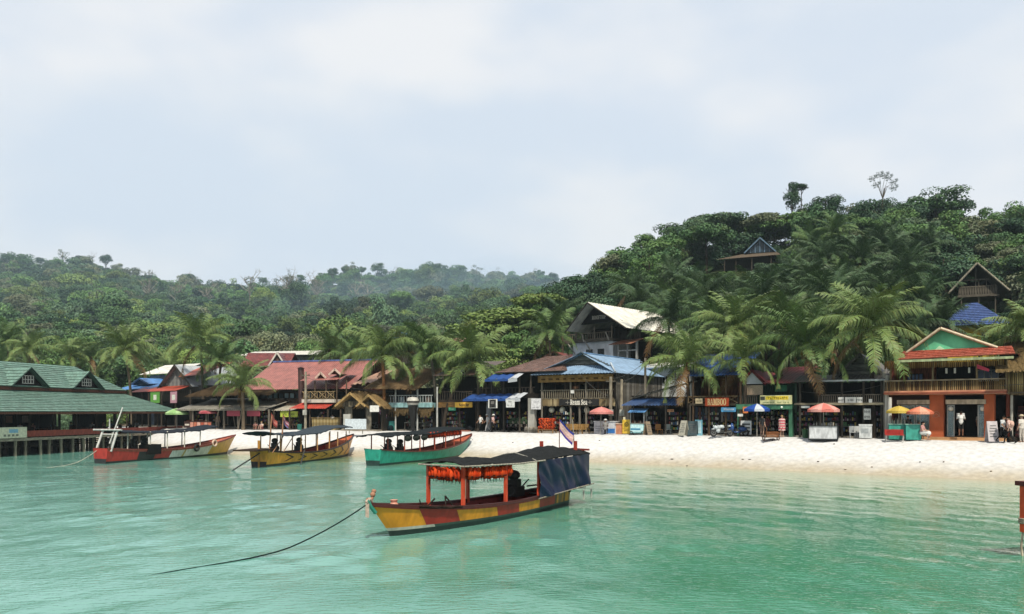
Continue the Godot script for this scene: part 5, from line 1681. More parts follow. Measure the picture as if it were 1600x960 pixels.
func make_white_house():
	var f := fr(893, 958, 19, 17)
	var n := house("hillside_white_house", "white three-storey house with a big white tin roof and a wooden balcony", f, "house")
	var w := f.w
	var fl := Y(f, 535)
	var ye := Y(f, 516)
	var yr := Y(f, 477)
	var xm := X(f, 918, 2.4)
	var white := mat("e6e8ea", "plaster")
	bx("front_wall", Vector3(0.2, -3, -0.25), Vector3(w, fl, 0), white, n)
	bx("left_wall", Vector3(0.2, -3, -10), Vector3(0.4, fl, -0.255), white, n)
	bx("right_wall", Vector3(w - 0.2, -3, -3.4), Vector3(w - 0.003, fl, -0.255), white, n)
	bx("back_wall", Vector3(0.405, -3, -10.2), Vector3(w + 3, fl, -10.0), mat("a9abad", "plaster"), n)
	bx("upper_floor", Vector3(-0.9, fl, -10.2), Vector3(w + 0.4, fl + 0.25, 0.6), mat("6d655a", "plank"), n)
	# rooms above the balcony
	bx("upper_room", Vector3(0.8, fl + 0.255, -9.5), Vector3(w - 0.3, ye + 0.3, -2.0), mat("35302b", "wood"), n)
	planks(n, "side_board", -9.5, -0.5, fl + 0.26, ye + 0.2, w - 0.1, 0.3, ["4a423a", "5a5148", "3d3731"], "wood", true)
	balusters(n, -0.9, w + 0.3, fl + 0.26, Y(f, 521), 0.5, 22, mat("827767", "wood"), 0.03)
	posts(n, f, [900, 929, 956], fl + 0.2, ye + 0.25, 0.5, 0.09, mat("8a7f6f", "wood"))
	for q in [[915, 522, 0.65, 918, 535, 0.65], [952, 522, 0.65, 957, 535, 0.65], [919, 533, 0.65, 923, 548, 0.05], [893, 536, 0.65, 899, 552, 0.05]]:
		obj("balcony_strut", tube_mb(Vector3(X(f, q[0]), Y(f, q[1]), q[2]), Vector3(X(f, q[3]), Y(f, q[4]), q[5]), 0.08, 0.08), mat("b9b3a6", "wood"), n)
	# roof
	var zf := 2.4
	var zb := -11.5
	var xl := X(f, 884, 2.4)
	var xr := X(f, 979, 2.4)
	var yl := Y(f, 514, zf)
	var ym := mat("e8e4d6", "metal", 0.4)
	corr_part("right_roof_slope", ym, n, [Vector3(xr, yl - 0.2, zf), Vector3(xr, yl - 0.2, zb), Vector3(xm, yr, zb), Vector3(xm, yr, zf)], 0.5, 0.02)
	corr_part("left_roof_slope", ym, n, [Vector3(xl, yl, zb), Vector3(xl, yl, zf), Vector3(xm, yr, zf), Vector3(xm, yr, zb)], 0.5, 0.02)
	var g := Mb.new()
	g.prism([Vector2(xl + 1.0, yl + 0.7), Vector2(xr - 1.5, yl + 0.75), Vector2(xm, yr - 0.3)], 0.9, 1.0)
	obj("gable_wall", g, mat("262423", "wood"), n)
	words(n, "ROOFTOP", Vector3(xm + 0.5, Y(f, 497, 1.1), 1.02), 0.42, mat("b9b3a6", "flat"), "Droid Serif", 1.9)
	var bb := Mb.new()
	bb.path([Vector3(xl, yl - 0.1, zf + 0.05), Vector3(xm, yr - 0.08, zf + 0.05), Vector3(xr, yl - 0.28, zf + 0.05)], 0.09, 4)
	obj("barge_board", bb, mat("4a453f", "wood"), n)
	for px in [917, 935]:
		window(n, X(f, px), X(f, px + 8.5), Y(f, 556), Y(f, 547), 0.0, mat("3a3d40", "paint"), mat("20262b", "paint", 0.1), 1)
	# right wing with dark openings and a brown awning
	var x2 := w + 0.2
	var x3 := w + 2.9
	bx("wing_floor", Vector3(x2, fl - 2.6, -9.5), Vector3(x3, fl - 2.45, 0.5), mat("8b857b", "plaster"), n)
	bx("wing_back_wall", Vector3(x2, fl - 2.4, -3.3), Vector3(x3, fl, -3.1), mat("1f1c1a", "wood"), n)
	for i in 3: bx("wing_frame", Vector3(x2 + 0.1 + i * 1.2, fl - 2.4, -0.6), Vector3(x2 + 0.3 + i * 1.2, fl - 0.1, -0.4), mat("c9c9c4", "paint"), n)
	bx("wing_transom", Vector3(x2 + 0.1, fl - 1.2, -0.597), Vector3(x2 + 2.5, fl - 1.05, -0.403), mat("c9c9c4", "paint"), n)
	corr_part("brown_awning", mat("9a6a54", "metal"), n, [Vector3(x2, fl - 0.6, 1.4), Vector3(x3 + 0.4, fl - 0.6, 1.4), Vector3(x3 + 0.4, fl + 0.1, -1.0), Vector3(x2, fl + 0.1, -1.0)])
	planks(n, "wing_board", x2, x3, fl + 0.1, yl - 0.3, -1.1, 0.3, ["4a423a", "5a5148", "3d3731"])
	# plain white building in front of it, right of the blue roof
	var h := fr(1022, 1074, 11, 11)
	var hn := house("plain_white_building", "plain white walled building with a flat white roof edge behind the palm", h, "building")
	var y1 := Y(h, 571)
	bx("front_wall", Vector3(0, -1, -0.2), Vector3(h.w, y1, 0), mat("ccd2d2", "plaster"), hn)
	bx("right_wall", Vector3(h.w - 0.2, -1, -8), Vector3(h.w, y1, -0.205), mat("bcc4c4", "plaster"), hn)
	bx("left_wall", Vector3(0, -1, -8), Vector3(0.2, y1, -0.205), mat("bcc4c4", "plaster"), hn)
	corr_part("roof_slope", mat("d6d4ca", "metal"), hn, [Vector3(-0.6, y1 + 0.02, 0.7), Vector3(h.w + 0.5, y1 + 0.02, 0.7), Vector3(h.w + 0.5, y1 + 1.0, -8), Vector3(-0.6, y1 + 1.0, -8)])
	bx("eave_board", Vector3(-0.6, y1 - 0.22, 0.66), Vector3(h.w + 0.5, y1 - 0.03, 0.72), mat("d9d9d4", "paint"), hn)
	window(hn, X(h, 1036), X(h, 1044), Y(h, 600), Y(h, 588), 0.0, mat("b5b9b9", "paint"), mat("20262b", "paint", 0.1))

func make_right_row():
	# low shop under a sagging dark net roof and a dark blue tin awning
	var f := fr(984, 1084, 0)
	var n := house("dark_awning_shop", "low open shop under a dark net roof and dark blue tin awning", f, "shop")
	var w := f.w
	var ya := Y(f, 634)
	shell(n, w, 7, Y(f, 618), mat("37322d", "wood"), mat("2e2823", "wood"))
	corr_part("blue_awning", mat("2c4a78", "metal"), n, [Vector3(X(f, 981), ya, 1.8), Vector3(X(f, 1072), ya, 1.8), Vector3(X(f, 1068), Y(f, 622), -0.4), Vector3(X(f, 990), Y(f, 622), -0.4)], 0.3, 0.035)
	corr_part("net_roof", mat("3c3b38", "cloth"), n, [Vector3(X(f, 986), Y(f, 622), 0.2), Vector3(X(f, 1090), Y(f, 596), 0.2), Vector3(X(f, 1092), Y(f, 584), -6), Vector3(X(f, 1000), Y(f, 604), -6)], 1.4, 0.05)
	posts(n, f, [990, 1040, 1078], 0, ya, 1.5, 0.07, mat("5c564e", "wood"))
	var beams := Mb.new()
	for i in 5: beams.path([Vector3(X(f, 990 + i * 20), Y(f, 622), 0.1), Vector3(X(f, 1005 + i * 19), Y(f, 608 - i * 3), 0.1)], 0.04, 4)
	beams.path([Vector3(X(f, 986), Y(f, 623), 0.12), Vector3(X(f, 1090), Y(f, 597), 0.12)], 0.06, 4)
	obj("roof_frame", beams, mat("8a857b", "wood"), n)
	var sg := blind_sign(f, "small_orange_sign", "small pale orange sign hanging inside the dark awning shop", 1043, 640, 1053, 644, 0.3, mat("d19a72", "flat"))
	scribble(sg, -0.22, 0.22, 0, 0.1, mat("7a3f22", "flat"), 6, 15)
	# bar with the orange name board
	f = fr(1082, 1158, 0)
	n = house("orange_sign_bar", "wooden bar with crossed balcony rails behind the palm and an orange name board", f, "bar")
	w = f.w
	var fl := Y(f, 634)
	var ye := Y(f, 588)
	shell(n, w, 8, ye, mat("4a3628", "wood"), mat("2e2823", "wood"))
	bx("upper_floor", Vector3(0.16, fl, -7.9), Vector3(w - 0.16, fl + 0.18, 1.0), mat("5d5346", "plank"), n)
	planks(n, "room_board", 0.2, w - 0.2, fl + 0.2, ye, -1.4, 0.28, ["6a3f28", "7d4c30", "573322"])
	corr_part("roof_slope", mat("2f5596", "metal"), n, [Vector3(-0.6, ye, 1.2), Vector3(w + 0.2, ye, 1.2), Vector3(w + 0.2, ye + 2.2, -5), Vector3(-0.6, ye + 2.2, -5)])
	var xr := Mb.new()
	var yb := fl + 0.2
	var yt := Y(f, 620)
	for i in 4:
		var a := lerpf(0.0, w, i / 4.0)
		var b := lerpf(0.0, w, (i + 1) / 4.0)
		xr.path([Vector3(a, yb, 0.9), Vector3(b, yt, 0.9)], 0.04, 4); xr.path([Vector3(b, yb, 0.9), Vector3(a, yt, 0.9)], 0.04, 4)
		xr.tube(Vector3(a, yb, 0.9), Vector3(a, yt, 0.9), 0.05, 0.05, 5)
	xr.span(Vector3(0, yt - 0.05, 0.85), Vector3(w, yt + 0.05, 0.95))
	obj("crossed_rails", xr, mat("77664c", "wood"), n)
	posts(n, f, [1083, 1108, 1134, 1157], 0, ye, 0.9, 0.09, mat("5b4a3a", "wood"))
	sg = blind_sign(f, "orange_name_board", "orange board with cream capital letters on the balcony rail", 1102, 622, 1139, 635, 1.1, mat("b9481f", "flat"))
	words(sg, "BAMBOO", Vector3(0, 0, 0.04), 0.52, mat("f0d9a0", "flat"), "Droid Serif", 1.55)
	sg = blind_sign(f, "round_rail_sign", "pale oval sign on the rail left of the orange name board", 1087, 623, 1098, 631, 1.05, mat("b9a98a", "flat"))
	scribble(sg, -0.2, 0.2, 0, 0.12, mat("4a3a2a", "flat"), 4, 18)
	sg = blind_sign(f, "light_blue_banner", "light blue banner with white letters hanging below the balcony", 1127, 637, 1150, 644, 1.05, mat("4f95c4", "flat"), "banner")
	scribble(sg, -0.5, 0.5, 0.03, 0.16, mat("e0e8ee", "flat"), 8, 19)
	for i in 14:   # clothes hanging for sale
		var c := bx("hanging_shirt", Vector3(X(f, 1086 + i * 5), fl - 1.05 - (i % 3) * 0.15, -0.2), Vector3(X(f, 1089.6 + i * 5), fl - 0.15, -0.1), mat(["4a4f5e", "6b4a44", "35414a", "77706a", "5a3a4a"][i % 5], "cloth"), n)
	# green shop with a long yellow sign
	f = fr(1156, 1243, 0)
	n = house("green_shop", "green painted shop with a long yellow sign above its fascia", f, "shop")
	w = f.w
	fl = Y(f, 640)
	ye = Y(f, 600)
	var green := mat("3f7458", "paint")
	shell(n, w, 7, ye, mat("3a5a49", "paint"), mat("141a17", "wood"))
	bx("fascia", Vector3(0, fl, 0.3), Vector3(w, Y(f, 632), 1.0), green, n)
	bx("upper_floor", Vector3(0.16, fl + 0.02, -6.9), Vector3(w - 0.16, Y(f, 633), 0.29), mat("3a5a49", "paint"), n)
	for x in [0.05, w - 0.3]: bx("pilaster", Vector3(x, 0, 0.4), Vector3(x + 0.25, fl - 0.003, 0.8), green, n)
	bx("upper_wall", Vector3(0.2, Y(f, 632), -1.1), Vector3(w - 0.2, ye, -1.0), mat("2a4a3b", "wood"), n)
	bx("pale_blind", Vector3(X(f, 1168), Y(f, 617), 0.1), Vector3(X(f, 1193), Y(f, 602), 0.16), mat("b9a48d", "cloth"), n)
	bx("green_shutter", Vector3(X(f, 1206), Y(f, 612), -0.98), Vector3(X(f, 1225), Y(f, 602), -0.9), mat("3f8f68", "paint"), n)
	balusters(n, 0.0, X(f, 1188), Y(f, 632), Y(f, 618), 0.7, 10, mat("4a463f", "wood"))
	gable_front(n, X(f, 1158), X(f, 1200), 0.6, -6, Y(f, 600), Y(f, 578), mat("7a3236", "metal"), "corr", mat("5a2a2a", "wood"))
	gable_wall(n, "gable_wall", X(f, 1161), X(f, 1197), 0.3, Y(f, 600), Y(f, 580), mat("c3c8cf", "plaster"))
	corr_part("roof_slope", mat("6b3034", "metal"), n, [Vector3(X(f, 1196), ye, 1.0), Vector3(w + 0.4, ye, 1.0), Vector3(w + 0.4, ye + 1.6, -6), Vector3(X(f, 1196), ye + 1.6, -6)])
	sg = blind_sign(f, "yellow_shop_sign", "long yellow-green shop sign with dark lettering and a picture at each end", 1188, 618, 1238, 632, 1.05, mat("c9c795", "flat"))
	bx("yellow_field", Vector3(-0.8, 0.0, 0.032), Vector3(0.95, 0.28, 0.04), mat("d8bf2e", "flat"), sg)
	scribble(sg, -0.75, 0.9, 0.14, 0.17, mat("4d4a1c", "flat"), 11, 21)
	scribble(sg, -1.0, 1.0, -0.2, 0.1, mat("5d7a4a", "flat"), 18, 22)
	bx("end_picture", Vector3(-1.2, -0.02, 0.032), Vector3(-0.85, 0.27, 0.041), mat("3a3a30", "flat"), sg)
	var lamp := Mb.new()
	lamp.ball(Vector3(X(f, 1227), Y(f, 637), 1.02), Vector3.ONE * 0.09, 5, 8)
	obj("fascia_globe", lamp, mat("e8efe6", "flat"), n)
	# dark balcony house
	f = fr(1243, 1386, 0)
	n = house("dark_balcony_house", "dark weathered house with a long railed balcony and a slatted gable", f, "house")
	w = f.w
	fl = Y(f, 633)
	ye = Y(f, 597)
	shell(n, w, 8, ye, mat("2f2b27", "wood"), mat("2e2823", "wood"))
	bx("balcony_floor", Vector3(0.16, fl, -7.9), Vector3(w - 0.16, Y(f, 630), 1.0), mat("8f8672", "plank"), n)
	bx("floor_edge", Vector3(X(f, 1282), fl - 0.02, 1.003), Vector3(w, Y(f, 630), 1.07), mat("b3a98f", "plank"), n)
	bx("upper_wall", Vector3(0.2, Y(f, 630), -1.9), Vector3(w - 0.2, ye, -1.8), mat("1c1a18", "wood"), n)
	balusters(n, X(f, 1282), w - 0.1, Y(f, 630), Y(f, 617), 0.9, 34, mat("6d675d", "wood"), 0.025)
	posts(n, f, [1250, 1282, 1316, 1350, 1378], 0, ye, 0.9, 0.09, mat("4a453e", "wood"))
	bx("tin_edge", Vector3(X(f, 1286), ye - 0.02, 1.3), Vector3(w + 0.1, ye + 0.1, 1.4), mat("9aa4a8", "metal"), n)
	corr_part("lower_roof", mat("4c4a47", "metal"), n, [Vector3(X(f, 1244), ye, 1.4), Vector3(w + 0.1, ye, 1.4), Vector3(w + 0.1, Y(f, 585), -1.0), Vector3(X(f, 1244), Y(f, 585), -1.0)])
	var gx0 := X(f, 1308)
	var gx1 := X(f, 1376)
	var gy0 := Y(f, 588)
	var gy1 := Y(f, 556)
	for i in 9:
		var t := i / 9.0
		var mb := Mb.new()
		mb.box(Vector3((gx0 + gx1) * 0.5, lerpf(gy0, gy1, t + 0.055), -0.9), Vector3((gx1 - gx0) * (1 - t) * 0.96, (gy1 - gy0) / 9 * 0.9, 0.06), Basis(Vector3.RIGHT, 0.15))
		obj("gable_slat", mb, mat(["77766f", "8b8981", "63625c"][i % 3], "plank"), n)
	gable_front(n, gx0 - 0.3, gx1 + 0.3, -0.5, -8, gy0 - 0.1, gy1 + 0.15, mat("6b6660", "metal"), "corr", mat("6d6a62", "wood"))
	for i in 3:
		sg = blind_sign(f, "balcony_sign", ["white balcony sign with a dark picture, left of three", "wide white balcony sign with an oval, middle of three", "small white balcony sign, right of three"][i], [1310, 1321, 1339][i], 621, [1319, 1338, 1348][i], 630, 1.0, mat("cfd0cb", "flat"))
		scribble(sg, -0.2, 0.2, 0.0, 0.16, mat("555a58", "flat"), [4, 7, 4][i], 30 + i)
	blind_sign(f, "white_post_notice", "blank white notice on the post at the right end of the balcony", 1358, 624, 1363, 632, 1.0, mat("d8d8d4", "flat"))
	bx("lamp_panel", Vector3(X(f, 1257), Y(f, 638), 0.9), Vector3(X(f, 1270), Y(f, 634.5), 0.98), mat("c3c6c4", "paint"), n)

func make_gabled_house():
	var f := fr(1390, 1577, 0)
	var n := house("green_gabled_house", "orange two-storey beach house with a green gable, red tile roof and bamboo balcony", f, "house")
	var w := f.w
	var fl := Y(f, 617)
	var s0 := Y(f, 611)
	var ye := Y(f, 562)
	var orange := mat("c4683f", "plaster")
	var dark := mat("1a1513", "wood")
	bx("floor_slab", Vector3(0, -0.9, -8), Vector3(w, 0.18, 0.9), mat("c39a70", "plaster"), n)
	bx("terrace_step", Vector3(0.2, -0.9, 0.9), Vector3(w - 0.3, 0.02, 2.0), mat("c9a57c", "plaster"), n)
	bx("back_wall", Vector3(0, 0.18, -8.2), Vector3(w, ye, -8.0), dark, n)
	bx("left_wall", Vector3(0, 0.18, -8), Vector3(0.2, ye, -0.3), mat("7a3a26", "plaster"), n)
	bx("right_wall", Vector3(w - 0.2, 0.18, -8), Vector3(w, ye, -0.3), mat("7a3a26", "plaster"), n)
	bx("upper_floor", Vector3(0, fl, -8), Vector3(w, s0, 1.5), mat("d09070", "plaster"), n)
	bx("slab_moulding", Vector3(-0.05, fl + 0.05, 1.503), Vector3(w + 0.05, fl + 0.16, 1.56), mat("8d4a34", "paint"), n)
	for s in [[1454, 1476], [1539, 1555]]: bx("wall_pier", Vector3(X(f, s[0]), 0.18, -0.4), Vector3(X(f, s[1]), fl, 0.3), orange, n)
	bx("ground_wall", Vector3(0.2, fl - 1.0, -0.4), Vector3(X(f, 1454), fl, -0.2), mat("4a2a20", "plaster"), n)
	for s in [[1402, 1453, 625, 632], [1478, 1541, 625, 632]]: bx("rolled_shutter_box", Vector3(X(f, s[0], 0.4), Y(f, s[3]), 0.1), Vector3(X(f, s[1], 0.4), Y(f, s[2]), 0.45), mat("cdbfa6", "paint"), n)
	# glass shop fronts
	var glass := clear_mat()
	var fm := mat("b3b9b6", "paint", 0.4)
	for s in [[1408, 1430], [1431, 1453], [1480, 1492], [1528, 1540]]:
		var a := X(f, s[0])
		var b := X(f, s[1])
		var mb := Mb.new()
		mb.span(Vector3(a, 0.2, -0.1), Vector3(a + 0.07, Y(f, 633), 0.0)); mb.span(Vector3(b - 0.07, 0.2, -0.1), Vector3(b, Y(f, 633), 0.0))
		mb.span(Vector3(a + 0.07, 0.2, -0.1), Vector3(b - 0.07, 0.3, 0.0)); mb.span(Vector3(a + 0.07, Y(f, 633) - 0.08, -0.1), Vector3(b - 0.07, Y(f, 633), 0.0))
		var door := obj("glass_door", mb, fm, n)
		bx("pane", Vector3(a + 0.07, 0.3, -0.06), Vector3(b - 0.07, Y(f, 633) - 0.08, -0.04), glass, door)
	for i in 2:
		var p := f.at([1486, 1536][i], 639, 0.1)
		var mb := Mb.new()
		mb.ball(p, Vector3.ONE * 0.17, 7, 10)
		obj("door_globe", mb, mat("e2e0d4", "flat"), n)
	bx("inner_wall", Vector3(0.2, 0.18, -4.0), Vector3(w - 0.2, fl, -3.9), mat("221b18", "wood"), n)
	bx("blue_inside_wall", Vector3(X(f, 1406), 0.2, -2.0), Vector3(X(f, 1453), Y(f, 636), -1.9), mat("27323c", "paint"), n)
	for i in 4: bx("display_shelf", Vector3(X(f, 1529), 0.4 + i * 0.45, -1.4), Vector3(X(f, 1541), 0.45 + i * 0.45, -0.8), mat("7fa0a6", "paint"), n)
	var em := Mb.new()
	em.ring(Vector3(X(f, 1464.5), Y(f, 648), 0.31), Vector3(0, 0, 1), 0.2, 0.02, 14, 4)
	em.path([Vector3(X(f, 1464.5) - 0.25, Y(f, 653), 0.31), Vector3(X(f, 1464.5), Y(f, 646), 0.31), Vector3(X(f, 1464.5) + 0.22, Y(f, 651), 0.31)], 0.025, 4)
	obj("wall_emblem", em, mat("d99a7c", "paint"), n)
	# balcony of upright bamboo canes
	var cane := Mb.new()
	var ch := Y(f, 596) - s0
	cane.tube(Vector3(0, 0, 0), Vector3(0, ch, 0), 0.05, 0.045, 6)
	var cm := cane.mesh()
	var k := int(w / 0.125)
	for i in k:
		var o := put("balcony_cane", cm, mat(["8a6f4a", "9c7f55", "735a3c", "a88d62", "5f4a32"][rng.randi() % 5], "wood"), n, Vector3(0.06 + i * (w - 0.1) / k, s0 - rng.randf() * 0.03, 1.42))
		o.rotation.z = rng.randf_range(-0.012, 0.012)
	bx("balcony_rail", Vector3(0, s0 + ch, 1.32), Vector3(w, s0 + ch + 0.09, 1.5), mat("a99a82", "plank"), n)
	# upper room, blind of canes under the eave
	bx("upper_wall", Vector3(0.2, s0, -1.4), Vector3(X(f, 1462, -1), ye, -1.2), mat("7c452d", "wood"), n)
	bx("upper_back_wall", Vector3(X(f, 1462, -1), s0, -4.0), Vector3(w - 0.2, ye, -3.9), mat("16110f", "wood"), n)
	window(n, X(f, 1418, -1), X(f, 1441, -1), Y(f, 594), Y(f, 583), -1.2, mat("3a2a22", "wood"), mat("23406b", "paint", 0.2), 3)
	for i in 3: window(n, X(f, 1528 + i * 11, -1), X(f, 1537 + i * 11, -1), Y(f, 595), Y(f, 580), -1.2, mat("aeb4b2", "paint"), mat("26405c", "paint", 0.15), 0)
	posts(n, f, [1392, 1458, 1527, 1573], s0, ye, 1.35, 0.07, mat("8d7a5c", "wood"))
	cane = Mb.new()
	var bh := Y(f, 563) - Y(f, 575)
	cane.tube(Vector3(0, -bh, 0), Vector3(0, 0, 0), 0.05, 0.05, 5)
	cm = cane.mesh()
	k = int(w / 0.13)
	for i in k: put("eave_cane", cm, mat(["94713f", "a9854f", "7d5c34", "b8965f"][rng.randi() % 4], "wood"), n, Vector3(0.06 + i * (w - 0.1) / k, ye - 0.06 + rng.randf_range(-0.05, 0.02), 1.5))
	for i in 3: bx("hanging_ornament", Vector3(X(f, [1484, 1497, 1519][i]) - 0.05, Y(f, 585), 1.2), Vector3(X(f, [1484, 1497, 1519][i]) + 0.07, Y(f, 577), 1.25), mat("c9c6bc", "cloth"), n)
	# roof: red tiled skirt along the eave, green gable above
	var red := mat("b8604a", "paint", 0.6)
	var gx0 := X(f, 1424)
	var gx1 := X(f, 1556)
	var gxm := X(f, 1473)
	var gy0 := Y(f, 549)
	var gy1 := Y(f, 516)
	tile_part("front_skirt_roof", red, n, [Vector3(X(f, 1420) - 0.4, ye - 0.02, 2.3), Vector3(w + 0.6, ye + 0.1, 2.3), Vector3(gx1 + 1.0, gy0 + 0.15, 0.4), Vector3(gx0 - 0.4, gy0 + 0.1, 0.4)], 5, 40)
	bx("eave_board", Vector3(X(f, 1420) - 0.4, ye - 0.22, 2.2), Vector3(w + 0.5, ye - 0.06, 2.28), mat("a9b48a", "paint"), n)
	var g := Mb.new()
	g.prism([Vector2(gx0, gy0), Vector2(gx1, gy0), Vector2(gxm, gy1)], 0.3, 0.42)
	obj("gable_wall", g, mat("6cc99a", "plaster"), n)
	g = Mb.new()
	g.prism([Vector2(X(f, 1461), gy0), Vector2(X(f, 1482), gy0), Vector2(X(f, 1470), gy0 + 0.38)], 0.42, 0.46)
	obj("pale_patch", g, mat("b5e0b8", "plaster"), n)
	for q in [[Vector3(gx0 - 0.5, gy0 - 0.2, -9), Vector3(gx0 - 0.5, gy0 - 0.2, 0.7), Vector3(gxm, gy1 + 0.2, 0.7), Vector3(gxm, gy1 + 0.2, -9)], [Vector3(w + 0.6, ye + 0.12, 0.72), Vector3(w + 0.6, ye + 0.12, -9), Vector3(gxm, gy1 + 0.2, -9), Vector3(gxm, gy1 + 0.2, 0.7)]]:
		tile_part("roof_slope", mat("a85a46", "paint", 0.6), n, q, 16, 24)
	var bb := Mb.new()
	bb.path([Vector3(gx0 - 0.3, gy0 - 0.15, 0.74), Vector3(gxm, gy1 + 0.08, 0.74), Vector3(gx1 + 0.2, gy0 + 0.05, 0.74)], 0.1, 4)
	obj("barge_board", bb, mat("cdbba0", "paint"), n)
	# small red pennant on the balcony
	var fl2 := thing("balcony_pennant", "small red and white pennant hanging from the gabled house balcony", "flag", f.world(f.at(1527, 575, 1.7)), f.yaw)
	var mb2 := Mb.new()
	mb2.quad(Vector3(0, -0.05, 0), Vector3(0.7, -0.28, 0.1), Vector3(0.75, -0.12, 0.12), Vector3(0, 0.25, 0))
	mb2.quad(Vector3(0, 0.25, -0.01), Vector3(0.75, -0.12, 0.11), Vector3(0.7, -0.28, 0.09), Vector3(0, -0.05, -0.01))
	obj("cloth", mb2, mat("b5485a", "cloth"), fl2)
	# bamboo wall house at the right edge with red stairs
	var h := fr(1578, 1680, 0)
	var hn := house("bamboo_wall_house", "house with an upright bamboo upper wall and dark red steps at the right edge", h, "house")
	var y0 := Y(h, 617)
	var y1 := Y(h, 586)
	shell(hn, h.w, 8, y1 + 0.5, mat("4a3a2c", "wood"), mat("1a1513", "wood"))
	bx("upper_floor", Vector3(0.16, y0, -7.9), Vector3(h.w - 0.16, y0 + 0.2, 1.2), mat("6d5c48", "plank"), hn)
	cane = Mb.new()
	cane.tube(Vector3(0, y0, 0), Vector3(0, y1 + 0.4, 0), 0.055, 0.05, 6)
	cm = cane.mesh()
	k = int(h.w / 0.125)
	for i in k: put("wall_cane", cm, mat(["9a8457", "ac9566", "7d6a45", "bba673"][rng.randi() % 4], "wood"), hn, Vector3(0.06 + i * 0.125, rng.randf_range(-0.06, 0.03), 1.15))
	thatch_part("roof_slope", mat("7d6a48", "straw"), hn, [Vector3(-0.6, y1 + 0.4, 1.9), Vector3(h.w + 0.3, y1 + 0.4, 1.9), Vector3(h.w + 0.3, y1 + 3.0, -4), Vector3(-0.6, y1 + 3.0, -4)], 500)
	for i in 9: bx("stair_step", Vector3(0.3, 0.12 + i * 0.27, -0.3 - i * 0.3), Vector3(3.4, 0.2 + i * 0.27, 0.05 - i * 0.3), mat("6d2a26", "paint"), hn)
	for i in 9: bx("stair_riser", Vector3(0.3, i * 0.27 - 0.15, 0.0 - i * 0.3), Vector3(3.4, 0.115 + i * 0.27, 0.03 - i * 0.3), mat("4f1e1c", "paint"), hn)
	posts(hn, h, [1581, 1615, 1650], 0, y0, 1.0, 0.09, mat("a39f94", "paint"))

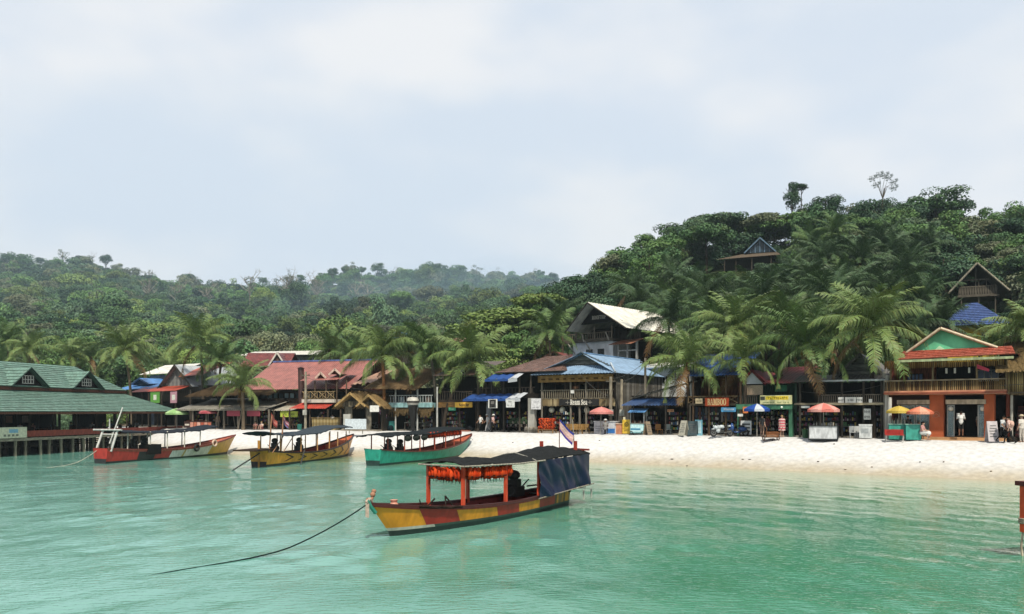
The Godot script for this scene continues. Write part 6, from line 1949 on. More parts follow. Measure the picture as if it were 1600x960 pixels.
func make_hill_houses():
	# blue tiled roof and yellow wall behind the green gable
	var f := fr(1478, 1568, 24, 24)
	var y0 := EYE + (HOR - 540.0) * 79 / F - f.o.y
	var n := house("yellow_hill_house", "yellow walled house with a bright blue tiled roof on the slope", f, "house")
	var ye := Y(f, 505)
	bx("front_wall", Vector3(0.2, y0 - 6, -0.3), Vector3(f.w - 0.2, ye, 0), mat("c9ab33", "plaster"), n)
	bx("side_wall", Vector3(0.2, y0 - 6, -6), Vector3(0.4, ye, -0.305), mat("b89a30", "plaster"), n)
	bx("side_wall", Vector3(f.w - 0.4, y0 - 6, -6), Vector3(f.w - 0.2, ye, -0.305), mat("b89a30", "plaster"), n)
	ridge_along(n, -0.6, f.w + 0.6, 1.0, -7, ye - 0.3, Y(f, 468), mat("425a90", "paint", 0.6), "tile", 2.6)
	for px in [1500, 1535]: window(n, X(f, px), X(f, px + 9), Y(f, 534), Y(f, 520), 0.0, mat("6a5a3a", "wood"), mat("1f2428", "paint", 0.1))
	# stilt hut with an open gable front
	f = fr(1500, 1558, 38, 38)
	n = house("stilt_hut", "grey thatched hut on stilts with an open gable front on the hillside", f, "hut")
	var yb := Y(f, 462)
	var yt := Y(f, 414)
	var xm := X(f, 1525)
	var deck := mat("6a6358", "plank")
	bx("deck", Vector3(-0.3, yb - 0.2, -5), Vector3(f.w + 0.2, yb, 0.6), deck, n)
	for px in [1502, 1529, 1555]:
		for z in [0.3, -4.5]:
			var mb := Mb.new()
			mb.tube(Vector3(X(f, px), -4, z), Vector3(X(f, px), yb + 1.9, z), 0.1, 0.08, 6)
			obj("stilt", mb, mat("6d665a", "wood"), n)
	balusters(n, -0.2, f.w, yb, Y(f, 448), 0.5, 24, mat("7b7365", "wood"), 0.04)
	var q0 := Vector3(-1.0, yb + 0.1, 0.9)
	for s in [[-1.3, 1.0], [f.w + 1.1, -1.0]]:
		var q := [Vector3(s[0], yb + 0.3, -5.5), Vector3(s[0], yb + 0.3, 1.1), Vector3(xm, yt, 1.1), Vector3(xm, yt, -5.5)]
		if s[1] < 0: q = [q[1], q[0], q[3], q[2]]
		thatch_part("roof_slope", mat("7c7565", "straw"), n, q, 260)
	bx("back_room", Vector3(0.3, yb, -4.6), Vector3(f.w - 0.3, yb + 1.9, -2.0), mat("2a2622", "wood"), n)
	var gb := Mb.new()
	gb.span(Vector3(0.2, yb + 1.8, -0.1), Vector3(f.w - 0.2, yb + 1.92, 0.0))
	gb.tube(Vector3(xm, yb, 0), Vector3(xm, yt - 0.3, 0), 0.07, 0.07, 5)
	gb.tube(Vector3(xm + 1.1, yb, 0), Vector3(xm + 1.1, yt - 1.6, 0), 0.05, 0.05, 5)
	obj("gable_frame", gb, mat("8b8375", "wood"), n)
	gb = Mb.new()
	gb.path([Vector3(-1.3, yb + 0.25, 1.16), Vector3(xm, yt + 0.02, 1.16), Vector3(f.w + 1.1, yb + 0.25, 1.16)], 0.12, 5)
	obj("barge_thatch", gb, mat("a39c8a", "straw"), n)
	# house near the top of the hill
	f = fr(1128, 1212, 70, 70)
	f.o.y = maxf(f.o.y, 4)
	n = house("hilltop_house", "hilltop house with a low brown tin roof and a blue-framed glass gable", f, "house")
	ye = Y(f, 403)
	bx("walls", Vector3(0.5, ye - 4, -6), Vector3(f.w - 0.5, ye, -0.6), mat("3f3933", "wood"), n)
	corr_part("roof_slope", mat("6f6355", "straw"), n, [Vector3(-1.0, ye - 0.4, 2.0), Vector3(f.w + 0.8, ye - 0.1, 2.0), Vector3(f.w + 0.2, Y(f, 389), -3.5), Vector3(X(f, 1160), Y(f, 391), -3.5)])
	corr_part("roof_slope", mat("6f6355", "straw"), n, [Vector3(f.w + 0.8, ye - 0.2, -9), Vector3(-1.0, ye - 0.4, -9), Vector3(X(f, 1160), Y(f, 391), -3.5), Vector3(f.w + 0.2, Y(f, 389), -3.5)])
	var gx0 := X(f, 1163)
	var gx1 := X(f, 1213)
	var ga := Y(f, 391, -3)
	var gt := Y(f, 374, -3)
	gable_wall(n, "gable_glass", gx0 + 0.4, gx1 - 0.4, -2.6, ga - 0.6, gt - 0.2, mat("2b3a44", "paint", 0.15))
	gable_front(n, gx0, gx1, -2.0, -8, ga - 0.6, gt, mat("46586a", "metal"), "corr", mat("5d788e", "paint"))
	var mu := Mb.new()
	for i in 5: mu.span(Vector3(lerpf(gx0, gx1, 0.2 + i * 0.15) - 0.05, ga - 0.6, -2.58), Vector3(lerpf(gx0, gx1, 0.2 + i * 0.15) + 0.05, lerpf(ga, gt, 0.75 - absf(i - 2) * 0.28), -2.5))
	obj("gable_mullion", mu, mat("6d88a0", "paint"), n)
	posts(n, f, [1132, 1150, 1175, 1205], ye - 4, ye - 0.2, 1.6, 0.1, mat("5a5248", "wood"))

# ---------------------------------------------------------------- boats. In a boat's own axes +x is the bow, y = 0 the waterline, -z the side we see.
class Hull:
	var xs: float
	var xb: float
	var rake: float
	var beam: float
	var gm: float
	var gs: float
	var gb: float
	var trans := 0.55
	func g(t: float) -> float:
		if t < 0.4: return gm + (gs - gm) * pow(1 - t / 0.4, 2)
		return gm + (gb - gm) * pow((t - 0.4) / 0.6, 2.1)
	func b(t: float) -> float:
		if t < 0.45: return beam * lerpf(trans, 1.0, sin(t / 0.45 * PI * 0.5))
		return beam * pow(maxf(0.0, 1.0 - pow((t - 0.45) / 0.55, 2.3)), 0.75)
	func pt(t: float, y: float, side: float, inset := 0.0) -> Vector3:
		var kd := -0.42 + 0.25 * pow(maxf(0.0, t - 0.75) * 4.0, 2)
		var v := clampf((y - kd) / (g(t) - kd), 0.0, 1.0)
		var x := lerpf(xs, xb - rake * (1 - v), t)
		return Vector3(x, y, side * maxf(0.0, b(t) * (0.62 + 0.38 * pow(v, 0.7)) - inset))
	func t_of(x: float) -> float: return clampf((x - xs) / (xb - xs), 0, 1)

func paint_mat() -> StandardMaterial3D:
	if mats.has("boat_paint"): return mats["boat_paint"]
	var m := mat("ffffff", "paint", 0.42).duplicate() as StandardMaterial3D
	m.resource_name = "boat_paint"
	m.vertex_color_use_as_albedo = true
	m.uv1_scale = Vector3(0.7, 0.35, 0.7)
	m.normal_enabled = true; m.normal_texture = tex["bump"]; m.normal_scale = 0.06
	mats["boat_paint"] = m
	return m

func hull_parts(o: Node3D, h: Hull, colf: Callable, inner_hex: String, rail_hex: String, levels: Array):
	# outer planking; colf(x, level, y) gives the paint
	var mb := Mb.new(); mb.tinted = true
	var k := 64
	for side in [-1.0, 1.0]:
		for i in k:
			var t0 := float(i) / k
			var t1 := float(i + 1) / k
			for j in levels.size() + 1:
				var ya0: float = -0.45 if j == 0 else _lev(levels[j - 1], h, t0)
				var ya1: float = -0.45 if j == 0 else _lev(levels[j - 1], h, t1)
				var yb0: float = h.g(t0) if j == levels.size() else _lev(levels[j], h, t0)
				var yb1: float = h.g(t1) if j == levels.size() else _lev(levels[j], h, t1)
				mb.col = colf.call(h.pt((t0 + t1) * 0.5, h.gm, side).x, j, (ya0 + yb0) * 0.5)
				var sub := 3 if j >= 1 and yb0 - ya0 > 0.25 else 1
				for q in sub:
					var a0 := lerpf(ya0, yb0, float(q) / sub)
					var a1 := lerpf(ya1, yb1, float(q) / sub)
					var b0 := lerpf(ya0, yb0, float(q + 1) / sub)
					var b1 := lerpf(ya1, yb1, float(q + 1) / sub)
					var p := [h.pt(t0, a0, side), h.pt(t1, a1, side), h.pt(t1, b1, side), h.pt(t0, b0, side)]
					if side > 0: mb.quad(p[0], p[1], p[2], p[3])
					else: mb.quad(p[1], p[0], p[3], p[2])
	for j in 6:   # transom
		var a := lerpf(-0.45, h.g(0), j / 6.0)
		var b := lerpf(-0.45, h.g(0), (j + 1) / 6.0)
		mb.col = colf.call(h.xs, 2 if j > 2 else 0, (a + b) * 0.5)
		mb.quad(h.pt(0, a, -1), h.pt(0, a, 1), h.pt(0, b, 1), h.pt(0, b, -1))
	obj("hull", mb, paint_mat(), o)
	# inside
	mb = Mb.new()
	for side in [-1.0, 1.0]:
		for i in 40:
			var t0 := i / 40.0 * 0.93
			var t1 := (i + 1) / 40.0 * 0.93
			var p := [h.pt(t0, 0.08, side, 0.07), h.pt(t1, 0.08, side, 0.07), h.pt(t1, h.g(t1) - 0.01, side, 0.07), h.pt(t0, h.g(t0) - 0.01, side, 0.07)]
			if side > 0: mb.quad(p[1], p[0], p[3], p[2])
			else: mb.quad(p[0], p[1], p[2], p[3])
	obj("inner_planking", mb, mat(inner_hex, "paint"), o)
	mb = Mb.new()
	for i in 40:
		var t0 := i / 40.0 * 0.95
		var t1 := (i + 1) / 40.0 * 0.95
		mb.quad(h.pt(t0, 0.1, 1, 0.05), h.pt(t1, 0.1, 1, 0.05), h.pt(t1, 0.1, -1, 0.05), h.pt(t0, 0.1, -1, 0.05))
	obj("floor_boards", mb, mat("6a3a2a", "plank"), o)
	# gunwale rails
	for side in [-1.0, 1.0]:
		mb = Mb.new()
		for i in 48:
			var t0 := i / 48.0
			var t1 := (i + 1) / 48.0
			var a0 := h.pt(t0, h.g(t0), side) + Vector3(0, 0.0, side * 0.035)
			var a1 := h.pt(t1, h.g(t1), side) + Vector3(0, 0.0, side * 0.035)
			var i0 := h.pt(t0, h.g(t0), side, 0.11)
			var i1 := h.pt(t1, h.g(t1), side, 0.11)
			var u := Vector3(0, 0.05, 0)
			var w := Vector3(0, -0.05, 0)
			if side > 0:
				mb.quad(a0 + u, a1 + u, i1 + u, i0 + u); mb.quad(a0 + w, a1 + w, a1 + u, a0 + u); mb.quad(i1 + w, i0 + w, i0 + u, i1 + u)
			else:
				mb.quad(a1 + u, a0 + u, i0 + u, i1 + u); mb.quad(a1 + w, a0 + w, a0 + u, a1 + u); mb.quad(i0 + w, i1 + w, i1 + u, i0 + u)
		obj("gunwale", mb, mat(rail_hex, "paint"), o)
	# thwarts
	for i in 5:
		var t := 0.3 + i * 0.11
		var p := h.pt(t, 0.42, 1, 0.08)
		bx("thwart", Vector3(p.x - 0.14, 0.40, -p.z), Vector3(p.x + 0.14, 0.45, p.z), mat(inner_hex, "plank"), o)

func _lev(l, h: Hull, t: float) -> float:   # a number is a height above the water (rising a little to the bow), a negative one hangs below the gunwale
	return l * (1.0 + 0.9 * maxf(0.0, t - 0.5)) if l >= 0 else h.g(t) + l

func fore_deck(o: Node3D, h: Hull, t0: float, hex: String, drop := 0.06):
	var mb := Mb.new()
	for i in 10:
		var a := lerpf(t0, 0.985, i / 10.0)
		var b := lerpf(t0, 0.985, (i + 1) / 10.0)
		mb.quad(h.pt(a, h.g(a) - drop, 1, 0.06), h.pt(b, h.g(b) - drop, 1, 0.06), h.pt(b, h.g(b) - drop, -1, 0.06), h.pt(a, h.g(a) - drop, -1, 0.06))
	var a := h.pt(t0, h.g(t0) - drop, 1, 0.06)
	var lo := h.pt(t0, 0.12, 1, 0.08)
	mb.quad(lo, a, a * Vector3(1, 1, -1), lo * Vector3(1, 1, -1))
	obj("fore_deck", mb, mat(hex, "plank"), o)

func canopy(o: Node3D, prof: Array, hw: float, crown: float, hex: String, sd: int, sag := 0.05, skirt := 0.06) -> MeshInstance3D:   # prof: [x, edge height, extra crown]
	var r := FastNoiseLite.new(); r.seed = sd; r.frequency = 0.9; r.fractal_octaves = 3
	var mb := Mb.new()
	var kx := 44
	var kz := 12
	var pts := []
	var xa: float = prof[0][0]
	var xz: float = prof[-1][0]
	for i in kx + 1:
		var x := lerpf(xa, xz, float(i) / kx)
		var y := 0.0
		var cr := 0.0
		for q in prof.size() - 1:
			var f: float = (x - prof[q][0]) / (prof[q + 1][0] - prof[q][0])
			if f >= -0.001 and f <= 1.001:
				f = smoothstep(0, 1, f)
				y = lerpf(prof[q][1], prof[q + 1][1], f); cr = lerpf(prof[q][2], prof[q + 1][2], f)
		var row := []
		for j in kz + 1:
			var z := lerpf(-hw, hw, float(j) / kz)
			var e := 1.0 - pow(absf(z) / hw, 2.0)
			row.append(Vector3(x, y + (crown + cr) * e + r.get_noise_2d(x * 1.2, z * 2.0) * sag * (0.3 + e), z))
		pts.append(row)
	for i in kx:
		for j in kz:
			var p: Vector3 = pts[i][j]
			var q: Vector3 = pts[i + 1][j]
			var u: Vector3 = pts[i + 1][j + 1]
			var w: Vector3 = pts[i][j + 1]
			if (q - p).cross(w - p).y < 0: mb.quad(p, w, u, q)
			else: mb.quad(p, q, u, w)
			var dn := Vector3(0, -0.025, 0)
			mb.quad(p + dn, q + dn, u + dn, w + dn)
	for i in kx:
		for j in [0, kz]:
			var p: Vector3 = pts[i][j]
			var q: Vector3 = pts[i + 1][j]
			var s0 := Vector3(0, -skirt * (0.6 + absf(r.get_noise_1d(p.x * 4.0)) * 2.0), 0)
			var s1 := Vector3(0, -skirt * (0.6 + absf(r.get_noise_1d(q.x * 4.0)) * 2.0), 0)
			mb.quad(p + s0, q + s1, q, p)
	return obj("canopy", mb, mat(hex, "cloth"), o)

func engine(o: Node3D, at: Vector3, sc := 1.0):
	var mb := Mb.new()
	mb.box(at + Vector3(0, 0.25, 0) * sc, Vector3(0.5, 0.3, 0.34) * sc)
	mb.box(at + Vector3(0.05, 0.5, 0) * sc, Vector3(0.34, 0.24, 0.3) * sc, Basis(Vector3.UP, 0.2))
	mb.tube(at + Vector3(-0.2, 0.4, 0.1) * sc, at + Vector3(-0.2, 0.85, 0.1) * sc, 0.06 * sc, 0.05 * sc, 7)
	mb.ball(at + Vector3(0.1, 0.75, 0) * sc, Vector3(0.22, 0.16, 0.2) * sc, 5, 8)
	mb.ring(at + Vector3(0.28, 0.3, 0) * sc, Vector3(1, 0, 0), 0.17 * sc, 0.035 * sc, 12, 5)
	mb.tube(at + Vector3(-0.25, 0.3, 0) * sc, at + Vector3(-0.9, 0.55, 0.1) * sc, 0.03 * sc, 0.02 * sc, 5)
	obj("engine", mb, mat("23211f", "rubber"), o)

func make_main_boat():
	var fwd := Vector3(-0.554, 0, 0.833).normalized()
	var o := thing("tour_boat", "yellow and red striped wooden tour boat with a black canopy, nearest in the bay", "boat", Vector3(-2.32, 0, -28.03), atan2(-fwd.z, fwd.x), "canopied tour boats moored in the bay")
	var h := Hull.new()
	h.xs = -8.0; h.xb = 3.78; h.rake = 1.15; h.beam = 0.97; h.gm = 0.62; h.gs = 0.76; h.gb = 1.13; h.trans = 0.5
	var yel := Color(0.72, 0.30, 0.02)
	var red := Color(0.37, 0.035, 0.02)
	var colf := func(x, j, _y):
		if j == 0: return Color(0.022, 0.035, 0.03)
		if j == 1: return Color(0.045, 0.075, 0.06) if x < 1.6 else Color(0.5, 0.5, 0.42)
		if j == 3: return red
		if x > 3.3: return Color(0.05, 0.28, 0.2)
		if x > 1.95: return yel
		if x > 0.35: return red
		if x > -1.7: return yel
		if x > -3.3: return red
		if x > -4.85: return yel
		if x > -6.3: return red
		return [yel * 0.75, Color(0.1, 0.06, 0.03), yel * 0.8, Color(0.25, 0.14, 0.05)][int(absf(x) * 4.0) % 4]
	hull_parts(o, h, colf, "7d241c", "4a1f1c", [0.13, 0.2, -0.1])
	fore_deck(o, h, 0.83, "a8492c")
	var st := Mb.new()
	st.path([h.pt(1, h.g(1) - 0.3, 1), h.pt(1, h.g(1), 1) + Vector3(0.12, 0.12, 0)], 0.07, 6)
	obj("stem_post", st, mat("3f9a86", "paint"), o)
	# posts
	var orange := mat("c8492a", "paint")
	for s in [[0.0, 1], [0.0, -1], [-2.46, 1], [-2.46, -1], [-4.95, 1], [-4.95, -1], [-7.6, 1], [-7.6, -1]]:
		var z: float = s[1] * (h.b(h.t_of(s[0])) - 0.1)
		bx("canopy_post", Vector3(s[0] - 0.06, h.g(h.t_of(s[0])) - 0.1, z - 0.05), Vector3(s[0] + 0.06, 2.1, z + 0.05), orange if s[0] > -5 else mat("5a2a20", "paint"), o)
	canopy(o, [[0.25, 2.13, -0.02], [-0.9, 2.17, 0.0], [-3.2, 2.06, -0.02], [-5.2, 2.12, 0.1], [-6.6, 2.18, 0.2], [-8.75, 2.2, 0.02]], 1.02, 0.17, "262829", 3, 0.08, 0.05)
	var ed := Mb.new()
	ed.path([Vector3(0.25, 2.13, 1.02), Vector3(0.25, 2.12, -1.02), Vector3(-3.2, 2.04, -1.03), Vector3(-5.0, 2.07, -1.03)], 0.03, 5)
	obj("canopy_edge_pole", ed, mat("b8b2a2", "wood"), o)
	var bt := Mb.new()
	bt.path([Vector3(-4.3, 2.1, -1.04), Vector3(-4.35, 2.24, -0.55), Vector3(-4.4, 2.36, 0.0), Vector3(-4.45, 2.28, 0.6), Vector3(-4.5, 2.12, 1.03)], 0.025, 5)
	obj("canopy_batten", bt, mat("a9a79d", "wood"), o)
	# side curtain of dark blue plastic, in folds
	var r := FastNoiseLite.new(); r.seed = 4; r.frequency = 0.55; r.fractal_octaves = 2
	var tp := Mb.new()
	var kx := 40
	var ky := 16
	var f := func(u: float, v: float) -> Vector3:
		var x := lerpf(-4.62, -8.75, minf(u / 0.86, 1.0))
		var z := -1.03
		if u > 0.86: z = lerpf(-1.03, -0.2, (u - 0.86) / 0.14)
		var yt := 2.07 + 0.12 * u
		var y_b := 0.62 + 0.24 * u + (0.1 if u > 0.86 else 0.0)
		var fold := r.get_noise_2d(x * 1.6 + v * 1.5, v * 0.9) * 0.2 * (0.25 + v) + sin((x + v * 1.4) * 7.0) * 0.016 * (1 - v)
		return Vector3(x + (fold * 0.6 if u > 0.86 else 0.0), lerpf(yt, y_b, v), z + fold)
	for i in kx:
		for j in ky:
			var p: Vector3 = f.call(float(i) / kx, float(j) / ky)
			var q: Vector3 = f.call(float(i + 1) / kx, float(j) / ky)
			var u: Vector3 = f.call(float(i + 1) / kx, float(j + 1) / ky)
			var w: Vector3 = f.call(float(i) / kx, float(j + 1) / ky)
			tp.quad(p, q, u, w)
	obj("side_curtain", tp, mat("131d3a", "flat", 0.3), o)
	var lp := Mb.new()
	lp.path([Vector3(-4.5, 0.6, -1.05), Vector3(-9.0, 0.87, -1.08)], 0.03, 5)
	obj("curtain_pole", lp, mat("a49c8c", "wood"), o)
	# engine under the canopy, long-tail shafts over the stern
	engine(o, Vector3(-4.6, 0.5, 0.1), 1.3)
	bx("stern_deck", Vector3(-8.0, 0.55, -0.5), Vector3(-6.2, 0.6, 0.5), mat("3a2a22", "plank"), o)
	var sh := Mb.new()
	sh.path([Vector3(-5.6, 0.95, 0.2), Vector3(-9.4, 1.0, -0.6)], 0.035, 6)
	obj("longtail_shaft", tube_mb(Vector3(-6.0, 0.8, 0.3), Vector3(-9.9, 0.55, -0.2), 0.025, 0.025), mat("3b3a36", "metal"), o)
	obj("longtail_shaft", sh, mat("3b3a36", "metal"), o)
	var pr := Mb.new()
	for k in 2: pr.box(Vector3(-9.4, 1.0 + (k * 2 - 1) * 0.1, -0.6), Vector3(0.03, 0.2, 0.1), Basis(Vector3.UP, 0.5))
	for k in 2: pr.tube(Vector3(-8.4 - k * 0.7, 0.62 + k * 0.02, -0.9), Vector3(-8.4 - k * 0.7, 0.2, -0.9), 0.05, 0.035, 6)
	obj("propeller", pr, mat("c9c7bd", "metal"), o)
	# gear on the bow: bollards wound with rope, anchor, charm cloths
	var g := Mb.new()
	g.lathe([Vector2(0.13, 0), Vector2(0.15, 0.12), Vector2(0.1, 0.2), Vector2(0.13, 0.28), Vector2(0.0, 0.3)], 10, Vector3(2.55, 0.86, 0.1))
	obj("bow_bollard", g, mat("c98f78", "paint"), o)
	g = Mb.new()
	var tip := h.pt(1, h.g(1), 1)
	g.ball(tip + Vector3(-0.25, 0.26, 0.1), Vector3(0.09, 0.09, 0.08), 5, 8); g.ball(tip + Vector3(-0.32, 0.36, 0.12), Vector3(0.08, 0.07, 0.08), 5, 8)
	g.path([tip + Vector3(0.1, 0.15, 0), tip + Vector3(-0.2, 0.1, 0.1), tip + Vector3(-0.3, 0.32, 0.1)], 0.045, 6)
	obj("bow_flowers", g, mat("a87d66", "cloth"), o)
	g = Mb.new()
	g.quad(tip + Vector3(0.06, 0.1, -0.04), tip + Vector3(0.1, -0.42, -0.06), tip + Vector3(0.2, -0.38, -0.02), tip + Vector3(0.18, 0.1, 0.0))
	g.quad(tip + Vector3(0.18, 0.1, -0.01), tip + Vector3(0.2, -0.38, -0.03), tip + Vector3(0.1, -0.42, -0.07), tip + Vector3(0.06, 0.1, -0.05))
	g.path([tip + Vector3(0.15, 0.05, 0), tip + Vector3(0.0, 0.16, 0.0), tip + Vector3(-0.15, 0.02, 0.05)], 0.06, 6)
	obj("bow_cloth", g, mat("b9a596", "cloth"), o)
	g = Mb.new()
	g.path([Vector3(1.35, 0.75, -0.2), Vector3(0.9, 1.05, -0.25)], 0.03, 5); g.path([Vector3(1.6, 0.72, -0.3), Vector3(1.75, 1.1, -0.3)], 0.022, 5)
	g.path([Vector3(0.6, 0.65, -0.5), Vector3(0.4, 1.1, -0.3), Vector3(0.15, 0.7, -0.5)], 0.03, 5)
	g.box(Vector3(1.2, 0.76, -0.2), Vector3(0.4, 0.08, 0.12), Basis(Vector3.UP, 0.5))
	obj("anchor_gear", g, mat("332d29", "wood"), o)
	g = Mb.new()
	var rp := []
	for i in 9:
		var t := lerpf(0.70, 0.86, i / 8.0)
		rp.append(h.pt(t, h.g(t) + 0.01, -1) + Vector3(0, sin(i * 2.0) * 0.02, -0.06))
	g.path(rp, 0.045, 6)
	obj("rope_fender", g, mat("3a2e29", "rough"), o)
	# uprights and beam on the stern roof
	for s in [[-7.3, 0.55, 2.5], [-8.3, -0.55, 2.42]]:
		bx("roof_stub", Vector3(s[0] - 0.06, 2.2, s[1] - 0.06), Vector3(s[0] + 0.06, 2.72, s[1] + 0.06), mat("a33a2a", "paint"), o)
	bx("roof_beam", Vector3(-8.75, 2.3, -1.0), Vector3(-8.6, 2.38, 0.9), mat("8a3a2c", "paint"), o)
	# its flag, on its own pole
	var fp := o.transform * Vector3(-7.7, 2.35, -0.1)
	flag_on_pole("purple and pale striped flag on a thin pole above the nearest boat's canopy", fp, 1.35, ["2f3a86", "c9a9a6", "d8b8ae", "c9a3a0", "4a3f90"], o.rotation.y + 2.4)
	var pl := single("thin_mast", "thin pale mast with a wire at the stern of the nearest boat", "mast", tube_mb(Vector3.ZERO, Vector3(-0.08, 1.3, 0), 0.03, 0.02), mat("b7aea0", "wood"), o.transform * Vector3(-8.3, 2.35, -0.5))
	# life jackets slung under the canopy
	var jk := jacket_meshes()
	for i in 24:
		var p: Vector3
		var turn := 0.0
		if i < 11: p = Vector3(0.05 + rng.randf_range(-0.06, 0.06), 1.82, lerpf(0.55, -0.6, i / 10.0)); turn = PI / 2
		elif i < 15: p = Vector3(lerpf(-0.25, -0.75, (i - 11) / 3.0), 1.83, -0.8)
		else: p = Vector3(lerpf(-1.25, -2.75, (i - 15) / 8.0), 1.79, -0.78)
		var j := thing("life_jacket", "orange life jacket slung in a row under the nearest boat's black canopy", "life jacket", o.transform * (p + Vector3(0, rng.randf_range(-0.04, 0.03), 0)), o.rotation.y + turn + PI / 2 + rng.randf_range(-0.35, 0.35), "life jackets under the nearest boat's canopy")
		put("vest", jk[0], mat(["c4401c", "b03416", "cf4c24"][i % 3], "cloth"), j)
		j.scale = Vector3.ONE * 0.88
		put("strap", jk[1], mat("26201f", "cloth"), j)
	# mooring line from the bow
	var bow := o.transform * (tip + Vector3(0.1, 0.0, 0))
	var far := P(205, 903, 19.3); far.y = -0.05
	mooring("dark mooring line running from the nearest boat's bow into the water", bow, far, 0.55, 0.022, "22312f")

func tube_mb(a: Vector3, b: Vector3, r0: float, r1: float, k := 6) -> Mb:
	var mb := Mb.new()
	mb.tube(a, b, r0, r1, k)
	return mb

func jacket_meshes() -> Array:
	var v := Mb.new()
	for s in [-1.0, 1.0]:
		v.ball(Vector3(s * 0.11, 0.0, 0.07), Vector3(0.11, 0.24, 0.055), 7, 9)
		v.ball(Vector3(s * 0.12, 0.19, 0.0), Vector3(0.07, 0.09, 0.09), 5, 8)
	v.ball(Vector3(0, -0.02, -0.06), Vector3(0.21, 0.22, 0.05), 7, 10)
	var b := Mb.new()
	var pts := []
	for i in 17: pts.append(Vector3(cos(TAU * i / 16) * 0.225, -0.12, sin(TAU * i / 16) * 0.125))
	b.path(pts, 0.018, 4)
	b.path([Vector3(0.05, -0.12, 0.125), Vector3(0.08, -0.36, 0.1)], 0.014, 4); b.path([Vector3(-0.06, -0.12, 0.125), Vector3(-0.09, -0.31, 0.1)], 0.014, 4)
	return [v.mesh(), b.mesh()]

func mooring(label: String, a: Vector3, b: Vector3, sag: float, r: float, hex: String):
	var pts := []
	for i in 19:
		var s := i / 18.0
		pts.append(a.lerp(b, s) - Vector3(0, sag * 4.0 * s * (1 - s) * minf(1.0, a.lerp(b, s).y + 0.35), 0) - a)
	var mb := Mb.new()
	mb.path(pts, r, 5)
	single("mooring_rope", label, "rope", mb, mat(hex, "rough"), a)

func flag_on_pole(label: String, at: Vector3, h: float, hexes: Array, yaw: float, sc := 1.0):
	var o := thing("flag", label, "flag", at, yaw)
	obj("flag_pole", tube_mb(Vector3.ZERO, Vector3(0, h, 0), 0.02 * sc, 0.015 * sc), mat("8a4a3a", "wood"), o)
	var k := hexes.size()
	for q in k:   # each stripe a strip of cloth that hangs in folds
		var mb := Mb.new()
		for i in 10:
			var p := []
			for e in [[i, q], [i + 1, q], [i + 1, q + 1], [i, q + 1]]:
				var u: float = e[0] / 10.0
				var v: float = float(e[1]) / k
				p.append(Vector3(0.02 + u * 0.62 - v * 0.08 * u, h - 0.03 - v * 0.52 - u * 0.72 + u * u * 0.1, sin(u * 7.0 + v * 2.0) * 0.08 * u) * Vector3(sc, 1, sc))
			mb.quad(p[3], p[2], p[1], p[0])
			mb.quad(p[0] - Vector3(0, 0, 0.006), p[1] - Vector3(0, 0, 0.006), p[2] - Vector3(0, 0, 0.006), p[3] - Vector3(0, 0, 0.006))
		obj("stripe", mb, mat(hexes[q], "cloth"), o)

func moored_boat(label: String, stern: Vector3, bow: Vector3, hull: Dictionary) -> Node3D:
	var d := bow - stern
	var l := d.length()
	var o := thing("tour_boat", label, "boat", (stern + bow) * 0.5, atan2(-d.z, d.x), "canopied tour boats moored in the bay")
	var h := Hull.new()
	h.xs = -l * 0.5 - 0.1; h.xb = l * 0.5 + hull.rake; h.rake = hull.rake; h.beam = hull.beam; h.gm = hull.gm; h.gs = hull.gs; h.gb = hull.gb; h.trans = 0.62
	o.set_meta("half", l * 0.5)
	hull_parts(o, h, hull.colf, hull.inner, hull.rail, hull.levels)
	fore_deck(o, h, 0.76, hull.deck)
	for i in hull.posts.size():
		var s: float = hull.posts[i]
		for side in [-1.0, 1.0]:
			var z: float = side * (h.b(h.t_of(s)) - 0.1)
			var mb := Mb.new()
			mb.tube(Vector3(s, h.g(h.t_of(s)) - 0.1, z), Vector3(s + 0.03, hull.roof_y, z), 0.055, 0.05, 6)
			obj("canopy_post", mb, mat(hull.post, "paint"), o)
	canopy(o, hull.prof, h.beam * 1.02, 0.14, hull.cloth, int(l * 10), 0.05, 0.07)
	for e in hull.engines: engine(o, e, 1.25)
	return o

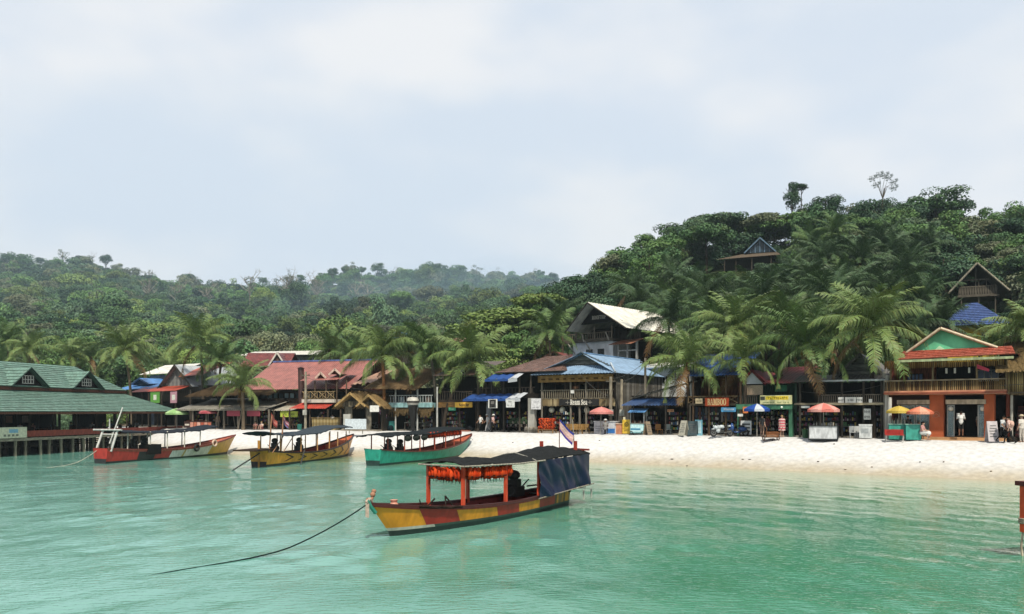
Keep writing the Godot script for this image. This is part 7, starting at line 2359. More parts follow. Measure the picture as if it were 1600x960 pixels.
func make_moored_boats():
	# red and white boat by the pier
	var stern := Vector3(-31.6, 0, -61.8)
	var bow := Vector3(-26.9, 0, -75.4)
	var L := (bow - stern).length()
	var redc := Color(0.40, 0.04, 0.028)
	var white := Color(0.62, 0.60, 0.55)
	var yel := Color(0.56, 0.33, 0.04)
	var cf := func(x, j, _y):
		var u: float = (x + L * 0.5) / L
		if j == 0: return Color(0.03, 0.03, 0.028)
		if j == 3: return Color(0.35, 0.08, 0.05) if u < 0.8 else yel
		if u < 0.20: return redc
		if u < 0.33: return Color(0.028, 0.026, 0.026)
		if u < 0.44: return redc
		if u > 0.545 and u < 0.57: return Color(0.4, 0.28, 0.1)
		if u < 0.79: return white
		return yel
	var hull := {"rake": 1.5, "beam": 1.15, "gm": 0.85, "gs": 1.15, "gb": 1.75, "colf": cf, "inner": "b5583f", "rail": "7a3a30", "levels": [0.14, 0.22, -0.16], "deck": "c9745a", "posts": [-5.4, -3.2, -1.4, 0.6, 2.6], "roof_y": 2.35, "post": "c9c3b6", "prof": [[-6.2, 2.4, 0], [-2, 2.22, 0.0], [2.0, 2.32, 0.0], [4.8, 2.62, 0.0]], "cloth": "2b3038", "engines": [Vector3(-4.3, 0.7, 0.2), Vector3(-2.6, 0.7, -0.3)]}
	var o := moored_boat("red, white and yellow wooden boat under a dark canopy moored beside the pier", stern, bow, hull)
	# white frame at the stern
	var mb := Mb.new()
	for z in [-0.75, 0.75]: mb.path([Vector3(-L * 0.5 + 0.2, 0.9, z), Vector3(-L * 0.5 + 0.9, 2.6, z * 0.95)], 0.09, 6)
	mb.path([Vector3(-L * 0.5 + 0.7, 2.55, -1.5), Vector3(-L * 0.5 + 0.7, 2.55, 1.3)], 0.08, 6)
	mb.path([Vector3(-L * 0.5 + 0.8, 2.2, -0.8), Vector3(-L * 0.5 + 0.8, 2.2, 0.8)], 0.06, 6)
	mb.path([Vector3(-L * 0.5 + 0.4, 1.5, 0.4), Vector3(-L * 0.5 + 1.6, 4.3, 0.5)], 0.05, 6)
	mb.path([Vector3(-L * 0.5 + 1.0, 2.6, -0.2), Vector3(-L * 0.5 + 1.0, 3.4, -0.2)], 0.05, 6)
	obj("stern_frame", mb, mat("c3c3be", "paint"), o)
	for s in [[1.9, "20201f", "black tyre fender hung on the side of the red, white and yellow boat"], [4.5, "d5b9a4", "pale ring buoy hung near the yellow bow of the boat by the pier"]]:
		mb = Mb.new()
		mb.ring(Vector3.ZERO, Vector3(0, 0, 1), 0.26, 0.09, 18, 8)
		var hz := 1.15 if s[0] < 3 else 0.9
		single("ring_fender", s[2], "fender", mb, mat(s[1], "rubber"), o.transform * Vector3(s[0], 0.82 + (0.3 if s[0] > 3 else 0.0), hz + 0.08), o.rotation.y)
	bx("engine_cover", Vector3(-3.6, 0.5, 0.2), Vector3(-2.2, 1.3, 1.17), mat("1f1e1d", "cloth"), o)
	mooring("pale mooring line from the red stern of the boat by the pier", o.transform * Vector3(-L * 0.5, 1.0, -0.4), Vector3(-33.0, -0.05, -55.5), 0.5, 0.03, "c3bfae")
	# yellow boat with black arrow marks
	stern = Vector3(-18.2, 0, -57.9)
	bow = Vector3(-14.9, 0, -72.6)
	var L2 := (bow - stern).length()
	cf = func(_x, j, _y):
		if j == 0: return Color(0.035, 0.022, 0.018)
		if j == 3: return Color(0.04, 0.03, 0.025)
		return Color(0.68, 0.31, 0.03)
	hull = {"rake": 1.4, "beam": 1.2, "gm": 0.8, "gs": 1.2, "gb": 1.9, "colf": cf, "inner": "9a2f25", "rail": "3a2420", "levels": [0.16, 0.2, -0.09], "deck": "d0704a", "posts": [-6.0, -3.2, -0.6, 1.6, 3.4, 5.6], "roof_y": 2.25, "post": "bd8a52", "prof": [[-7.8, 2.42, 0], [-5.6, 2.2, 0], [-1.0, 2.25, 0.02], [3.0, 2.62, 0.05], [6.0, 2.62, 0.0]], "cloth": "3d464e", "engines": [Vector3(-6.2, 0.9, 0.4), Vector3(-3.0, 0.85, 0.7)]}
	o = moored_boat("yellow wooden boat with black arrow marks along its side and a grey canopy", stern, bow, hull)
	var h := Hull.new()
	h.xs = -L2 * 0.5 - 0.1; h.xb = L2 * 0.5 + 1.4; h.rake = 1.4; h.beam = 1.2; h.gm = 0.8; h.gs = 1.2; h.gb = 1.9; h.trans = 0.62
	for i in 7:
		var t := 0.16 + i * 0.115
		var a := Mb.new()
		var y1 := h.g(t) - 0.14
		var y0 := 0.27
		var ym := (y0 + y1) * 0.5
		var wd := 0.022
		var off := Vector3(0, 0, 0.025)
		a.quad(h.pt(t + 0.03, ym, 1) + off, h.pt(t + 0.03 + wd, ym, 1) + off, h.pt(t - 0.02 + wd * 0.5, y1, 1) + off, h.pt(t - 0.028, y1, 1) + off)
		a.quad(h.pt(t - 0.028, y0, 1) + off, h.pt(t - 0.02 + wd * 0.5, y0, 1) + off, h.pt(t + 0.03 + wd, ym, 1) + off, h.pt(t + 0.03, ym, 1) + off)
		obj("arrow_mark", a, mat("241c18", "paint"), o)
	mb = Mb.new()
	mb.path([Vector3(-L2 * 0.5 - 0.05, -0.2, 0), Vector3(-L2 * 0.5 - 0.1, 1.9, 0)], 0.1, 6)
	obj("stern_post", mb, mat("c08a3a", "paint"), o)
	mb = Mb.new()
	mb.span(Vector3(-L2 * 0.5 - 2.0, 1.2, -0.9), Vector3(-L2 * 0.5 + 1.0, 1.3, 0.9))
	obj("stern_platform", mb, mat("4a3a30", "plank"), o)
	mb = Mb.new()
	mb.path([Vector3(-L2 * 0.5 - 0.5, 1.0, 0.3), Vector3(-L2 * 0.5 - 4.2, -0.1, 0.2)], 0.05, 6)
	obj("longtail_shaft", tube_mb(Vector3(-3.2, 1.0, 1.3), Vector3(-4.6, 0.0, 1.7), 0.06, 0.05), mat("3b3a36", "metal"), o)
	obj("longtail_shaft", mb, mat("3b3a36", "metal"), o)
	mb = Mb.new()
	for s in [-5.8, -7.4]: mb.path([Vector3(s, 1.0, 0.95), Vector3(s + 1.7, 2.25, 0.95)], 0.035, 5)
	for s in [-7.6, -5.9]: mb.path([Vector3(s, 1.0, 0.8), Vector3(s + 0.35, 3.7, 0.8)], 0.05, 5)
	obj("stern_stays", mb, mat("b98a6a", "wood"), o)
	for i in 2: flag_on_pole(["pink and red flag tied to a pole on the yellow boat's stern", "striped flag on the second pole of the yellow boat's stern"][i], o.transform * Vector3([-7.3, -5.6][i], 2.3, 0.8), [1.6, 1.5][i], [["a8584f", "b8736a", "8d3f3c"], ["8d5560", "b99aa6", "8a4048", "6f6f9a"]][i], 1.2)
	# green boat
	stern = Vector3(-10.2, 0, -59.2)
	bow = Vector3(-4.3, 0, -71.8)
	cf = func(x, j, y):
		if j == 0: return Color(0.02, 0.05, 0.04)
		if j == 3 and x > 3.0: return Color(0.42, 0.45, 0.36)
		return Color(0.025, 0.30, 0.215)
	hull = {"rake": 1.5, "beam": 1.2, "gm": 0.85, "gs": 1.2, "gb": 1.95, "colf": cf, "inner": "b5523c", "rail": "5a2a22", "levels": [0.16, 0.22, -0.12], "deck": "c46a4e", "posts": [-6.2, -4.2, -2.2, 0.0, 1.8, 3.4, 4.8], "roof_y": 2.25, "post": "a3452f", "prof": [[-7.4, 2.15, 0], [-5.0, 2.25, 0.0], [-1.0, 2.2, 0.05], [2.6, 2.42, 0.12], [5.2, 2.5, 0.0]], "cloth": "24292c", "engines": [Vector3(-5.4, 0.8, 0.2), Vector3(-3.2, 0.7, -0.2)]}
	o = moored_boat("green wooden boat with orange posts, a black canopy and a raised bow", stern, bow, hull)
	var jk := jacket_meshes()
	for i in 10:
		var j := thing("life_jacket", "orange life jacket hanging under the green boat's black canopy", "life jacket", o.transform * Vector3(-0.6 + i * 0.55, 2.05 + 0.012 * i, 0.95), o.rotation.y + PI / 2, "life jackets under the green boat's canopy")
		put("vest", jk[0], mat(["c9482a", "b53d22"][i % 2], "cloth"), j)
		put("strap", jk[1], mat("26201f", "cloth"), j)
	mb = Mb.new()
	for i in 3: mb.ball(Vector3(-4.0 + i * 1.2, 1.95, 1.1), Vector3(0.55, 0.26, 0.15), 5, 8)
	obj("rolled_side_cloth", mb, mat("2f3330", "cloth"), o)
	mooring("thin mooring line from the green boat's bow up the sand", o.transform * Vector3(7.9, 1.7, 0), Vector3(-2.5, 1.2, -77.5), 0.3, 0.02, "a9a294")
	# boat of which only the red bow post shows at the right edge
	var p := P(1606, 875, 21.8)
	var b2 := thing("red_bow_boat", "red painted boat of which only the bow post shows at the right edge", "boat", Vector3(p.x + 5.1, 0, p.z - 0.6), atan2(-0.12, -1.0))
	var hh := Hull.new()
	hh.xs = -6.0; hh.xb = 5.15; hh.rake = 0.9; hh.beam = 1.15; hh.gm = 1.0; hh.gs = 1.2; hh.gb = 1.85; hh.trans = 0.6
	cf = func(_x, j, _y):
		if j == 0: return Color(0.05, 0.02, 0.018)
		return Color(0.55, 0.075, 0.03)
	hull_parts(b2, hh, cf, "a03a28", "5a1f1c", [0.75, 0.8, -0.1])
	mb = Mb.new()
	mb.span(Vector3(5.0, 0.72, -0.12), Vector3(5.28, 2.0, 0.12))
	obj("stem_post", mb, mat("e8552a", "paint"), b2)
	mb = Mb.new()
	mb.span(Vector3(4.92, 1.98, -0.2), Vector3(5.36, 2.1, 0.2))
	obj("stem_cap", mb, mat("5a1f1c", "paint"), b2)
	mb = Mb.new()
	for i in 3: mb.ring(Vector3(5.14, 0.98 + i * 0.05, 0), Vector3.UP, 0.2, 0.03, 12, 5)
	mb.path([Vector3(5.2, 0.75, 0.1), Vector3(5.25, 0.3, 0.1), Vector3(5.2, -0.1, 0.1)], 0.03, 5)
	obj("rope_turns", mb, mat("c9b9a2", "rough"), b2)

# ---------------------------------------------------------------- people: one continuous skin round a posed skeleton, meshed by surface nets
# Joints are in metres, the person faces +z and stands on y = 0. Parts: 0 skin, 1 upper clothes, 2 lower clothes, 3 shoes.
func pose(kind: String) -> Dictionary:
	var j := {"pelvis": Vector3(0, 0.93, 0), "chest": Vector3(0, 1.24, 0.0), "neck": Vector3(0, 1.43, 0.0), "head": Vector3(0, 1.575, 0.025),
		"sl": Vector3(0.165, 1.37, 0), "sr": Vector3(-0.165, 1.37, 0), "el": Vector3(0.22, 1.10, -0.02), "er": Vector3(-0.22, 1.10, -0.02), "wl": Vector3(0.24, 0.87, 0.06), "wr": Vector3(-0.24, 0.87, 0.06),
		"hl": Vector3(0.09, 0.90, 0), "hr": Vector3(-0.09, 0.90, 0), "kl": Vector3(0.10, 0.49, 0.02), "kr": Vector3(-0.10, 0.49, 0.02), "al": Vector3(0.10, 0.08, -0.02), "ar": Vector3(-0.10, 0.08, -0.02), "tl": Vector3(0.12, 0.03, 0.14), "tr": Vector3(-0.12, 0.03, 0.14)}
	match kind:
		"walk":
			j.merge({"kl": Vector3(0.09, 0.52, 0.19), "al": Vector3(0.09, 0.12, 0.27), "tl": Vector3(0.10, 0.07, 0.43), "kr": Vector3(-0.09, 0.50, -0.05), "ar": Vector3(-0.09, 0.15, -0.33), "tr": Vector3(-0.09, 0.04, -0.22),
				"el": Vector3(0.23, 1.11, -0.12), "wl": Vector3(0.23, 0.91, -0.05), "er": Vector3(-0.23, 1.11, 0.08), "wr": Vector3(-0.21, 0.96, 0.25), "chest": Vector3(0, 1.24, 0.03), "neck": Vector3(0, 1.42, 0.05), "head": Vector3(0, 1.565, 0.085)}, true)
		"sit":
			j = {"pelvis": Vector3(0, 0.52, 0), "chest": Vector3(0, 0.84, 0.03), "neck": Vector3(0, 1.03, 0.05), "head": Vector3(0, 1.175, 0.09),
				"sl": Vector3(0.165, 0.97, 0.04), "sr": Vector3(-0.165, 0.97, 0.04), "el": Vector3(0.21, 0.72, 0.12), "er": Vector3(-0.21, 0.72, 0.12), "wl": Vector3(0.13, 0.68, 0.34), "wr": Vector3(-0.13, 0.68, 0.34),
				"hl": Vector3(0.09, 0.50, 0.02), "hr": Vector3(-0.09, 0.50, 0.02), "kl": Vector3(0.11, 0.49, 0.43), "kr": Vector3(-0.11, 0.49, 0.43), "al": Vector3(0.11, 0.08, 0.40), "ar": Vector3(-0.11, 0.08, 0.40), "tl": Vector3(0.12, 0.03, 0.56), "tr": Vector3(-0.12, 0.03, 0.56)}
		"carry":   # both forearms raised before the chest
			j.merge({"el": Vector3(0.25, 1.14, 0.12), "wl": Vector3(0.14, 1.36, 0.26), "er": Vector3(-0.25, 1.14, 0.12), "wr": Vector3(-0.14, 1.36, 0.26)}, true)
		"low":     # seated on the ground, knees drawn up
			j = {"pelvis": Vector3(0, 0.14, 0), "chest": Vector3(0, 0.45, 0.05), "neck": Vector3(0, 0.63, 0.08), "head": Vector3(0, 0.775, 0.11),
				"sl": Vector3(0.165, 0.57, 0.06), "sr": Vector3(-0.165, 0.57, 0.06), "el": Vector3(0.22, 0.40, 0.2), "er": Vector3(-0.22, 0.40, 0.2), "wl": Vector3(0.10, 0.42, 0.42), "wr": Vector3(-0.10, 0.42, 0.42),
				"hl": Vector3(0.09, 0.14, 0.03), "hr": Vector3(-0.09, 0.14, 0.03), "kl": Vector3(0.12, 0.46, 0.36), "kr": Vector3(-0.12, 0.46, 0.36), "al": Vector3(0.11, 0.08, 0.58), "ar": Vector3(-0.11, 0.08, 0.58), "tl": Vector3(0.12, 0.03, 0.73), "tr": Vector3(-0.12, 0.03, 0.73)}
	return j

var body_cache := {}
func body_shape(kind: String, skirt: bool, short_legs: bool, short_sleeves := true) -> Array:   # [vertices, normals, part of each vertex, joints]
	var key := kind + str(skirt) + str(short_legs) + str(short_sleeves)
	if body_cache.has(key): return body_cache[key]
	var j := pose(kind)
	var lower := 0 if short_legs else 2
	var bones := [[j.pelvis, 0.135, j.chest, 0.135, 1], [j.chest, 0.14, j.neck + Vector3(0, -0.05, 0), 0.09, 1], [j.sl, 0.065, j.sr, 0.065, 1], [j.neck + Vector3(0, -0.04, 0), 0.055, j.head, 0.05, 0],
		[j.head + Vector3(0, 0.03, -0.012), 0.088, j.head + Vector3(0, -0.045, 0.022), 0.066, 0], [j.head + Vector3(0, 0.0, 0.088), 0.014, j.head + Vector3(0, -0.025, 0.1), 0.017, 0],
		[j.hl, 0.10, j.hr, 0.10, 2]]
	for s in ["l", "r"]:
		var sh: Vector3 = j["s" + s]
		var el: Vector3 = j["e" + s]
		var wr: Vector3 = j["w" + s]
		bones.append([sh, 0.062, sh.lerp(el, 0.6), 0.056, 1]); bones.append([sh.lerp(el, 0.55), 0.048, el, 0.042, 0 if short_sleeves else 1]); bones.append([el, 0.042, wr, 0.028, 0])
		var hd: Vector3 = (wr - el).normalized()
		bones.append([wr + hd * 0.02, 0.030, wr + hd * 0.075, 0.036, 0])
		var hip: Vector3 = j["h" + s]
		var kn: Vector3 = j["k" + s]
		var an: Vector3 = j["a" + s]
		bones.append([hip, 0.092, kn, 0.062, 2]); bones.append([kn, 0.058, kn.lerp(an, 0.35), 0.056, lower]); bones.append([kn.lerp(an, 0.35), 0.054, an, 0.036, lower])
		bones.append([an + Vector3(0, -0.025, -0.03), 0.04, j["t" + s], 0.03, 3])
	if skirt: bones.append([j.pelvis, 0.15, (j.kl + j.kr) * 0.5, 0.17, 2])
	var lo := Vector3.ONE * 99
	var hi := -lo
	for b in bones:
		for e in [b[0], b[2]]:
			lo = lo.min(e - Vector3.ONE * 0.24); hi = hi.max(e + Vector3.ONE * 0.24)
	var c := 0.03
	var nx := int((hi.x - lo.x) / c) + 1
	var ny := int((hi.y - lo.y) / c) + 1
	var nz := int((hi.z - lo.z) / c) + 1
	var val := PackedFloat32Array(); val.resize(nx * ny * nz); val.fill(1.0)
	for b in bones:
		var a: Vector3 = b[0]
		var e: Vector3 = b[2]
		var ra: float = b[1]
		var rb: float = b[3]
		var m := maxf(ra, rb) + 0.075
		var l0: Vector3 = ((a.min(e) - Vector3.ONE * m - lo) / c).floor()
		var h0: Vector3 = ((a.max(e) + Vector3.ONE * m - lo) / c).ceil()
		var ae := e - a
		var ll := maxf(ae.length_squared(), 1e-9)
		for z in range(maxi(int(l0.z), 0), mini(int(h0.z) + 1, nz)):
			for y in range(maxi(int(l0.y), 0), mini(int(h0.y) + 1, ny)):
				for x in range(maxi(int(l0.x), 0), mini(int(h0.x) + 1, nx)):
					var p := lo + Vector3(x, y, z) * c
					var t := clampf((p - a).dot(ae) / ll, 0.0, 1.0)
					var d := (p - a - ae * t).length() - lerpf(ra, rb, t)
					var i := (z * ny + y) * nx + x
					var k := 0.035
					var hh := clampf(0.5 + 0.5 * (val[i] - d) / k, 0.0, 1.0)
					val[i] = lerpf(val[i], d, hh) - k * hh * (1.0 - hh)
	var id := PackedInt32Array(); id.resize(nx * ny * nz); id.fill(-1)
	var pts := PackedVector3Array()
	for z in nz - 1:
		for y in ny - 1:
			for x in nx - 1:
				var i := (z * ny + y) * nx + x
				var sum := Vector3.ZERO
				var cnt := 0
				var s0 := val[i] < 0
				var any := false
				for o in [1, nx, nx + 1, nx * ny, nx * ny + 1, nx * ny + nx, nx * ny + nx + 1]:
					if (val[i + o] < 0) != s0: any = true
				if not any: continue
				for q in 8:
					for ax in 3:
						if q >> ax & 1: continue
						var q2: int = q | (1 << ax)
						var va := val[i + (q & 1) + (q >> 1 & 1) * nx + (q >> 2) * nx * ny]
						var vb := val[i + (q2 & 1) + (q2 >> 1 & 1) * nx + (q2 >> 2) * nx * ny]
						if (va < 0) == (vb < 0): continue
						var t := va / (va - vb)
						sum += Vector3(q & 1, q >> 1 & 1, q >> 2).lerp(Vector3(q2 & 1, q2 >> 1 & 1, q2 >> 2), t); cnt += 1
				id[i] = pts.size()
				pts.append(lo + (Vector3(x, y, z) + sum / cnt) * c)
	var tri := PackedInt32Array()
	for z in range(1, nz - 1):
		for y in range(1, ny - 1):
			for x in range(1, nx - 1):
				var i := (z * ny + y) * nx + x
				for ax in 3:
					var st: int = [1, nx, nx * ny][ax]
					var u: int = [nx, nx * ny, 1][ax]
					var w: int = [nx * ny, 1, nx][ax]
					if (val[i] < 0) == (val[i + st] < 0): continue
					var a := id[i]
					var b := id[i - u]
					var d := id[i - u - w]
					var e := id[i - w]
					if a < 0 or b < 0 or d < 0 or e < 0: continue
					if val[i] < 0: tri.append_array([a, b, d, a, d, e])
					else: tri.append_array([a, d, b, a, e, d])
	# outward normals from the winding; part of each vertex from the nearest bone
	var nor := PackedVector3Array(); nor.resize(pts.size())
	for k in range(0, tri.size(), 3):
		var m := (pts[tri[k + 1]] - pts[tri[k]]).cross(pts[tri[k + 2]] - pts[tri[k]])
		for q in 3: nor[tri[k + q]] += m
	var part := PackedInt32Array(); part.resize(pts.size())
	for k in pts.size():
		nor[k] = nor[k].normalized()
		var best := 9.0
		for b in bones:
			var ae: Vector3 = b[2] - b[0]
			var t := clampf((pts[k] - b[0]).dot(ae) / maxf(ae.length_squared(), 1e-9), 0.0, 1.0)
			var d: float = (pts[k] - b[0] - ae * t).length() - lerpf(b[1], b[3], t)
			if d < best: best = d; part[k] = b[4]
	# the nets must face outward: compare with the direction away from the nearest bone axis
	var out := 0.0
	for k in pts.size():
		out += nor[k].dot((pts[k] - j.chest) * Vector3(1, 0.2, 1))
	if out < 0:
		for k in range(0, tri.size(), 3):
			var s := tri[k]; tri[k] = tri[k + 1]; tri[k + 1] = s
		for k in nor.size(): nor[k] = -nor[k]
	body_cache[key] = [pts, nor, part, j, tri]
	return body_cache[key]

# cols: skin, top, bottom, shoes, hair (linear colours)
func person(label: String, at: Vector3, yaw: float, kind: String, cols: Array, opt := {}) -> Node3D:
	var o := thing("person", label, "person", at, yaw, opt.get("group", ""))
	var sc: float = opt.get("scale", 1.0)
	var s := body_shape(kind, opt.get("skirt", false), opt.get("short", false))
	var j: Dictionary = s[3]
	var mb := Mb.new(); mb.tinted = true
	var pts: PackedVector3Array = s[0]
	var nor: PackedVector3Array = s[1]
	var tri: PackedInt32Array = s[4]
	var part: PackedInt32Array = s[2]
	for k in range(0, tri.size(), 3):
		for q in [0, 2, 1]:
			var i := tri[k + q]
			mb.v.append(pts[i]); mb.n.append(nor[i]); mb.c.append(cols[part[i]])
	# five fingers on each hand, a little curled, and the face
	mb.col = cols[0]
	for sd in ["l", "r"]:
		var wr: Vector3 = j["w" + sd]
		var hd: Vector3 = (wr - (j["e" + sd] as Vector3)).normalized()
		var ac := hd.cross(Vector3(1, 0, 0) if absf(hd.x) < 0.8 else Vector3(0, 1, 0)).normalized()
		var inn := ac.cross(hd) * (1.0 if sd == "l" else -1.0)
		for f in 4:
			var b := wr + hd * 0.085 + ac * (f - 1.5) * 0.019
			var ln: float = [0.058, 0.072, 0.066, 0.05][f]
			mb.path([b, b + hd * ln * 0.55, b + hd * ln * 0.9 - inn * 0.022], 0.009, 4, 0.007)
		mb.path([wr + hd * 0.03 - ac * 0.03, wr + hd * 0.06 - ac * 0.055, wr + hd * 0.1 - ac * 0.055 - inn * 0.012], 0.010, 4, 0.008)
	var hc: Vector3 = j.head
	mb.col = Color(0.03, 0.02, 0.02)
	for sx in [-1.0, 1.0]: mb.ball(hc + Vector3(sx * 0.032, 0.012, 0.078), Vector3(0.012, 0.008, 0.008), 3, 6)
	mb.col = Color(cols[0].r * 0.7, cols[0].g * 0.45, cols[0].b * 0.45)
	mb.ball(hc + Vector3(0, -0.052, 0.082), Vector3(0.022, 0.006, 0.008), 3, 6)
	mb.col = cols[0]
	for sx in [-1.0, 1.0]: mb.ball(hc + Vector3(sx * 0.088, 0.0, -0.005), Vector3(0.012, 0.03, 0.02), 3, 6)
	var body := obj("body", mb, person_mat(), o)
	body.scale = Vector3.ONE * sc
	# hair: a cap over the crown and back, longer where asked
	var hr := Mb.new(); hr.tinted = true; hr.col = cols[4]
	hr.ball(hc + Vector3(0, 0.045, -0.022), Vector3(0.101, 0.092, 0.106), 6, 10, 1.0, -0.35)
	if opt.get("long_hair", false): hr.path([hc + Vector3(0, 0.03, -0.075), hc + Vector3(0, -0.1, -0.09), hc + Vector3(0, -0.26, -0.10)], 0.075, 7, 0.045)
	var hair := obj("hair", hr, person_mat(), o)
	hair.scale = Vector3.ONE * sc
	if opt.has("hat"):
		var ht := Mb.new(); ht.tinted = true; ht.col = opt.hat
		ht.lathe([Vector2(0.19, 0.05), Vector2(0.19, 0.065), Vector2(0.115, 0.075), Vector2(0.105, 0.14), Vector2(0.06, 0.165), Vector2(0, 0.17)], 12, hc + Vector3(0, 0.01, -0.01))
		obj("hat", ht, person_mat(), o).scale = Vector3.ONE * sc
	if opt.has("bag"):
		var bg := Mb.new(); bg.tinted = true; bg.col = opt.bag
		bg.ball(j.chest + Vector3(0, -0.02, -0.19), Vector3(0.15, 0.2, 0.09), 6, 9)
		obj("backpack", bg, person_mat(), o).scale = Vector3.ONE * sc
	if opt.has("burden"):
		var ld := Mb.new(); ld.tinted = true; ld.col = opt.burden
		ld.box(Vector3(0, 1.42, 0.36), Vector3(0.42, 0.3, 0.24), Basis(Vector3.UP, 0.3))
		obj("carried_box", ld, person_mat(), o).scale = Vector3.ONE * sc
	if opt.has("towel"):
		var tw := Mb.new(); tw.tinted = true
		for i in 9:
			tw.col = Color(0.62, 0.12, 0.16) if i % 2 else Color(0.75, 0.55, 0.52)
			tw.lathe([Vector2(0.26, 0.52 + i * 0.1), Vector2(0.25 - i * 0.003, 0.62 + i * 0.1)], 12)
		obj("towel", tw, person_mat(), o)
	return o

func person_mat() -> StandardMaterial3D:
	if mats.has("person"): return mats["person"]
	var m := mat("ffffff", "cloth").duplicate() as StandardMaterial3D
	m.resource_name = "cloth_and_skin"
	m.vertex_color_use_as_albedo = true
	mats["person"] = m
	return m

func stand(px: float, off: float, lift := 0.0) -> Vector3:   # a spot "off" metres in front of the shop line (towards us) in a column of the photograph
	var d := tab(SHOPS, px) - off
	var x := (px - 800) * d / F
	return Vector3(x, ground(x, -d) + lift, -d)

func make_people():
	var tan_ := Color(0.36, 0.20, 0.13)
	var fair := Color(0.52, 0.33, 0.25)
	var brown := Color(0.20, 0.10, 0.065)
	var white := Color(0.72, 0.71, 0.68)
	var black := Color(0.02, 0.02, 0.022)
	var hair := Color(0.018, 0.013, 0.01)
	var blond := Color(0.28, 0.19, 0.09)
	person("person in a white top and black trousers walking left of two others on the sand", stand(751, 2.0), -0.9, "walk", [tan_, white, black, black, hair])
	person("person in pale clothes and a white hat walking between two others on the sand", stand(762, 1.5), -1.2, "walk", [tan_, Color(0.5, 0.5, 0.5), Color(0.4, 0.4, 0.4), black, hair], {"hat": white})
	person("person in a pinkish top with black trousers striding, rightmost of three on the sand", stand(770, 2.5), 1.2, "walk", [tan_, Color(0.62, 0.42, 0.40), black, black, hair], {"hat": white})
	person("person in a grey shirt and white hat seated before the white counter", stand(946, 2.6), 2.9, "sit", [tan_, Color(0.26, 0.25, 0.24), Color(0.06, 0.065, 0.08), black, hair], {"hat": white})
	person("person in a pale shirt seated at the white counter, left of the grey shirt", stand(938, 0.9), 0.2, "sit", [tan_, Color(0.5, 0.45, 0.45), Color(0.06, 0.065, 0.08), black, hair])
	person("person wrapped in a pink and white striped towel before the green shop", stand(1222, 1.6), 0.3, "stand", [fair, Color(0.65, 0.2, 0.24), Color(0.65, 0.2, 0.24), fair, blond], {"towel": true, "short": true})
	person("person with bare legs standing in the shade left of the striped towel", stand(1191, 0.8), 0.2, "stand", [fair, Color(0.1, 0.1, 0.1), Color(0.3, 0.2, 0.15), fair, hair], {"short": true})
	person("person in a dark red top standing inside the green shop doorway", stand(1199, -0.4), 0.0, "stand", [tan_, Color(0.16, 0.04, 0.045), Color(0.05, 0.05, 0.06), black, hair])
	person("person in a dark shirt standing behind the turquoise stall", stand(1419, 0.6), -0.4, "stand", [tan_, Color(0.02, 0.02, 0.022), Color(0.03, 0.03, 0.035), black, hair])
	person("person in a white skirt and pale top sitting on a stool under the orange umbrella", stand(1441, 2.6), 0.7, "sit", [fair, Color(0.55, 0.30, 0.28), white, tan_, hair], {"skirt": true, "short": true, "long_hair": true})
	person("person leaning in the shade behind the white skirted one", stand(1434, 1.2), 0.5, "sit", [tan_, Color(0.35, 0.32, 0.3), Color(0.1, 0.08, 0.08), tan_, hair], {"short": true})
	person("person in a white shirt carrying a pale box before the open shop door", stand(1502, 1.3, 0.3), 2.7, "carry", [brown, white, black, brown, hair], {"burden": Color(0.68, 0.68, 0.66), "short": true})
	person("person in pale clothes standing just inside the open shop door", stand(1531, -1.2, 0.2), 0.1, "stand", [tan_, Color(0.45, 0.45, 0.4), Color(0.4, 0.38, 0.34), black, hair])
	person("person in a white top and black trousers, left of the pair walking at the right", stand(1567, 2.6), 0.6, "walk", [tan_, Color(0.6, 0.62, 0.62), black, black, hair])
	person("person with a pinkish pack and black trousers, right of the pair walking", stand(1578, 2.9), -2.6, "walk", [fair, Color(0.66, 0.46, 0.40), black, black, hair], {"bag": Color(0.68, 0.44, 0.36), "scale": 1.04})
	person("person in pale clothes and a sun hat at the very right edge", stand(1597, 2.4), -2.9, "stand", [fair, Color(0.66, 0.62, 0.56), Color(0.55, 0.5, 0.44), fair, hair], {"hat": Color(0.6, 0.5, 0.36), "scale": 1.03})
	person("person in tan clothes standing by the post of the low beach bar", stand(340, 0.8), 0.7, "stand", [fair, Color(0.42, 0.30, 0.2), Color(0.3, 0.25, 0.2), tan_, blond])
	person("person in reddish clothes sitting on the sand before the low beach bar, left of two", stand(399, 2.2), 0.2, "low", [tan_, Color(0.55, 0.30, 0.26), Color(0.35, 0.1, 0.1), tan_, hair], {"short": true})
	person("person in pale clothes sitting on the sand before the low beach bar, right of two", stand(409, 2.2), -0.2, "low", [fair, Color(0.62, 0.5, 0.42), Color(0.4, 0.12, 0.12), tan_, blond], {"short": true})
	person("person in a grey top bending by the pink flag near the parked bicycle", stand(606, 0.8), 1.0, "stand", [tan_, Color(0.25, 0.2, 0.2), Color(0.1, 0.1, 0.12), black, hair])
	for i in 2: person(["person in white standing at the bamboo counter, left of two", "person in white and black at the bamboo counter, right of two"][i], stand([499, 519][i], -1.2), 0.2 + i * 0.3, "stand", [fair, white, Color(0.1, 0.1, 0.12), black, hair])
	# guests at the pier tables
	var ux := Vector3(0.19, 0, -0.982).normalized()
	var inn := Vector3(-0.982, 0, -0.19)
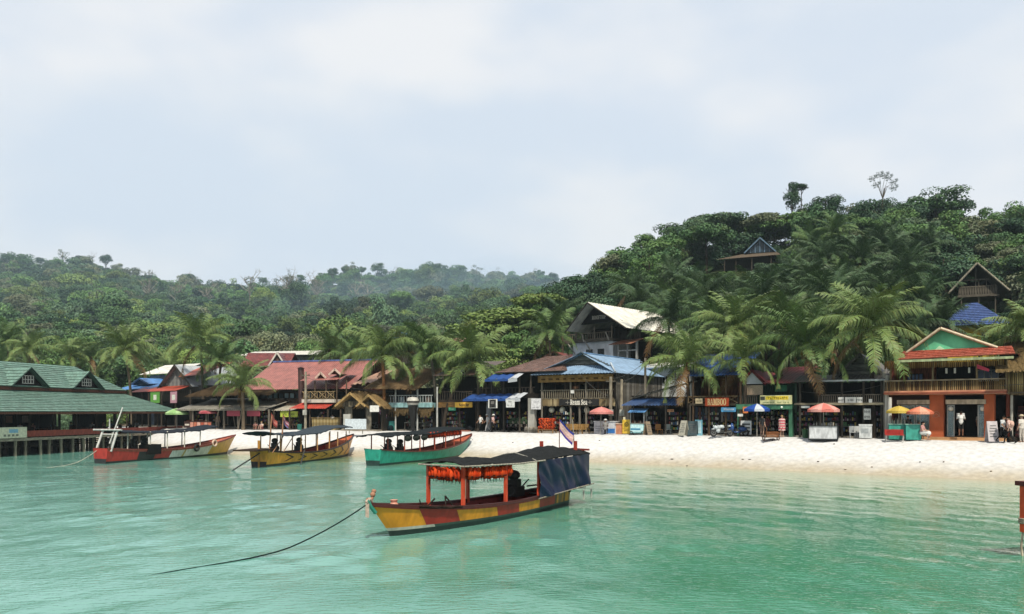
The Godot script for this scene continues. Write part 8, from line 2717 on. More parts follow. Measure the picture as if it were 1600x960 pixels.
	for i in 14:
		var q := Vector3(-44.5, 1.62, -69.8) + ux * (-5.6 + i * 2.15 + rng.randf_range(-0.3, 0.3)) + inn * rng.randf_range(1.2, 3.6)
		person("person seated in the shade under the pier restaurant roof", q, rng.randf() * TAU, "sit", [[tan_, fair, brown][i % 3], [Color(0.08, 0.08, 0.1), white * 0.6, Color(0.25, 0.12, 0.1), Color(0.1, 0.16, 0.2)][i % 4], Color(0.05, 0.05, 0.06), black, hair], {"group": "guests seated in the pier restaurant"})

# ---------------------------------------------------------------- things on the sand and before the shops
func umbrella(label: String, at: Vector3, h: float, r: float, hexes: Array, lean := 0.0):
	var o := thing("beach_umbrella", label, "umbrella", at, 0.3, "umbrellas along the shop fronts")
	obj("pole", tube_mb(Vector3.ZERO, Vector3(lean, h, 0), 0.03, 0.025), mat("b9b4a8", "metal"), o)
	var k := 8
	for i in k:
		var mb := Mb.new()
		var t0 := TAU * i / k
		var t1 := TAU * (i + 1) / k
		var rows := [[0.02, 0.0], [0.35, -0.1], [0.7, -0.27], [1.0, -0.48]]
		for q in 3:
			var a: Array = rows[q]
			var b: Array = rows[q + 1]
			for w in 3:
				var s0 := lerpf(t0, t1, w / 3.0)
				var s1 := lerpf(t0, t1, (w + 1) / 3.0)
				var dip := func(s: float, f: float) -> float: return -0.07 * f * f * sin((s - t0) / (t1 - t0) * PI)
				var p := func(s: float, e: Array) -> Vector3: return Vector3(cos(s) * r * e[0] + lean, h + (e[1] + 0.04) * r + dip.call(s, e[0]) * r * -1.0, sin(s) * r * e[0])
				mb.quad(p.call(s1, b), p.call(s0, b), p.call(s0, a), p.call(s1, a))
		for w in 3:   # hanging valance
			var s0 := lerpf(t0, t1, w / 3.0)
			var s1 := lerpf(t0, t1, (w + 1) / 3.0)
			var y := h - 0.44 * r
			mb.quad(Vector3(cos(s1) * r + lean, y - 0.13, sin(s1) * r), Vector3(cos(s0) * r + lean, y - 0.13, sin(s0) * r), Vector3(cos(s0) * r + lean, y + 0.05, sin(s0) * r), Vector3(cos(s1) * r + lean, y + 0.05, sin(s1) * r))
		obj("canopy_panel", mb, mat(hexes[i % hexes.size()], "cloth"), o)
	var rb := Mb.new()
	for i in k: rb.path([Vector3(lean, h - 0.02, 0), Vector3(cos(TAU * i / k) * r * 0.97 + lean, h - 0.46 * r, sin(TAU * i / k) * r * 0.97)], 0.012, 4)
	rb.tube(Vector3(lean, h - 0.02, 0), Vector3(lean, h + 0.12, 0), 0.025, 0.01)
	obj("ribs", rb, mat("8f8a80", "metal"), o)

func a_board(label: String, at: Vector3, yaw: float, h: float, w: float, hex: String, sd: int, called := "sandwich_board"):
	var o := thing(called, label, "sign", at, yaw)
	for s in [-1.0, 1.0]:
		var mb := Mb.new()
		mb.box(Vector3(0, h * 0.5, s * h * 0.14), Vector3(w, h * 1.02, 0.04), Basis(Vector3.RIGHT, -s * 0.27))
		obj("panel", mb, mat(hex, "flat"), o)
	var mk := Mb.new()
	var r := RandomNumberGenerator.new(); r.seed = sd
	var b := Basis(Vector3.RIGHT, -0.27)
	for i in 5: mk.box(Vector3(r.randf_range(-0.05, 0.05), h * (0.25 + i * 0.13), h * 0.14) + b * Vector3(0, 0, 0.03) + Vector3(0, 0, -(h * (0.25 + i * 0.13) - h * 0.5) * 0.277), Vector3(w * r.randf_range(0.4, 0.8), h * 0.04, 0.01), b)
	obj("lettering", mk, mat("5a5a58", "flat"), o)

func counter(label: String, at: Vector3, yaw: float, size: Vector3, hex: String, top_hex: String, trim := "") -> Node3D:
	var o := thing("stall_counter", label, "counter", at, yaw)
	bx("body", Vector3(-size.x / 2, 0.03, -size.z / 2), Vector3(size.x / 2, size.y - 0.05, size.z / 2), mat(hex, "paint"), o)
	bx("counter_top", Vector3(-size.x / 2 - 0.06, size.y - 0.05, -size.z / 2 - 0.06), Vector3(size.x / 2 + 0.06, size.y, size.z / 2 + 0.06), mat(top_hex, "paint"), o)
	if trim:
		var mb := Mb.new()
		for sx in [-1, 1]:
			for sz in [-1, 1]: mb.box(Vector3(sx * size.x / 2, size.y * 0.5 - 0.03, sz * size.z / 2), Vector3(0.07, size.y - 0.06, 0.07))
		mb.box(Vector3(0, 0.08, size.z / 2 + 0.005), Vector3(size.x, 0.1, 0.03)); mb.box(Vector3(size.x / 2 + 0.005, 0.08, 0), Vector3(0.03, 0.1, size.z))
		obj("trim", mb, mat(trim, "paint"), o)
	return o

func bottles(label: String, at: Vector3, yaw: float, w: float, count: int, hexes: Array, hmax := 0.3, group := ""):
	for i in count:
		var mb := Mb.new()
		var hh := rng.randf_range(hmax * 0.6, hmax)
		mb.lathe([Vector2(0.045, 0), Vector2(0.05, hh * 0.6), Vector2(0.02, hh * 0.75), Vector2(0.02, hh), Vector2(0, hh)], 7)
		var p := at + Basis(Vector3.UP, yaw) * Vector3((i + 0.5) * w / count - w / 2, 0, rng.randf_range(-0.12, 0.12))
		single("bottle", label, "bottle", mb, mat(hexes[i % hexes.size()], "paint", 0.2), p, 0, group)

func chair(label: String, at: Vector3, yaw: float, hex: String, group := ""):
	var o := thing("chair", label, "chair", at, yaw, group)
	bx("seat", Vector3(-0.24, 0.42, -0.24), Vector3(0.24, 0.47, 0.24), mat(hex, "paint"), o)
	bx("backrest", Vector3(-0.24, 0.47, -0.26), Vector3(0.24, 0.9, -0.21), mat(hex, "paint"), o)
	for sx in [-0.2, 0.2]:
		for sz in [-0.2, 0.2]: obj("leg", tube_mb(Vector3(sx, 0, sz), Vector3(sx, 0.43, sz), 0.025, 0.025, 5), mat(hex, "paint"), o)

func motorbike(label: String, at: Vector3, yaw: float, body_hex: String, sporty: bool):
	var o := thing("motorbike", label, "motorbike", at, yaw)
	var rub := mat("1c1b1b", "rubber")
	for x in [-0.68, 0.68]:
		var mb := Mb.new()
		mb.ring(Vector3(x, 0.31, 0), Vector3(0, 0, 1), 0.25, 0.065, 20, 7)
		var wl := obj("wheel", mb, rub, o)
		mb = Mb.new()
		mb.ring(Vector3(x, 0.31, 0), Vector3(0, 0, 1), 0.17, 0.02, 16, 5)
		for k in 5: mb.path([Vector3(x, 0.31, 0), Vector3(x + cos(k * TAU / 5) * 0.17, 0.31 + sin(k * TAU / 5) * 0.17, 0)], 0.014, 4)
		obj("rim", mb, mat("8d8f90", "metal"), wl)
	var mb := Mb.new()
	if sporty:
		mb.ball(Vector3(-0.38, 0.72, 0), Vector3(0.34, 0.2, 0.16), 7, 10); mb.ball(Vector3(-0.02, 0.78, 0), Vector3(0.28, 0.15, 0.15), 7, 10)
		mb.ball(Vector3(0.5, 0.82, 0), Vector3(0.32, 0.08, 0.1), 6, 9); mb.ball(Vector3(-0.3, 0.48, 0), Vector3(0.24, 0.2, 0.14), 6, 9)
		mb.ball(Vector3(-0.68, 0.6, 0), Vector3(0.2, 0.05, 0.08), 5, 8)
	else:
		mb.ball(Vector3(-0.5, 0.72, 0), Vector3(0.14, 0.36, 0.18), 7, 10); mb.ball(Vector3(0.42, 0.6, 0), Vector3(0.4, 0.2, 0.17), 7, 10)
		mb.ball(Vector3(0.0, 0.36, 0), Vector3(0.42, 0.09, 0.16), 6, 9); mb.ball(Vector3(-0.68, 0.58, 0), Vector3(0.2, 0.05, 0.09), 5, 8)
	obj("bodywork", mb, mat(body_hex, "paint", 0.25), o)
	mb = Mb.new()
	mb.ball(Vector3(0.3, 0.83, 0), Vector3(0.36, 0.07, 0.14), 6, 9)
	obj("seat", mb, rub, o)
	mb = Mb.new()
	mb.path([Vector3(-0.68, 0.31, 0.09), Vector3(-0.5, 0.85, 0.09), Vector3(-0.45, 1.0, 0.05)], 0.025, 6); mb.path([Vector3(-0.68, 0.31, -0.09), Vector3(-0.5, 0.85, -0.09)], 0.025, 6)
	mb.path([Vector3(-0.36, 1.0, -0.34), Vector3(-0.47, 0.98, -0.1), Vector3(-0.47, 0.98, 0.1), Vector3(-0.36, 1.0, 0.34)], 0.018, 5)
	mb.path([Vector3(0.05, 0.35, 0), Vector3(0.68, 0.31, 0)], 0.04, 6); mb.path([Vector3(0.1, 0.3, 0.14), Vector3(0.75, 0.42, 0.16)], 0.045, 7)
	mb.box(Vector3(-0.05, 0.42, 0), Vector3(0.36, 0.26, 0.22))
	obj("frame_and_forks", mb, mat("33332f", "metal"), o)
	mb = Mb.new()
	mb.ball(Vector3(-0.68, 0.84, 0), Vector3(0.05, 0.08, 0.09), 5, 8)
	obj("headlight", mb, mat("c9d0d2", "paint", 0.1), o)
	for sz in [-1.0, 1.0]:
		mb = Mb.new()
		mb.ball(Vector3(-0.42, 1.13, sz * 0.3), Vector3(0.015, 0.05, 0.07), 5, 7)
		mb.path([Vector3(-0.42, 1.0, sz * 0.24), Vector3(-0.42, 1.12, sz * 0.3)], 0.01, 4)
		obj("mirror", mb, mat("2b2b2b", "paint"), o)

func bicycle(label: String, at: Vector3, yaw: float):
	var o := thing("bicycle", label, "bicycle", at, yaw)
	for x in [-0.52, 0.52]:
		var mb := Mb.new()
		mb.ring(Vector3(x, 0.33, 0), Vector3(0, 0, 1), 0.31, 0.022, 24, 5)
		for k in 8: mb.path([Vector3(x, 0.33, 0), Vector3(x + cos(k * TAU / 8) * 0.31, 0.33 + sin(k * TAU / 8) * 0.31, 0)], 0.004, 3)
		obj("wheel", mb, mat("2b2a29", "rubber"), o)
	var mb := Mb.new()
	mb.path([Vector3(0.52, 0.33, 0), Vector3(0.1, 0.33, 0), Vector3(0.28, 0.85, 0), Vector3(0.52, 0.33, 0)], 0.018, 5)
	mb.path([Vector3(0.1, 0.33, 0), Vector3(-0.36, 0.8, 0), Vector3(0.26, 0.76, 0)], 0.018, 5)
	mb.path([Vector3(-0.52, 0.33, 0), Vector3(-0.36, 0.8, 0), Vector3(-0.33, 0.98, 0)], 0.018, 5)
	mb.path([Vector3(-0.25, 1.0, -0.28), Vector3(-0.34, 0.98, 0), Vector3(-0.25, 1.0, 0.28)], 0.014, 5)
	obj("frame", mb, mat("9a9c9c", "metal"), o)
	mb = Mb.new()
	mb.ball(Vector3(0.29, 0.9, 0), Vector3(0.13, 0.035, 0.07), 4, 7)
	obj("saddle", mb, mat("242322", "rubber"), o)

func make_things():
	# umbrellas
	umbrella("faded red umbrella on a slanting pole before the blue-roofed bar", stand(938, 2.0), 2.35, 1.05, ["d08a84", "c67e78"], 0.1)
	umbrella("blue and white umbrella before the green shop", stand(1183, 2.0), 2.55, 0.98, ["2c4f9c", "2c4f9c", "c9d0d8", "2c4f9c"])
	umbrella("pale red scalloped umbrella over the white-panelled stall", stand(1287, 3.0), 2.62, 1.12, ["cf7a70", "dba097"])
	umbrella("yellow umbrella over the turquoise stall", stand(1405, 2.2), 2.35, 0.82, ["cdb45a", "bda44c"])
	umbrella("orange-red umbrella with pale flowers right of the yellow umbrella", stand(1438, 2.4), 2.3, 0.86, ["dc8a6e", "cf7458", "e0a58c"])
	umbrella("pale green umbrella behind the end of the pier", stand(276, 3.0), 2.3, 1.25, ["8fb577", "a3c48c"])
	umbrella("pink umbrella right of the pale green umbrella near the low beach bar", stand(325, 1.5), 2.3, 1.0, ["a8525a", "b3666a"])
	umbrella("pale closed-looking cream umbrella under trees behind the pier roof", stand(212, 4.0), 2.5, 1.1, ["c9bfa6", "b9ae94"])
	# sea-bar front: stacked life jackets, bamboo lounge seats, white counters
	var jk := jacket_meshes()
	for i in 21:
		var col := i % 3
		var row := i / 3
		var j := thing("life_jacket", "orange life jacket lying in the stack at the bar's left corner", "life jacket", stand(847 + col * 8, 1.8, 0.42 + row * 0.14) + Vector3(rng.randf_range(-0.08, 0.08), 0, rng.randf_range(-0.1, 0.1)), -0.56 + rng.randf_range(-0.3, 0.3), "life jackets stacked by the blue-roofed bar")
		j.rotation.x = PI / 2 + rng.randf_range(-0.12, 0.12)
		j.scale = Vector3(1.25, 0.9, 1.0)
		put("vest", jk[0], mat(["bd4a26", "c9582f", "b04424"][i % 3], "cloth"), j)
		put("strap", jk[1], mat("5a2a20", "cloth"), j)
	var rk := thing("jacket_rack", "low pale wooden rack under the stack of life jackets", "rack", stand(855, 1.8), -0.56)
	bx("shelf", Vector3(-0.85, 0.28, -0.35), Vector3(0.85, 0.34, 0.35), mat("b08a60", "plank"), rk)
	for sx in [-0.75, 0.75]:
		for sz in [-0.3, 0.3]: bx("leg", Vector3(sx - 0.04, 0, sz - 0.04), Vector3(sx + 0.04, 0.28, sz + 0.04), mat("a07a52", "wood"), rk)
	for i in 3:
		var o := thing("bamboo_bench", ["bamboo lounge bench, left of three before the blue-roofed bar", "bamboo lounge bench, middle of three before the blue-roofed bar", "bamboo lounge bench, right of three before the blue-roofed bar"][i], "bench", stand([890, 901, 912][i], 1.6 + 0.5 * (i % 2)), -0.5 + i * 0.3, "bamboo lounge benches")
		var cm := tube_mb(Vector3(-0.55, 0, 0), Vector3(0.55, 0, 0), 0.03, 0.03, 5).mesh()
		for k in 8: put("seat_cane", cm, mat(["b8925a", "a37f4a"][k % 2], "wood"), o, Vector3(0, 0.4, -0.25 + k * 0.07))
		for k in 6: put("back_cane", cm, mat(["b8925a", "a37f4a"][k % 2], "wood"), o, Vector3(0, 0.48 + k * 0.07, -0.28 - k * 0.02))
		for sx in [-0.5, 0.5]:
			for sz in [-0.25, 0.25]: obj("leg", tube_mb(Vector3(sx, 0, sz), Vector3(sx, 0.4, sz), 0.035, 0.035, 5), mat("a37f4a", "wood"), o)
	var c := counter("white counter with grey print at the left under the red umbrella", stand(938, 1.5), -0.56, Vector3(0.95, 1.15, 0.5), "c3bdc2", "d0ccd0")
	scribble_at(c, Vector3(0, 0.55, 0.26), 0.8, 0.6, "8a858c", 3)
	c = counter("white counter with a blue picture at its foot, right under the red umbrella", stand(957, 1.5), -0.56, Vector3(0.95, 1.15, 0.5), "c9ccd2", "d6d6d8")
	bx("blue_picture", Vector3(-0.45, 0.1, 0.25), Vector3(0.35, 0.5, 0.262), mat("2f6cb0", "flat"), c)
	c = counter("small orange and white box stand right of the white counters", stand(968, 1.6), -0.56, Vector3(0.5, 0.95, 0.4), "c98a6a", "d8b89c")
	# yellow poster board
	var o := thing("yellow_poster_board", "tall yellow poster board with a dark round emblem beside the utility pole", "sign", stand(979, 1.6), -0.5)
	bx("board", Vector3(-0.36, 0.08, -0.03), Vector3(0.36, 1.28, 0.03), mat("d3b03a", "flat"), o)
	var mb := Mb.new()
	mb.ring(Vector3(0, 0.88, 0.034), Vector3(0, 0, 1), 0.16, 0.03, 16, 4)
	mb.span(Vector3(-0.06, 0.85, 0.03), Vector3(0.06, 0.91, 0.045)); mb.span(Vector3(-0.25, 0.45, 0.03), Vector3(0.25, 0.5, 0.04)); mb.span(Vector3(-0.2, 0.3, 0.03), Vector3(0.2, 0.35, 0.04))
	obj("emblem", mb, mat("5d4a1c", "flat"), o)
	bx("paper", Vector3(-0.3, 1.28, -0.02), Vector3(-0.1, 1.5, 0.02), mat("c9bfa0", "flat"), o)
	# food cart with a blue roof
	o = thing("food_cart", "food cart with a light blue tin roof and a sea picture on its front", "cart", stand(998, 1.6), -0.5)
	bx("body", Vector3(-0.62, 0.15, -0.4), Vector3(0.62, 0.95, 0.4), mat("8fc0c4", "paint"), o)
	bx("sea_picture", Vector3(-0.56, 0.25, 0.402), Vector3(0.56, 0.88, 0.42), mat("b9dce0", "flat"), o)
	bx("blue_band", Vector3(-0.56, 0.42, 0.421), Vector3(0.3, 0.55, 0.43), mat("2f7fa6", "flat"), o)
	bx("counter_top", Vector3(-0.68, 0.951, -0.46), Vector3(0.68, 1.0, 0.46), mat("b3a79a", "plank"), o)
	for sx in [-0.6, 0.6]:
		for sz in [-0.36, 0.36]: bx("post", Vector3(sx - 0.025, 1.0, sz - 0.025), Vector3(sx + 0.025, 1.95, sz + 0.025), mat("a3a9a9", "paint"), o)
	corr_part("roof", mat("5a8fc4", "metal"), o, [Vector3(-0.8, 1.9, 0.7), Vector3(0.75, 1.9, 0.7), Vector3(0.75, 2.25, -0.5), Vector3(-0.8, 2.25, -0.5)], 0.2, 0.02)
	for sx in [-0.5, 0.5]:
		mb = Mb.new()
		mb.ring(Vector3(sx, 0.16, 0.42), Vector3(0, 0, 1), 0.13, 0.03, 14, 5)
		obj("wheel", mb, mat("2b2a29", "rubber"), o)
	bottles("small bottle standing on the food cart's counter", stand(998, 1.6, 1.0), -0.5, 1.1, 7, ["8a4a3c", "c9b9a2", "5a3a32"], 0.28, "bottles on the food cart")
	# boards and chairs in front of the dark awning shop
	a_board("wooden folding board leaning right of the food cart", stand(1012, 2.0), 0.6, 1.15, 0.5, "8a7a66", 3)
	chair("tan wooden folding chair before the dark awning shop", stand(1030, 0.8), 0.2, "a8743a")
	chair("pale grey chair right of the tan folding chair", stand(1044, 0.6), 0.0, "8f9894")
	a_board("white-topped sandwich board, left of the blue board", stand(1069, 2.2), -0.9, 1.25, 0.6, "a8a596", 5)
	a_board("dark slate sandwich board beside the tall light blue board", stand(1083, 1.8), -0.4, 1.2, 0.75, "2f4146", 6)
	o = thing("light_blue_board", "tall light blue board leaning by the orange sign bar", "sign", stand(1092, 1.4), -0.45)
	bx("board", Vector3(-0.3, 0.0, -0.03), Vector3(0.3, 1.3, 0.03), mat("7ab5c9", "flat"), o)
	bx("white_stripe", Vector3(-0.1, 0.2, 0.031), Vector3(0.2, 1.2, 0.04), mat("b9d8e0", "flat"), o)
	# motorbikes
	motorbike("white sport motorbike parked on the sand, leftmost of the two motorbikes", stand(1128, 2.8), 0.15, "c3ccd0", true)
	motorbike("blue scooter parked right of the white motorbike", stand(1153, 1.8), 0.25, "2f4f86", false)
	bicycle("grey bicycle parked before the small blank white sign", stand(583, 1.5), 0.2)
	bicycle("dark bicycle leaning among bags right of the white sign board", stand(715, 0.6), 0.4)
	# white and orange signs by the scooter
	o = thing("white_notice_board", "white standing notice board with dark headings right of the blue scooter", "sign", stand(1166, 1.0), -0.5)
	bx("board", Vector3(-0.42, 0.15, -0.03), Vector3(0.42, 1.25, 0.03), mat("c9cccc", "flat"), o)
	for i in 3: bx("heading", Vector3(-0.32, 0.9 - i * 0.28, 0.031), Vector3(0.32, 1.03 - i * 0.28, 0.04), mat("3d3f40", "flat"), o)
	for sx in [-0.38, 0.38]: bx("leg", Vector3(sx - 0.03, 0, -0.08), Vector3(sx + 0.03, 1.3, -0.031), mat("6d675d", "wood"), o)
	var f := fr(1156, 1243, 0)
	var s := blind_sign(f, "orange_poster", "orange poster with pale print left of the blue and white umbrella", 1161, 636, 1169, 646, 1.0, mat("c9733a", "flat"), "poster")
	scribble(s, -0.16, 0.16, 0.0, 0.2, mat("e0c49a", "flat"), 3, 40)
	blind_sign(f, "white_tilted_notice", "blank white notice on a stick above the blue scooter", 1153, 647, 1161, 651, 1.4, mat("d8d8d2", "flat"))
	# goods rack in the green shop
	for i in 3:
		goods_shelf("dark shelf of small bright goods inside the green shop, %s" % ["left", "middle", "right"][i], f.world(Vector3(X(f, 1176 + i * 18), 0.12, -1.0 - 0.4 * i)), f.yaw, 1.1, 60 + i)
	# wooden hand cart on the sand
	o = thing("hand_cart", "small wooden hand cart with two raised shafts standing alone on the sand", "cart", stand(1204, 3.6), 0.1)
	for i in 6: bx("slat", Vector3(-0.5, 0.32 + i * 0.07, 0.3), Vector3(0.5, 0.37 + i * 0.07, 0.34), mat(["a8714c", "94603c"][i % 2], "plank"), o)
	bx("bed", Vector3(-0.5, 0.27, -0.5), Vector3(0.5, 0.32, 0.3), mat("94603c", "plank"), o)
	for sx in [-1.0, 1.0]:
		mb = Mb.new()
		mb.ring(Vector3(sx * 0.56, 0.24, 0.1), Vector3(1, 0, 0), 0.19, 0.045, 16, 6)
		obj("wheel", mb, mat("5a4436", "rubber"), o)
		obj("shaft", tube_mb(Vector3(sx * 0.42, 0.3, 0.3), Vector3(sx * 0.62, 1.05, 0.75), 0.03, 0.03, 5), mat("a8714c", "wood"), o)
	# bins
	o = thing("green_bin", "dark green bin standing left of the white-panelled stall", "bin", stand(1259, 2.0), 0)
	mb = Mb.new()
	mb.lathe([Vector2(0, 0.0), Vector2(0.22, 0.0), Vector2(0.28, 0.6), Vector2(0.31, 0.62), Vector2(0.31, 0.66), Vector2(0.26, 0.66), Vector2(0.25, 0.5)], 14)
	obj("tub", mb, mat("2f5a35", "paint"), o)
	single("teal_bin", "small teal bin at the foot of the pole by the red-roofed restaurant", "bin", lathe_mb([Vector2(0, 0), Vector2(0.22, 0.0), Vector2(0.27, 0.62), Vector2(0.22, 0.63), Vector2(0.2, 0.5)], 12), mat("2f7268", "paint"), stand(468, 2.0))
	# white panelled stall
	c = counter("black-framed stall with white panels under the pale red umbrella", stand(1287, 3.2), -0.42, Vector3(1.95, 1.08, 1.0), "c9ccce", "2b2b2c", "26282a")
	bottles("bottle or jar standing on the white-panelled stall", stand(1287, 3.2, 1.08), -0.42, 1.5, 8, ["9a9c98", "b9b4a6", "5a5f5a"], 0.28, "jars on the white-panelled stall")
	# white plastic chairs and box before the balcony house
	for i in 2: chair(["white plastic chair, left of two before the balcony house", "white plastic chair, right of two before the balcony house"][i], stand(1333 + i * 9, 1.2), -0.3 + i * 0.5, "c6c9c8", "white plastic chairs")
	o = thing("ice_chest", "tall white ice chest with rounded lid beside the dark palm trunk", "ice chest", stand(1353, 1.6), -0.45)
	bx("body", Vector3(-0.42, 0.05, -0.35), Vector3(0.42, 0.95, 0.35), mat("ccd0d0", "paint", 0.35), o)
	bx("lid", Vector3(-0.45, 0.952, -0.38), Vector3(0.45, 1.05, 0.38), mat("d6d8d8", "paint", 0.35), o)
	bx("grey_print", Vector3(-0.3, 0.4, 0.351), Vector3(0.2, 0.75, 0.358), mat("9aa0a2", "flat"), o)
	f = fr(1243, 1386, 0)
	s = blind_sign(f, "dark_poster", "grey poster hanging over the white ice chest", 1350, 639, 1361, 656, 1.2, mat("8f9494", "flat"), "poster")
	scribble(s, -0.2, 0.2, 0.2, 0.2, mat("3a3d3f", "flat"), 3, 44); scribble(s, -0.2, 0.2, -0.2, 0.2, mat("4a4d4f", "flat"), 4, 45)
	# concrete posts tied together at the corner of the gabled house
	for i in 3:
		single("concrete_post", ["tall pale concrete post, left of three by the gabled house", "tall pale concrete post, middle of three by the gabled house", "shorter white pipe post right of the two concrete posts"][i], "post", tube_mb(Vector3(0, -0.2, 0), Vector3(0.05, [4.9, 4.6, 3.0][i], 0), 0.15, 0.13, 8), mat(["a8a49a", "b9b6ad", "c3c1ba"][i], "plaster"), stand(1381 + i * 4.5, 0.6 + i * 0.4), 0, "posts beside the gabled house")
	# turquoise stall, red bench
	c = counter("turquoise juice stall, left part, under the yellow umbrella", stand(1403, 2.2), -0.35, Vector3(1.15, 1.12, 0.6), "3f9c8c", "8fb5a6")
	c = counter("turquoise juice stall, right part, under the orange-red umbrella", stand(1427, 2.4), -0.35, Vector3(0.95, 1.12, 0.7), "3f9c8c", "8fb5a6")
	c = counter("dark red cupboard between the two turquoise stall parts", stand(1416, 2.0), -0.35, Vector3(0.5, 0.8, 0.4), "8a2f2a", "9a3a32")
	o = thing("red_bench", "red painted bench with thin metal legs at the left of the turquoise stall", "bench", stand(1398, 3.2), -0.3)
	bx("seat", Vector3(-0.6, 0.44, -0.2), Vector3(0.6, 0.5, 0.2), mat("9c2a22", "paint"), o)
	bx("backrest", Vector3(-0.6, 0.5, -0.24), Vector3(0.6, 0.85, -0.2), mat("9c2a22", "paint"), o)
	for sx in [-0.55, 0.55]:
		for sz in [-0.17, 0.17]: bx("leg", Vector3(sx - 0.02, 0, sz - 0.02), Vector3(sx + 0.02, 0.44, sz + 0.02), mat("a9a9a4", "metal"), o)
	bottles("bottle or blender standing on the turquoise stall", stand(1403, 2.2, 1.12), -0.35, 1.0, 9, ["c9c6b8", "8f9a8c", "d8d0b0", "6a7a70"], 0.42, "bottles on the turquoise stall")
	a_board("white-edged folding board on the terrace of the gabled house", stand(1550, 2.2), -0.2, 1.35, 0.62, "b5aeb0", 8)
	single("dark_boat_mooring_log", "dark log lying on the sand at the right edge", "log", tube_mb(Vector3(-0.5, 0.15, 0), Vector3(0.7, 0.18, 0.2), 0.2, 0.17, 8), mat("3a322b", "rough"), stand(1587, 2.2))
	# dark bags, baskets and pots before the dark bars
	for i in 9:
		mb = Mb.new()
		mb.lathe([Vector2(0, 0), Vector2(0.24, 0.02), Vector2(0.34, 0.25), Vector2(0.26, 0.5), Vector2(0.12, 0.56), Vector2(0, 0.57)], 10)
		var px: float = [824, 831, 837, 828, 600, 610, 735, 1262, 560][i]
		single("sack" if i > 3 else "clay_pot", ["pale clay pot standing in the group by the white pillar", "full dark sack slumped on the sand before the bars"][0 if i < 4 else 1], "pot" if i < 4 else "sack", mb, mat(["8f897f", "a39c90", "7d776c", "98907f", "2b3a3a", "223338", "26282c", "2b2f2c", "33302c"][i], "rough"), stand(px, 0.6 + (i % 3) * 0.4), 0, "clay pots by the white pillar" if i < 4 else "sacks before the bars")
	# plants in pots and stands of goods in the dark bar with blue awnings
	for i in 7:
		var px: float = 798 + i * 4.2
		o = thing("potted_plant", "small leafy potted plant on the stand in the blue awning bar", "plant", stand(px, 0.4, 0.55 + 0.25 * (i % 2)), i, "potted plants in the blue awning bar")
		obj("pot", lathe_mb([Vector2(0, 0), Vector2(0.1, 0), Vector2(0.15, 0.24), Vector2(0.12, 0.24)], 9), mat("8a8478", "plaster"), o)
		var cr := put("leaves", crowns[i % 3], tree_green(4), o, Vector3(0, 0.45, 0))
		cr.scale = Vector3.ONE * 0.28
	o = thing("plant_stand", "dark stepped stand holding potted plants in the blue awning bar", "stand", stand(811, 0.2), -0.56)
	bx("lower_shelf", Vector3(-1.0, 0.5, 0.0), Vector3(1.0, 0.55, 0.5), mat("3a332c", "plank"), o)
	bx("upper_shelf", Vector3(-1.0, 0.75, -0.3), Vector3(1.0, 0.8, 0.1), mat("3a332c", "plank"), o)
	for sx in [-0.95, 0.95]: bx("side", Vector3(sx - 0.03, 0, -0.3), Vector3(sx + 0.03, 0.8, 0.5), mat("2e2823", "wood"), o)
	for i in 3: goods_shelf(["shelf of jars inside the narrow yellow sign bar", "wine rack at the left wall of the blue-roofed bar", "shelf of goods in the orange sign bar"][i], [stand(707, 0.2), stand(856, -1.6), stand(1142, -0.6)][i], -0.56, 1.5, 70 + i)
	var spots := [312, 336, 415, 436, 462, 505, 640, 668, 722, 775, 800, 826, 872, 888, 922, 1020, 1052, 1070, 1098, 1115, 1258, 1300, 1325, 1372]
	for i in spots.size(): goods_shelf("%s in the shade behind %s" % [["shelf of mixed packets", "rack of small goods", "stand of tins and boxes"][i % 3], landmark(spots[i])], stand(spots[i], rng.randf_range(-1.6, 0.1), 0.1), -0.56 + rng.randf_range(-0.3, 0.3), rng.randf_range(0.8, 1.5), 200 + i)
	# tables in the bars
	for i in 8:
		var px: float = [430, 450, 640, 660, 873, 893, 1055, 1320][i]
		o = thing("bar_table", ["dark table under the pale awning, left of two", "dark table under the pale awning, right of two", "small table under the pale blue balcony, left of two", "small table under the pale blue balcony, right of two", "table inside the blue-roofed bar near the globes", "table inside the blue-roofed bar by the middle post", "table inside the dark awning shop", "table under the dark balcony house"][i], "table", stand(px, 0.4 if i < 4 else -0.8, 0.1), -0.5)
		bx("table_top", Vector3(-0.45, 0.7, -0.35), Vector3(0.45, 0.75, 0.35), mat(["6a6e6e", "5c4433", "b9b9b2", "8f9490"][i % 4], "plank"), o)
		for sx in [-0.4, 0.4]:
			for sz in [-0.3, 0.3]: bx("leg", Vector3(sx - 0.025, 0, sz - 0.025), Vector3(sx + 0.025, 0.7, sz + 0.025), mat("77736a", "wood"), o)
		chair("dark chair beside a table in the shade of the beach bars", stand(px + 8, 0.2 if i < 4 else -0.9, 0.1), 1.2 - i * 0.4, ["4a4642", "5c4433", "6d6f6c"][i % 3], "chairs in the beach bars")
	flag_on_pole("pale striped pink and blue flag hanging beside the bicycle", stand(592, 2.0), 2.35, ["a86a72", "c9b3b8", "a85a66", "6a6a9a", "b98a94"], 0.2, 1.3)
	single("teal_cloth", "teal cloth bag leaning right of the striped flag", "bag", box_mb(Vector3(0.6, 1.0, 0.25), Vector3(0, 0.5, 0)), mat("3a7a76", "cloth"), stand(612, 1.0), 0.3)
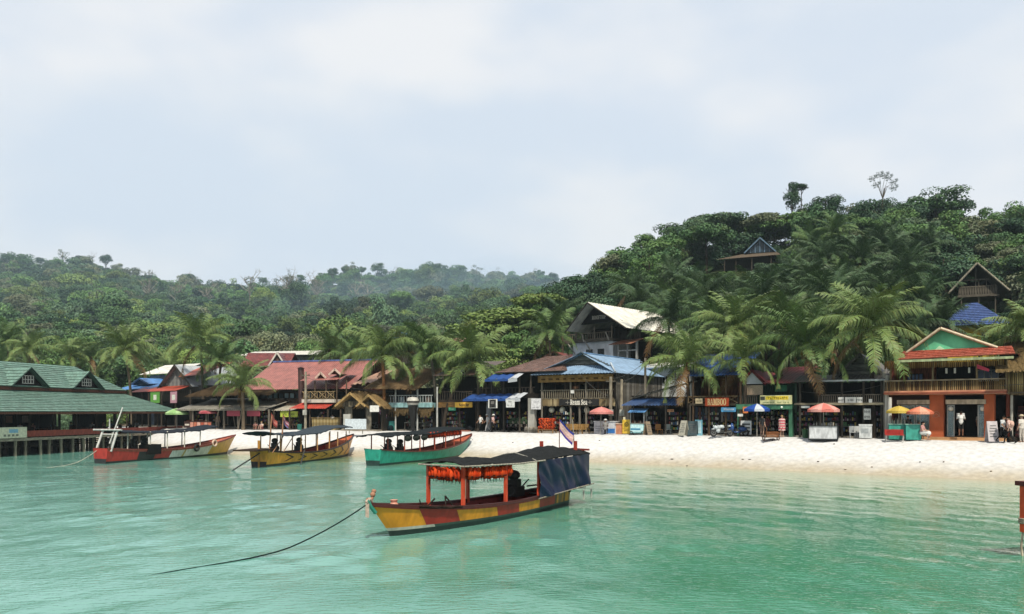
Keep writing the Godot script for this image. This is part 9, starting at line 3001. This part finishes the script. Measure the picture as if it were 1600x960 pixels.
	# swing seats and posts on the sand at the left
	for i in 2:
		o = thing("rope_swing", ["rope swing hanging from slanting poles left of the low palm", "rope swing hanging from slanting poles right of the low palm"][i], "swing", stand([352, 388][i], 1.8), 0.2)
		mb = Mb.new()
		for sx in [-0.9, 0.9]: mb.path([Vector3(sx * 1.2, 0, 0), Vector3(sx * 0.7, 2.6, 0)], 0.06, 6)
		mb.path([Vector3(-0.8, 2.55, 0), Vector3(0.8, 2.55, 0)], 0.06, 6)
		obj("poles", mb, mat("8a7f70", "wood"), o)
		mb = Mb.new()
		for sx in [-0.25, 0.25]: mb.path([Vector3(sx, 2.5, 0), Vector3(sx, 0.55, 0)], 0.015, 4)
		obj("ropes", mb, mat("b9ae98", "rough"), o)
		bx("seat", Vector3(-0.32, 0.5, -0.14), Vector3(0.32, 0.55, 0.14), mat("6d5a44", "plank"), o)
	# overhead wires
	for w in [[954, 592, -1.0, 1008, 565, 1.0], [971, 596, -0.8, 1008, 570, 1.0], [477, 590, -2.0, 618, 612, -1.0], [1384, 594, -0.6, 1640, 597, -1.5], [1384, 606, -0.6, 1640, 610, -1.5], [1250, 612, -0.5, 1384, 600, -0.6], [690, 606, -0.5, 830, 620, -0.8], [905, 583, -1.0, 954, 620, -1.0]]:
		var a := P(w[0], w[1], tab(SHOPS, w[0]) + w[2])
		var b := P(w[3], w[4], tab(SHOPS, w[3]) + w[5])
		var pts := []
		for i in 13: pts.append(a.lerp(b, i / 12.0) - a - Vector3(0, 0.35 * 4 * (i / 12.0) * (1 - i / 12.0), 0))
		mb = Mb.new()
		mb.path(pts, 0.018, 4)
		single("overhead_wire", "thin overhead wire sagging between poles along the shop fronts", "wire", mb, mat("4a4a48", "rubber"), a, 0, "overhead wires")
	# wrack and footprints: small bits on the sand
	for i in 16:
		var px := rng.randf_range(430, 1600)
		mb = Mb.new()
		mb.ball(Vector3.ZERO, Vector3(rng.randf_range(0.05, 0.15), 0.03, rng.randf_range(0.04, 0.09)), 4, 6)
		single("wrack", "small dark scrap of wrack lying on the white sand", "seaweed", mb, mat(["5a4a38", "7d6a50", "3f3a30"][i % 3], "rough"), stand(px, rng.randf_range(3.5, 9.0), 0.02), rng.randf() * TAU, "scraps of wrack on the sand")

func lathe_mb(prof: Array, k: int) -> Mb:
	var mb := Mb.new()
	mb.lathe(prof, k)
	return mb

func scribble_at(o: Node3D, at: Vector3, w: float, h: float, hex: String, rows: int):
	var mb := Mb.new()
	for i in rows: mb.span(at + Vector3(-w * 0.5 + rng.randf() * 0.1, -h * 0.5 + i * h / rows, 0), at + Vector3(w * 0.5 - rng.randf() * 0.2, -h * 0.5 + (i + 0.35) * h / rows, 0.01))
	obj("print", mb, mat(hex, "flat"), o)

func goods_shelf(label: String, at: Vector3, yaw: float, w: float, sd: int):
	var o := thing("goods_shelf", label, "shelf", at, yaw)
	var r := RandomNumberGenerator.new(); r.seed = sd
	for i in 4: bx("shelf", Vector3(-w / 2, 0.3 + i * 0.42, -0.2), Vector3(w / 2, 0.34 + i * 0.42, 0.2), mat("4a3f35", "plank"), o)
	for sx in [-1, 1]: bx("side", Vector3(sx * w / 2 - 0.03, 0, -0.2), Vector3(sx * w / 2 + 0.03, 1.75, 0.2), mat("3f362e", "wood"), o)
	for i in 4:
		var x := -w / 2 + 0.12
		while x < w / 2 - 0.1:
			var hh := r.randf_range(0.12, 0.32)
			bx("packet", Vector3(x, 0.341 + i * 0.42, -0.08), Vector3(x + 0.1, 0.341 + i * 0.42 + hh, 0.1), mat(["8a3a30", "b9a24a", "c9c6bc", "3a5a7a", "4a7a4a", "7a4a6a"][r.randi() % 6], "paint"), o)
			x += r.randf_range(0.13, 0.2)

func _ready():
	rng.seed = 1
	make_textures()
	set_up()
	make_land()
	make_fronds()
	make_far_palms()
	make_crowns()
	make_place()
	make_main_boat()
	make_moored_boats()
	make_things()
	make_people()
	make_forests()
	make_smoke()
	make_feature_trees()
	make_palms()
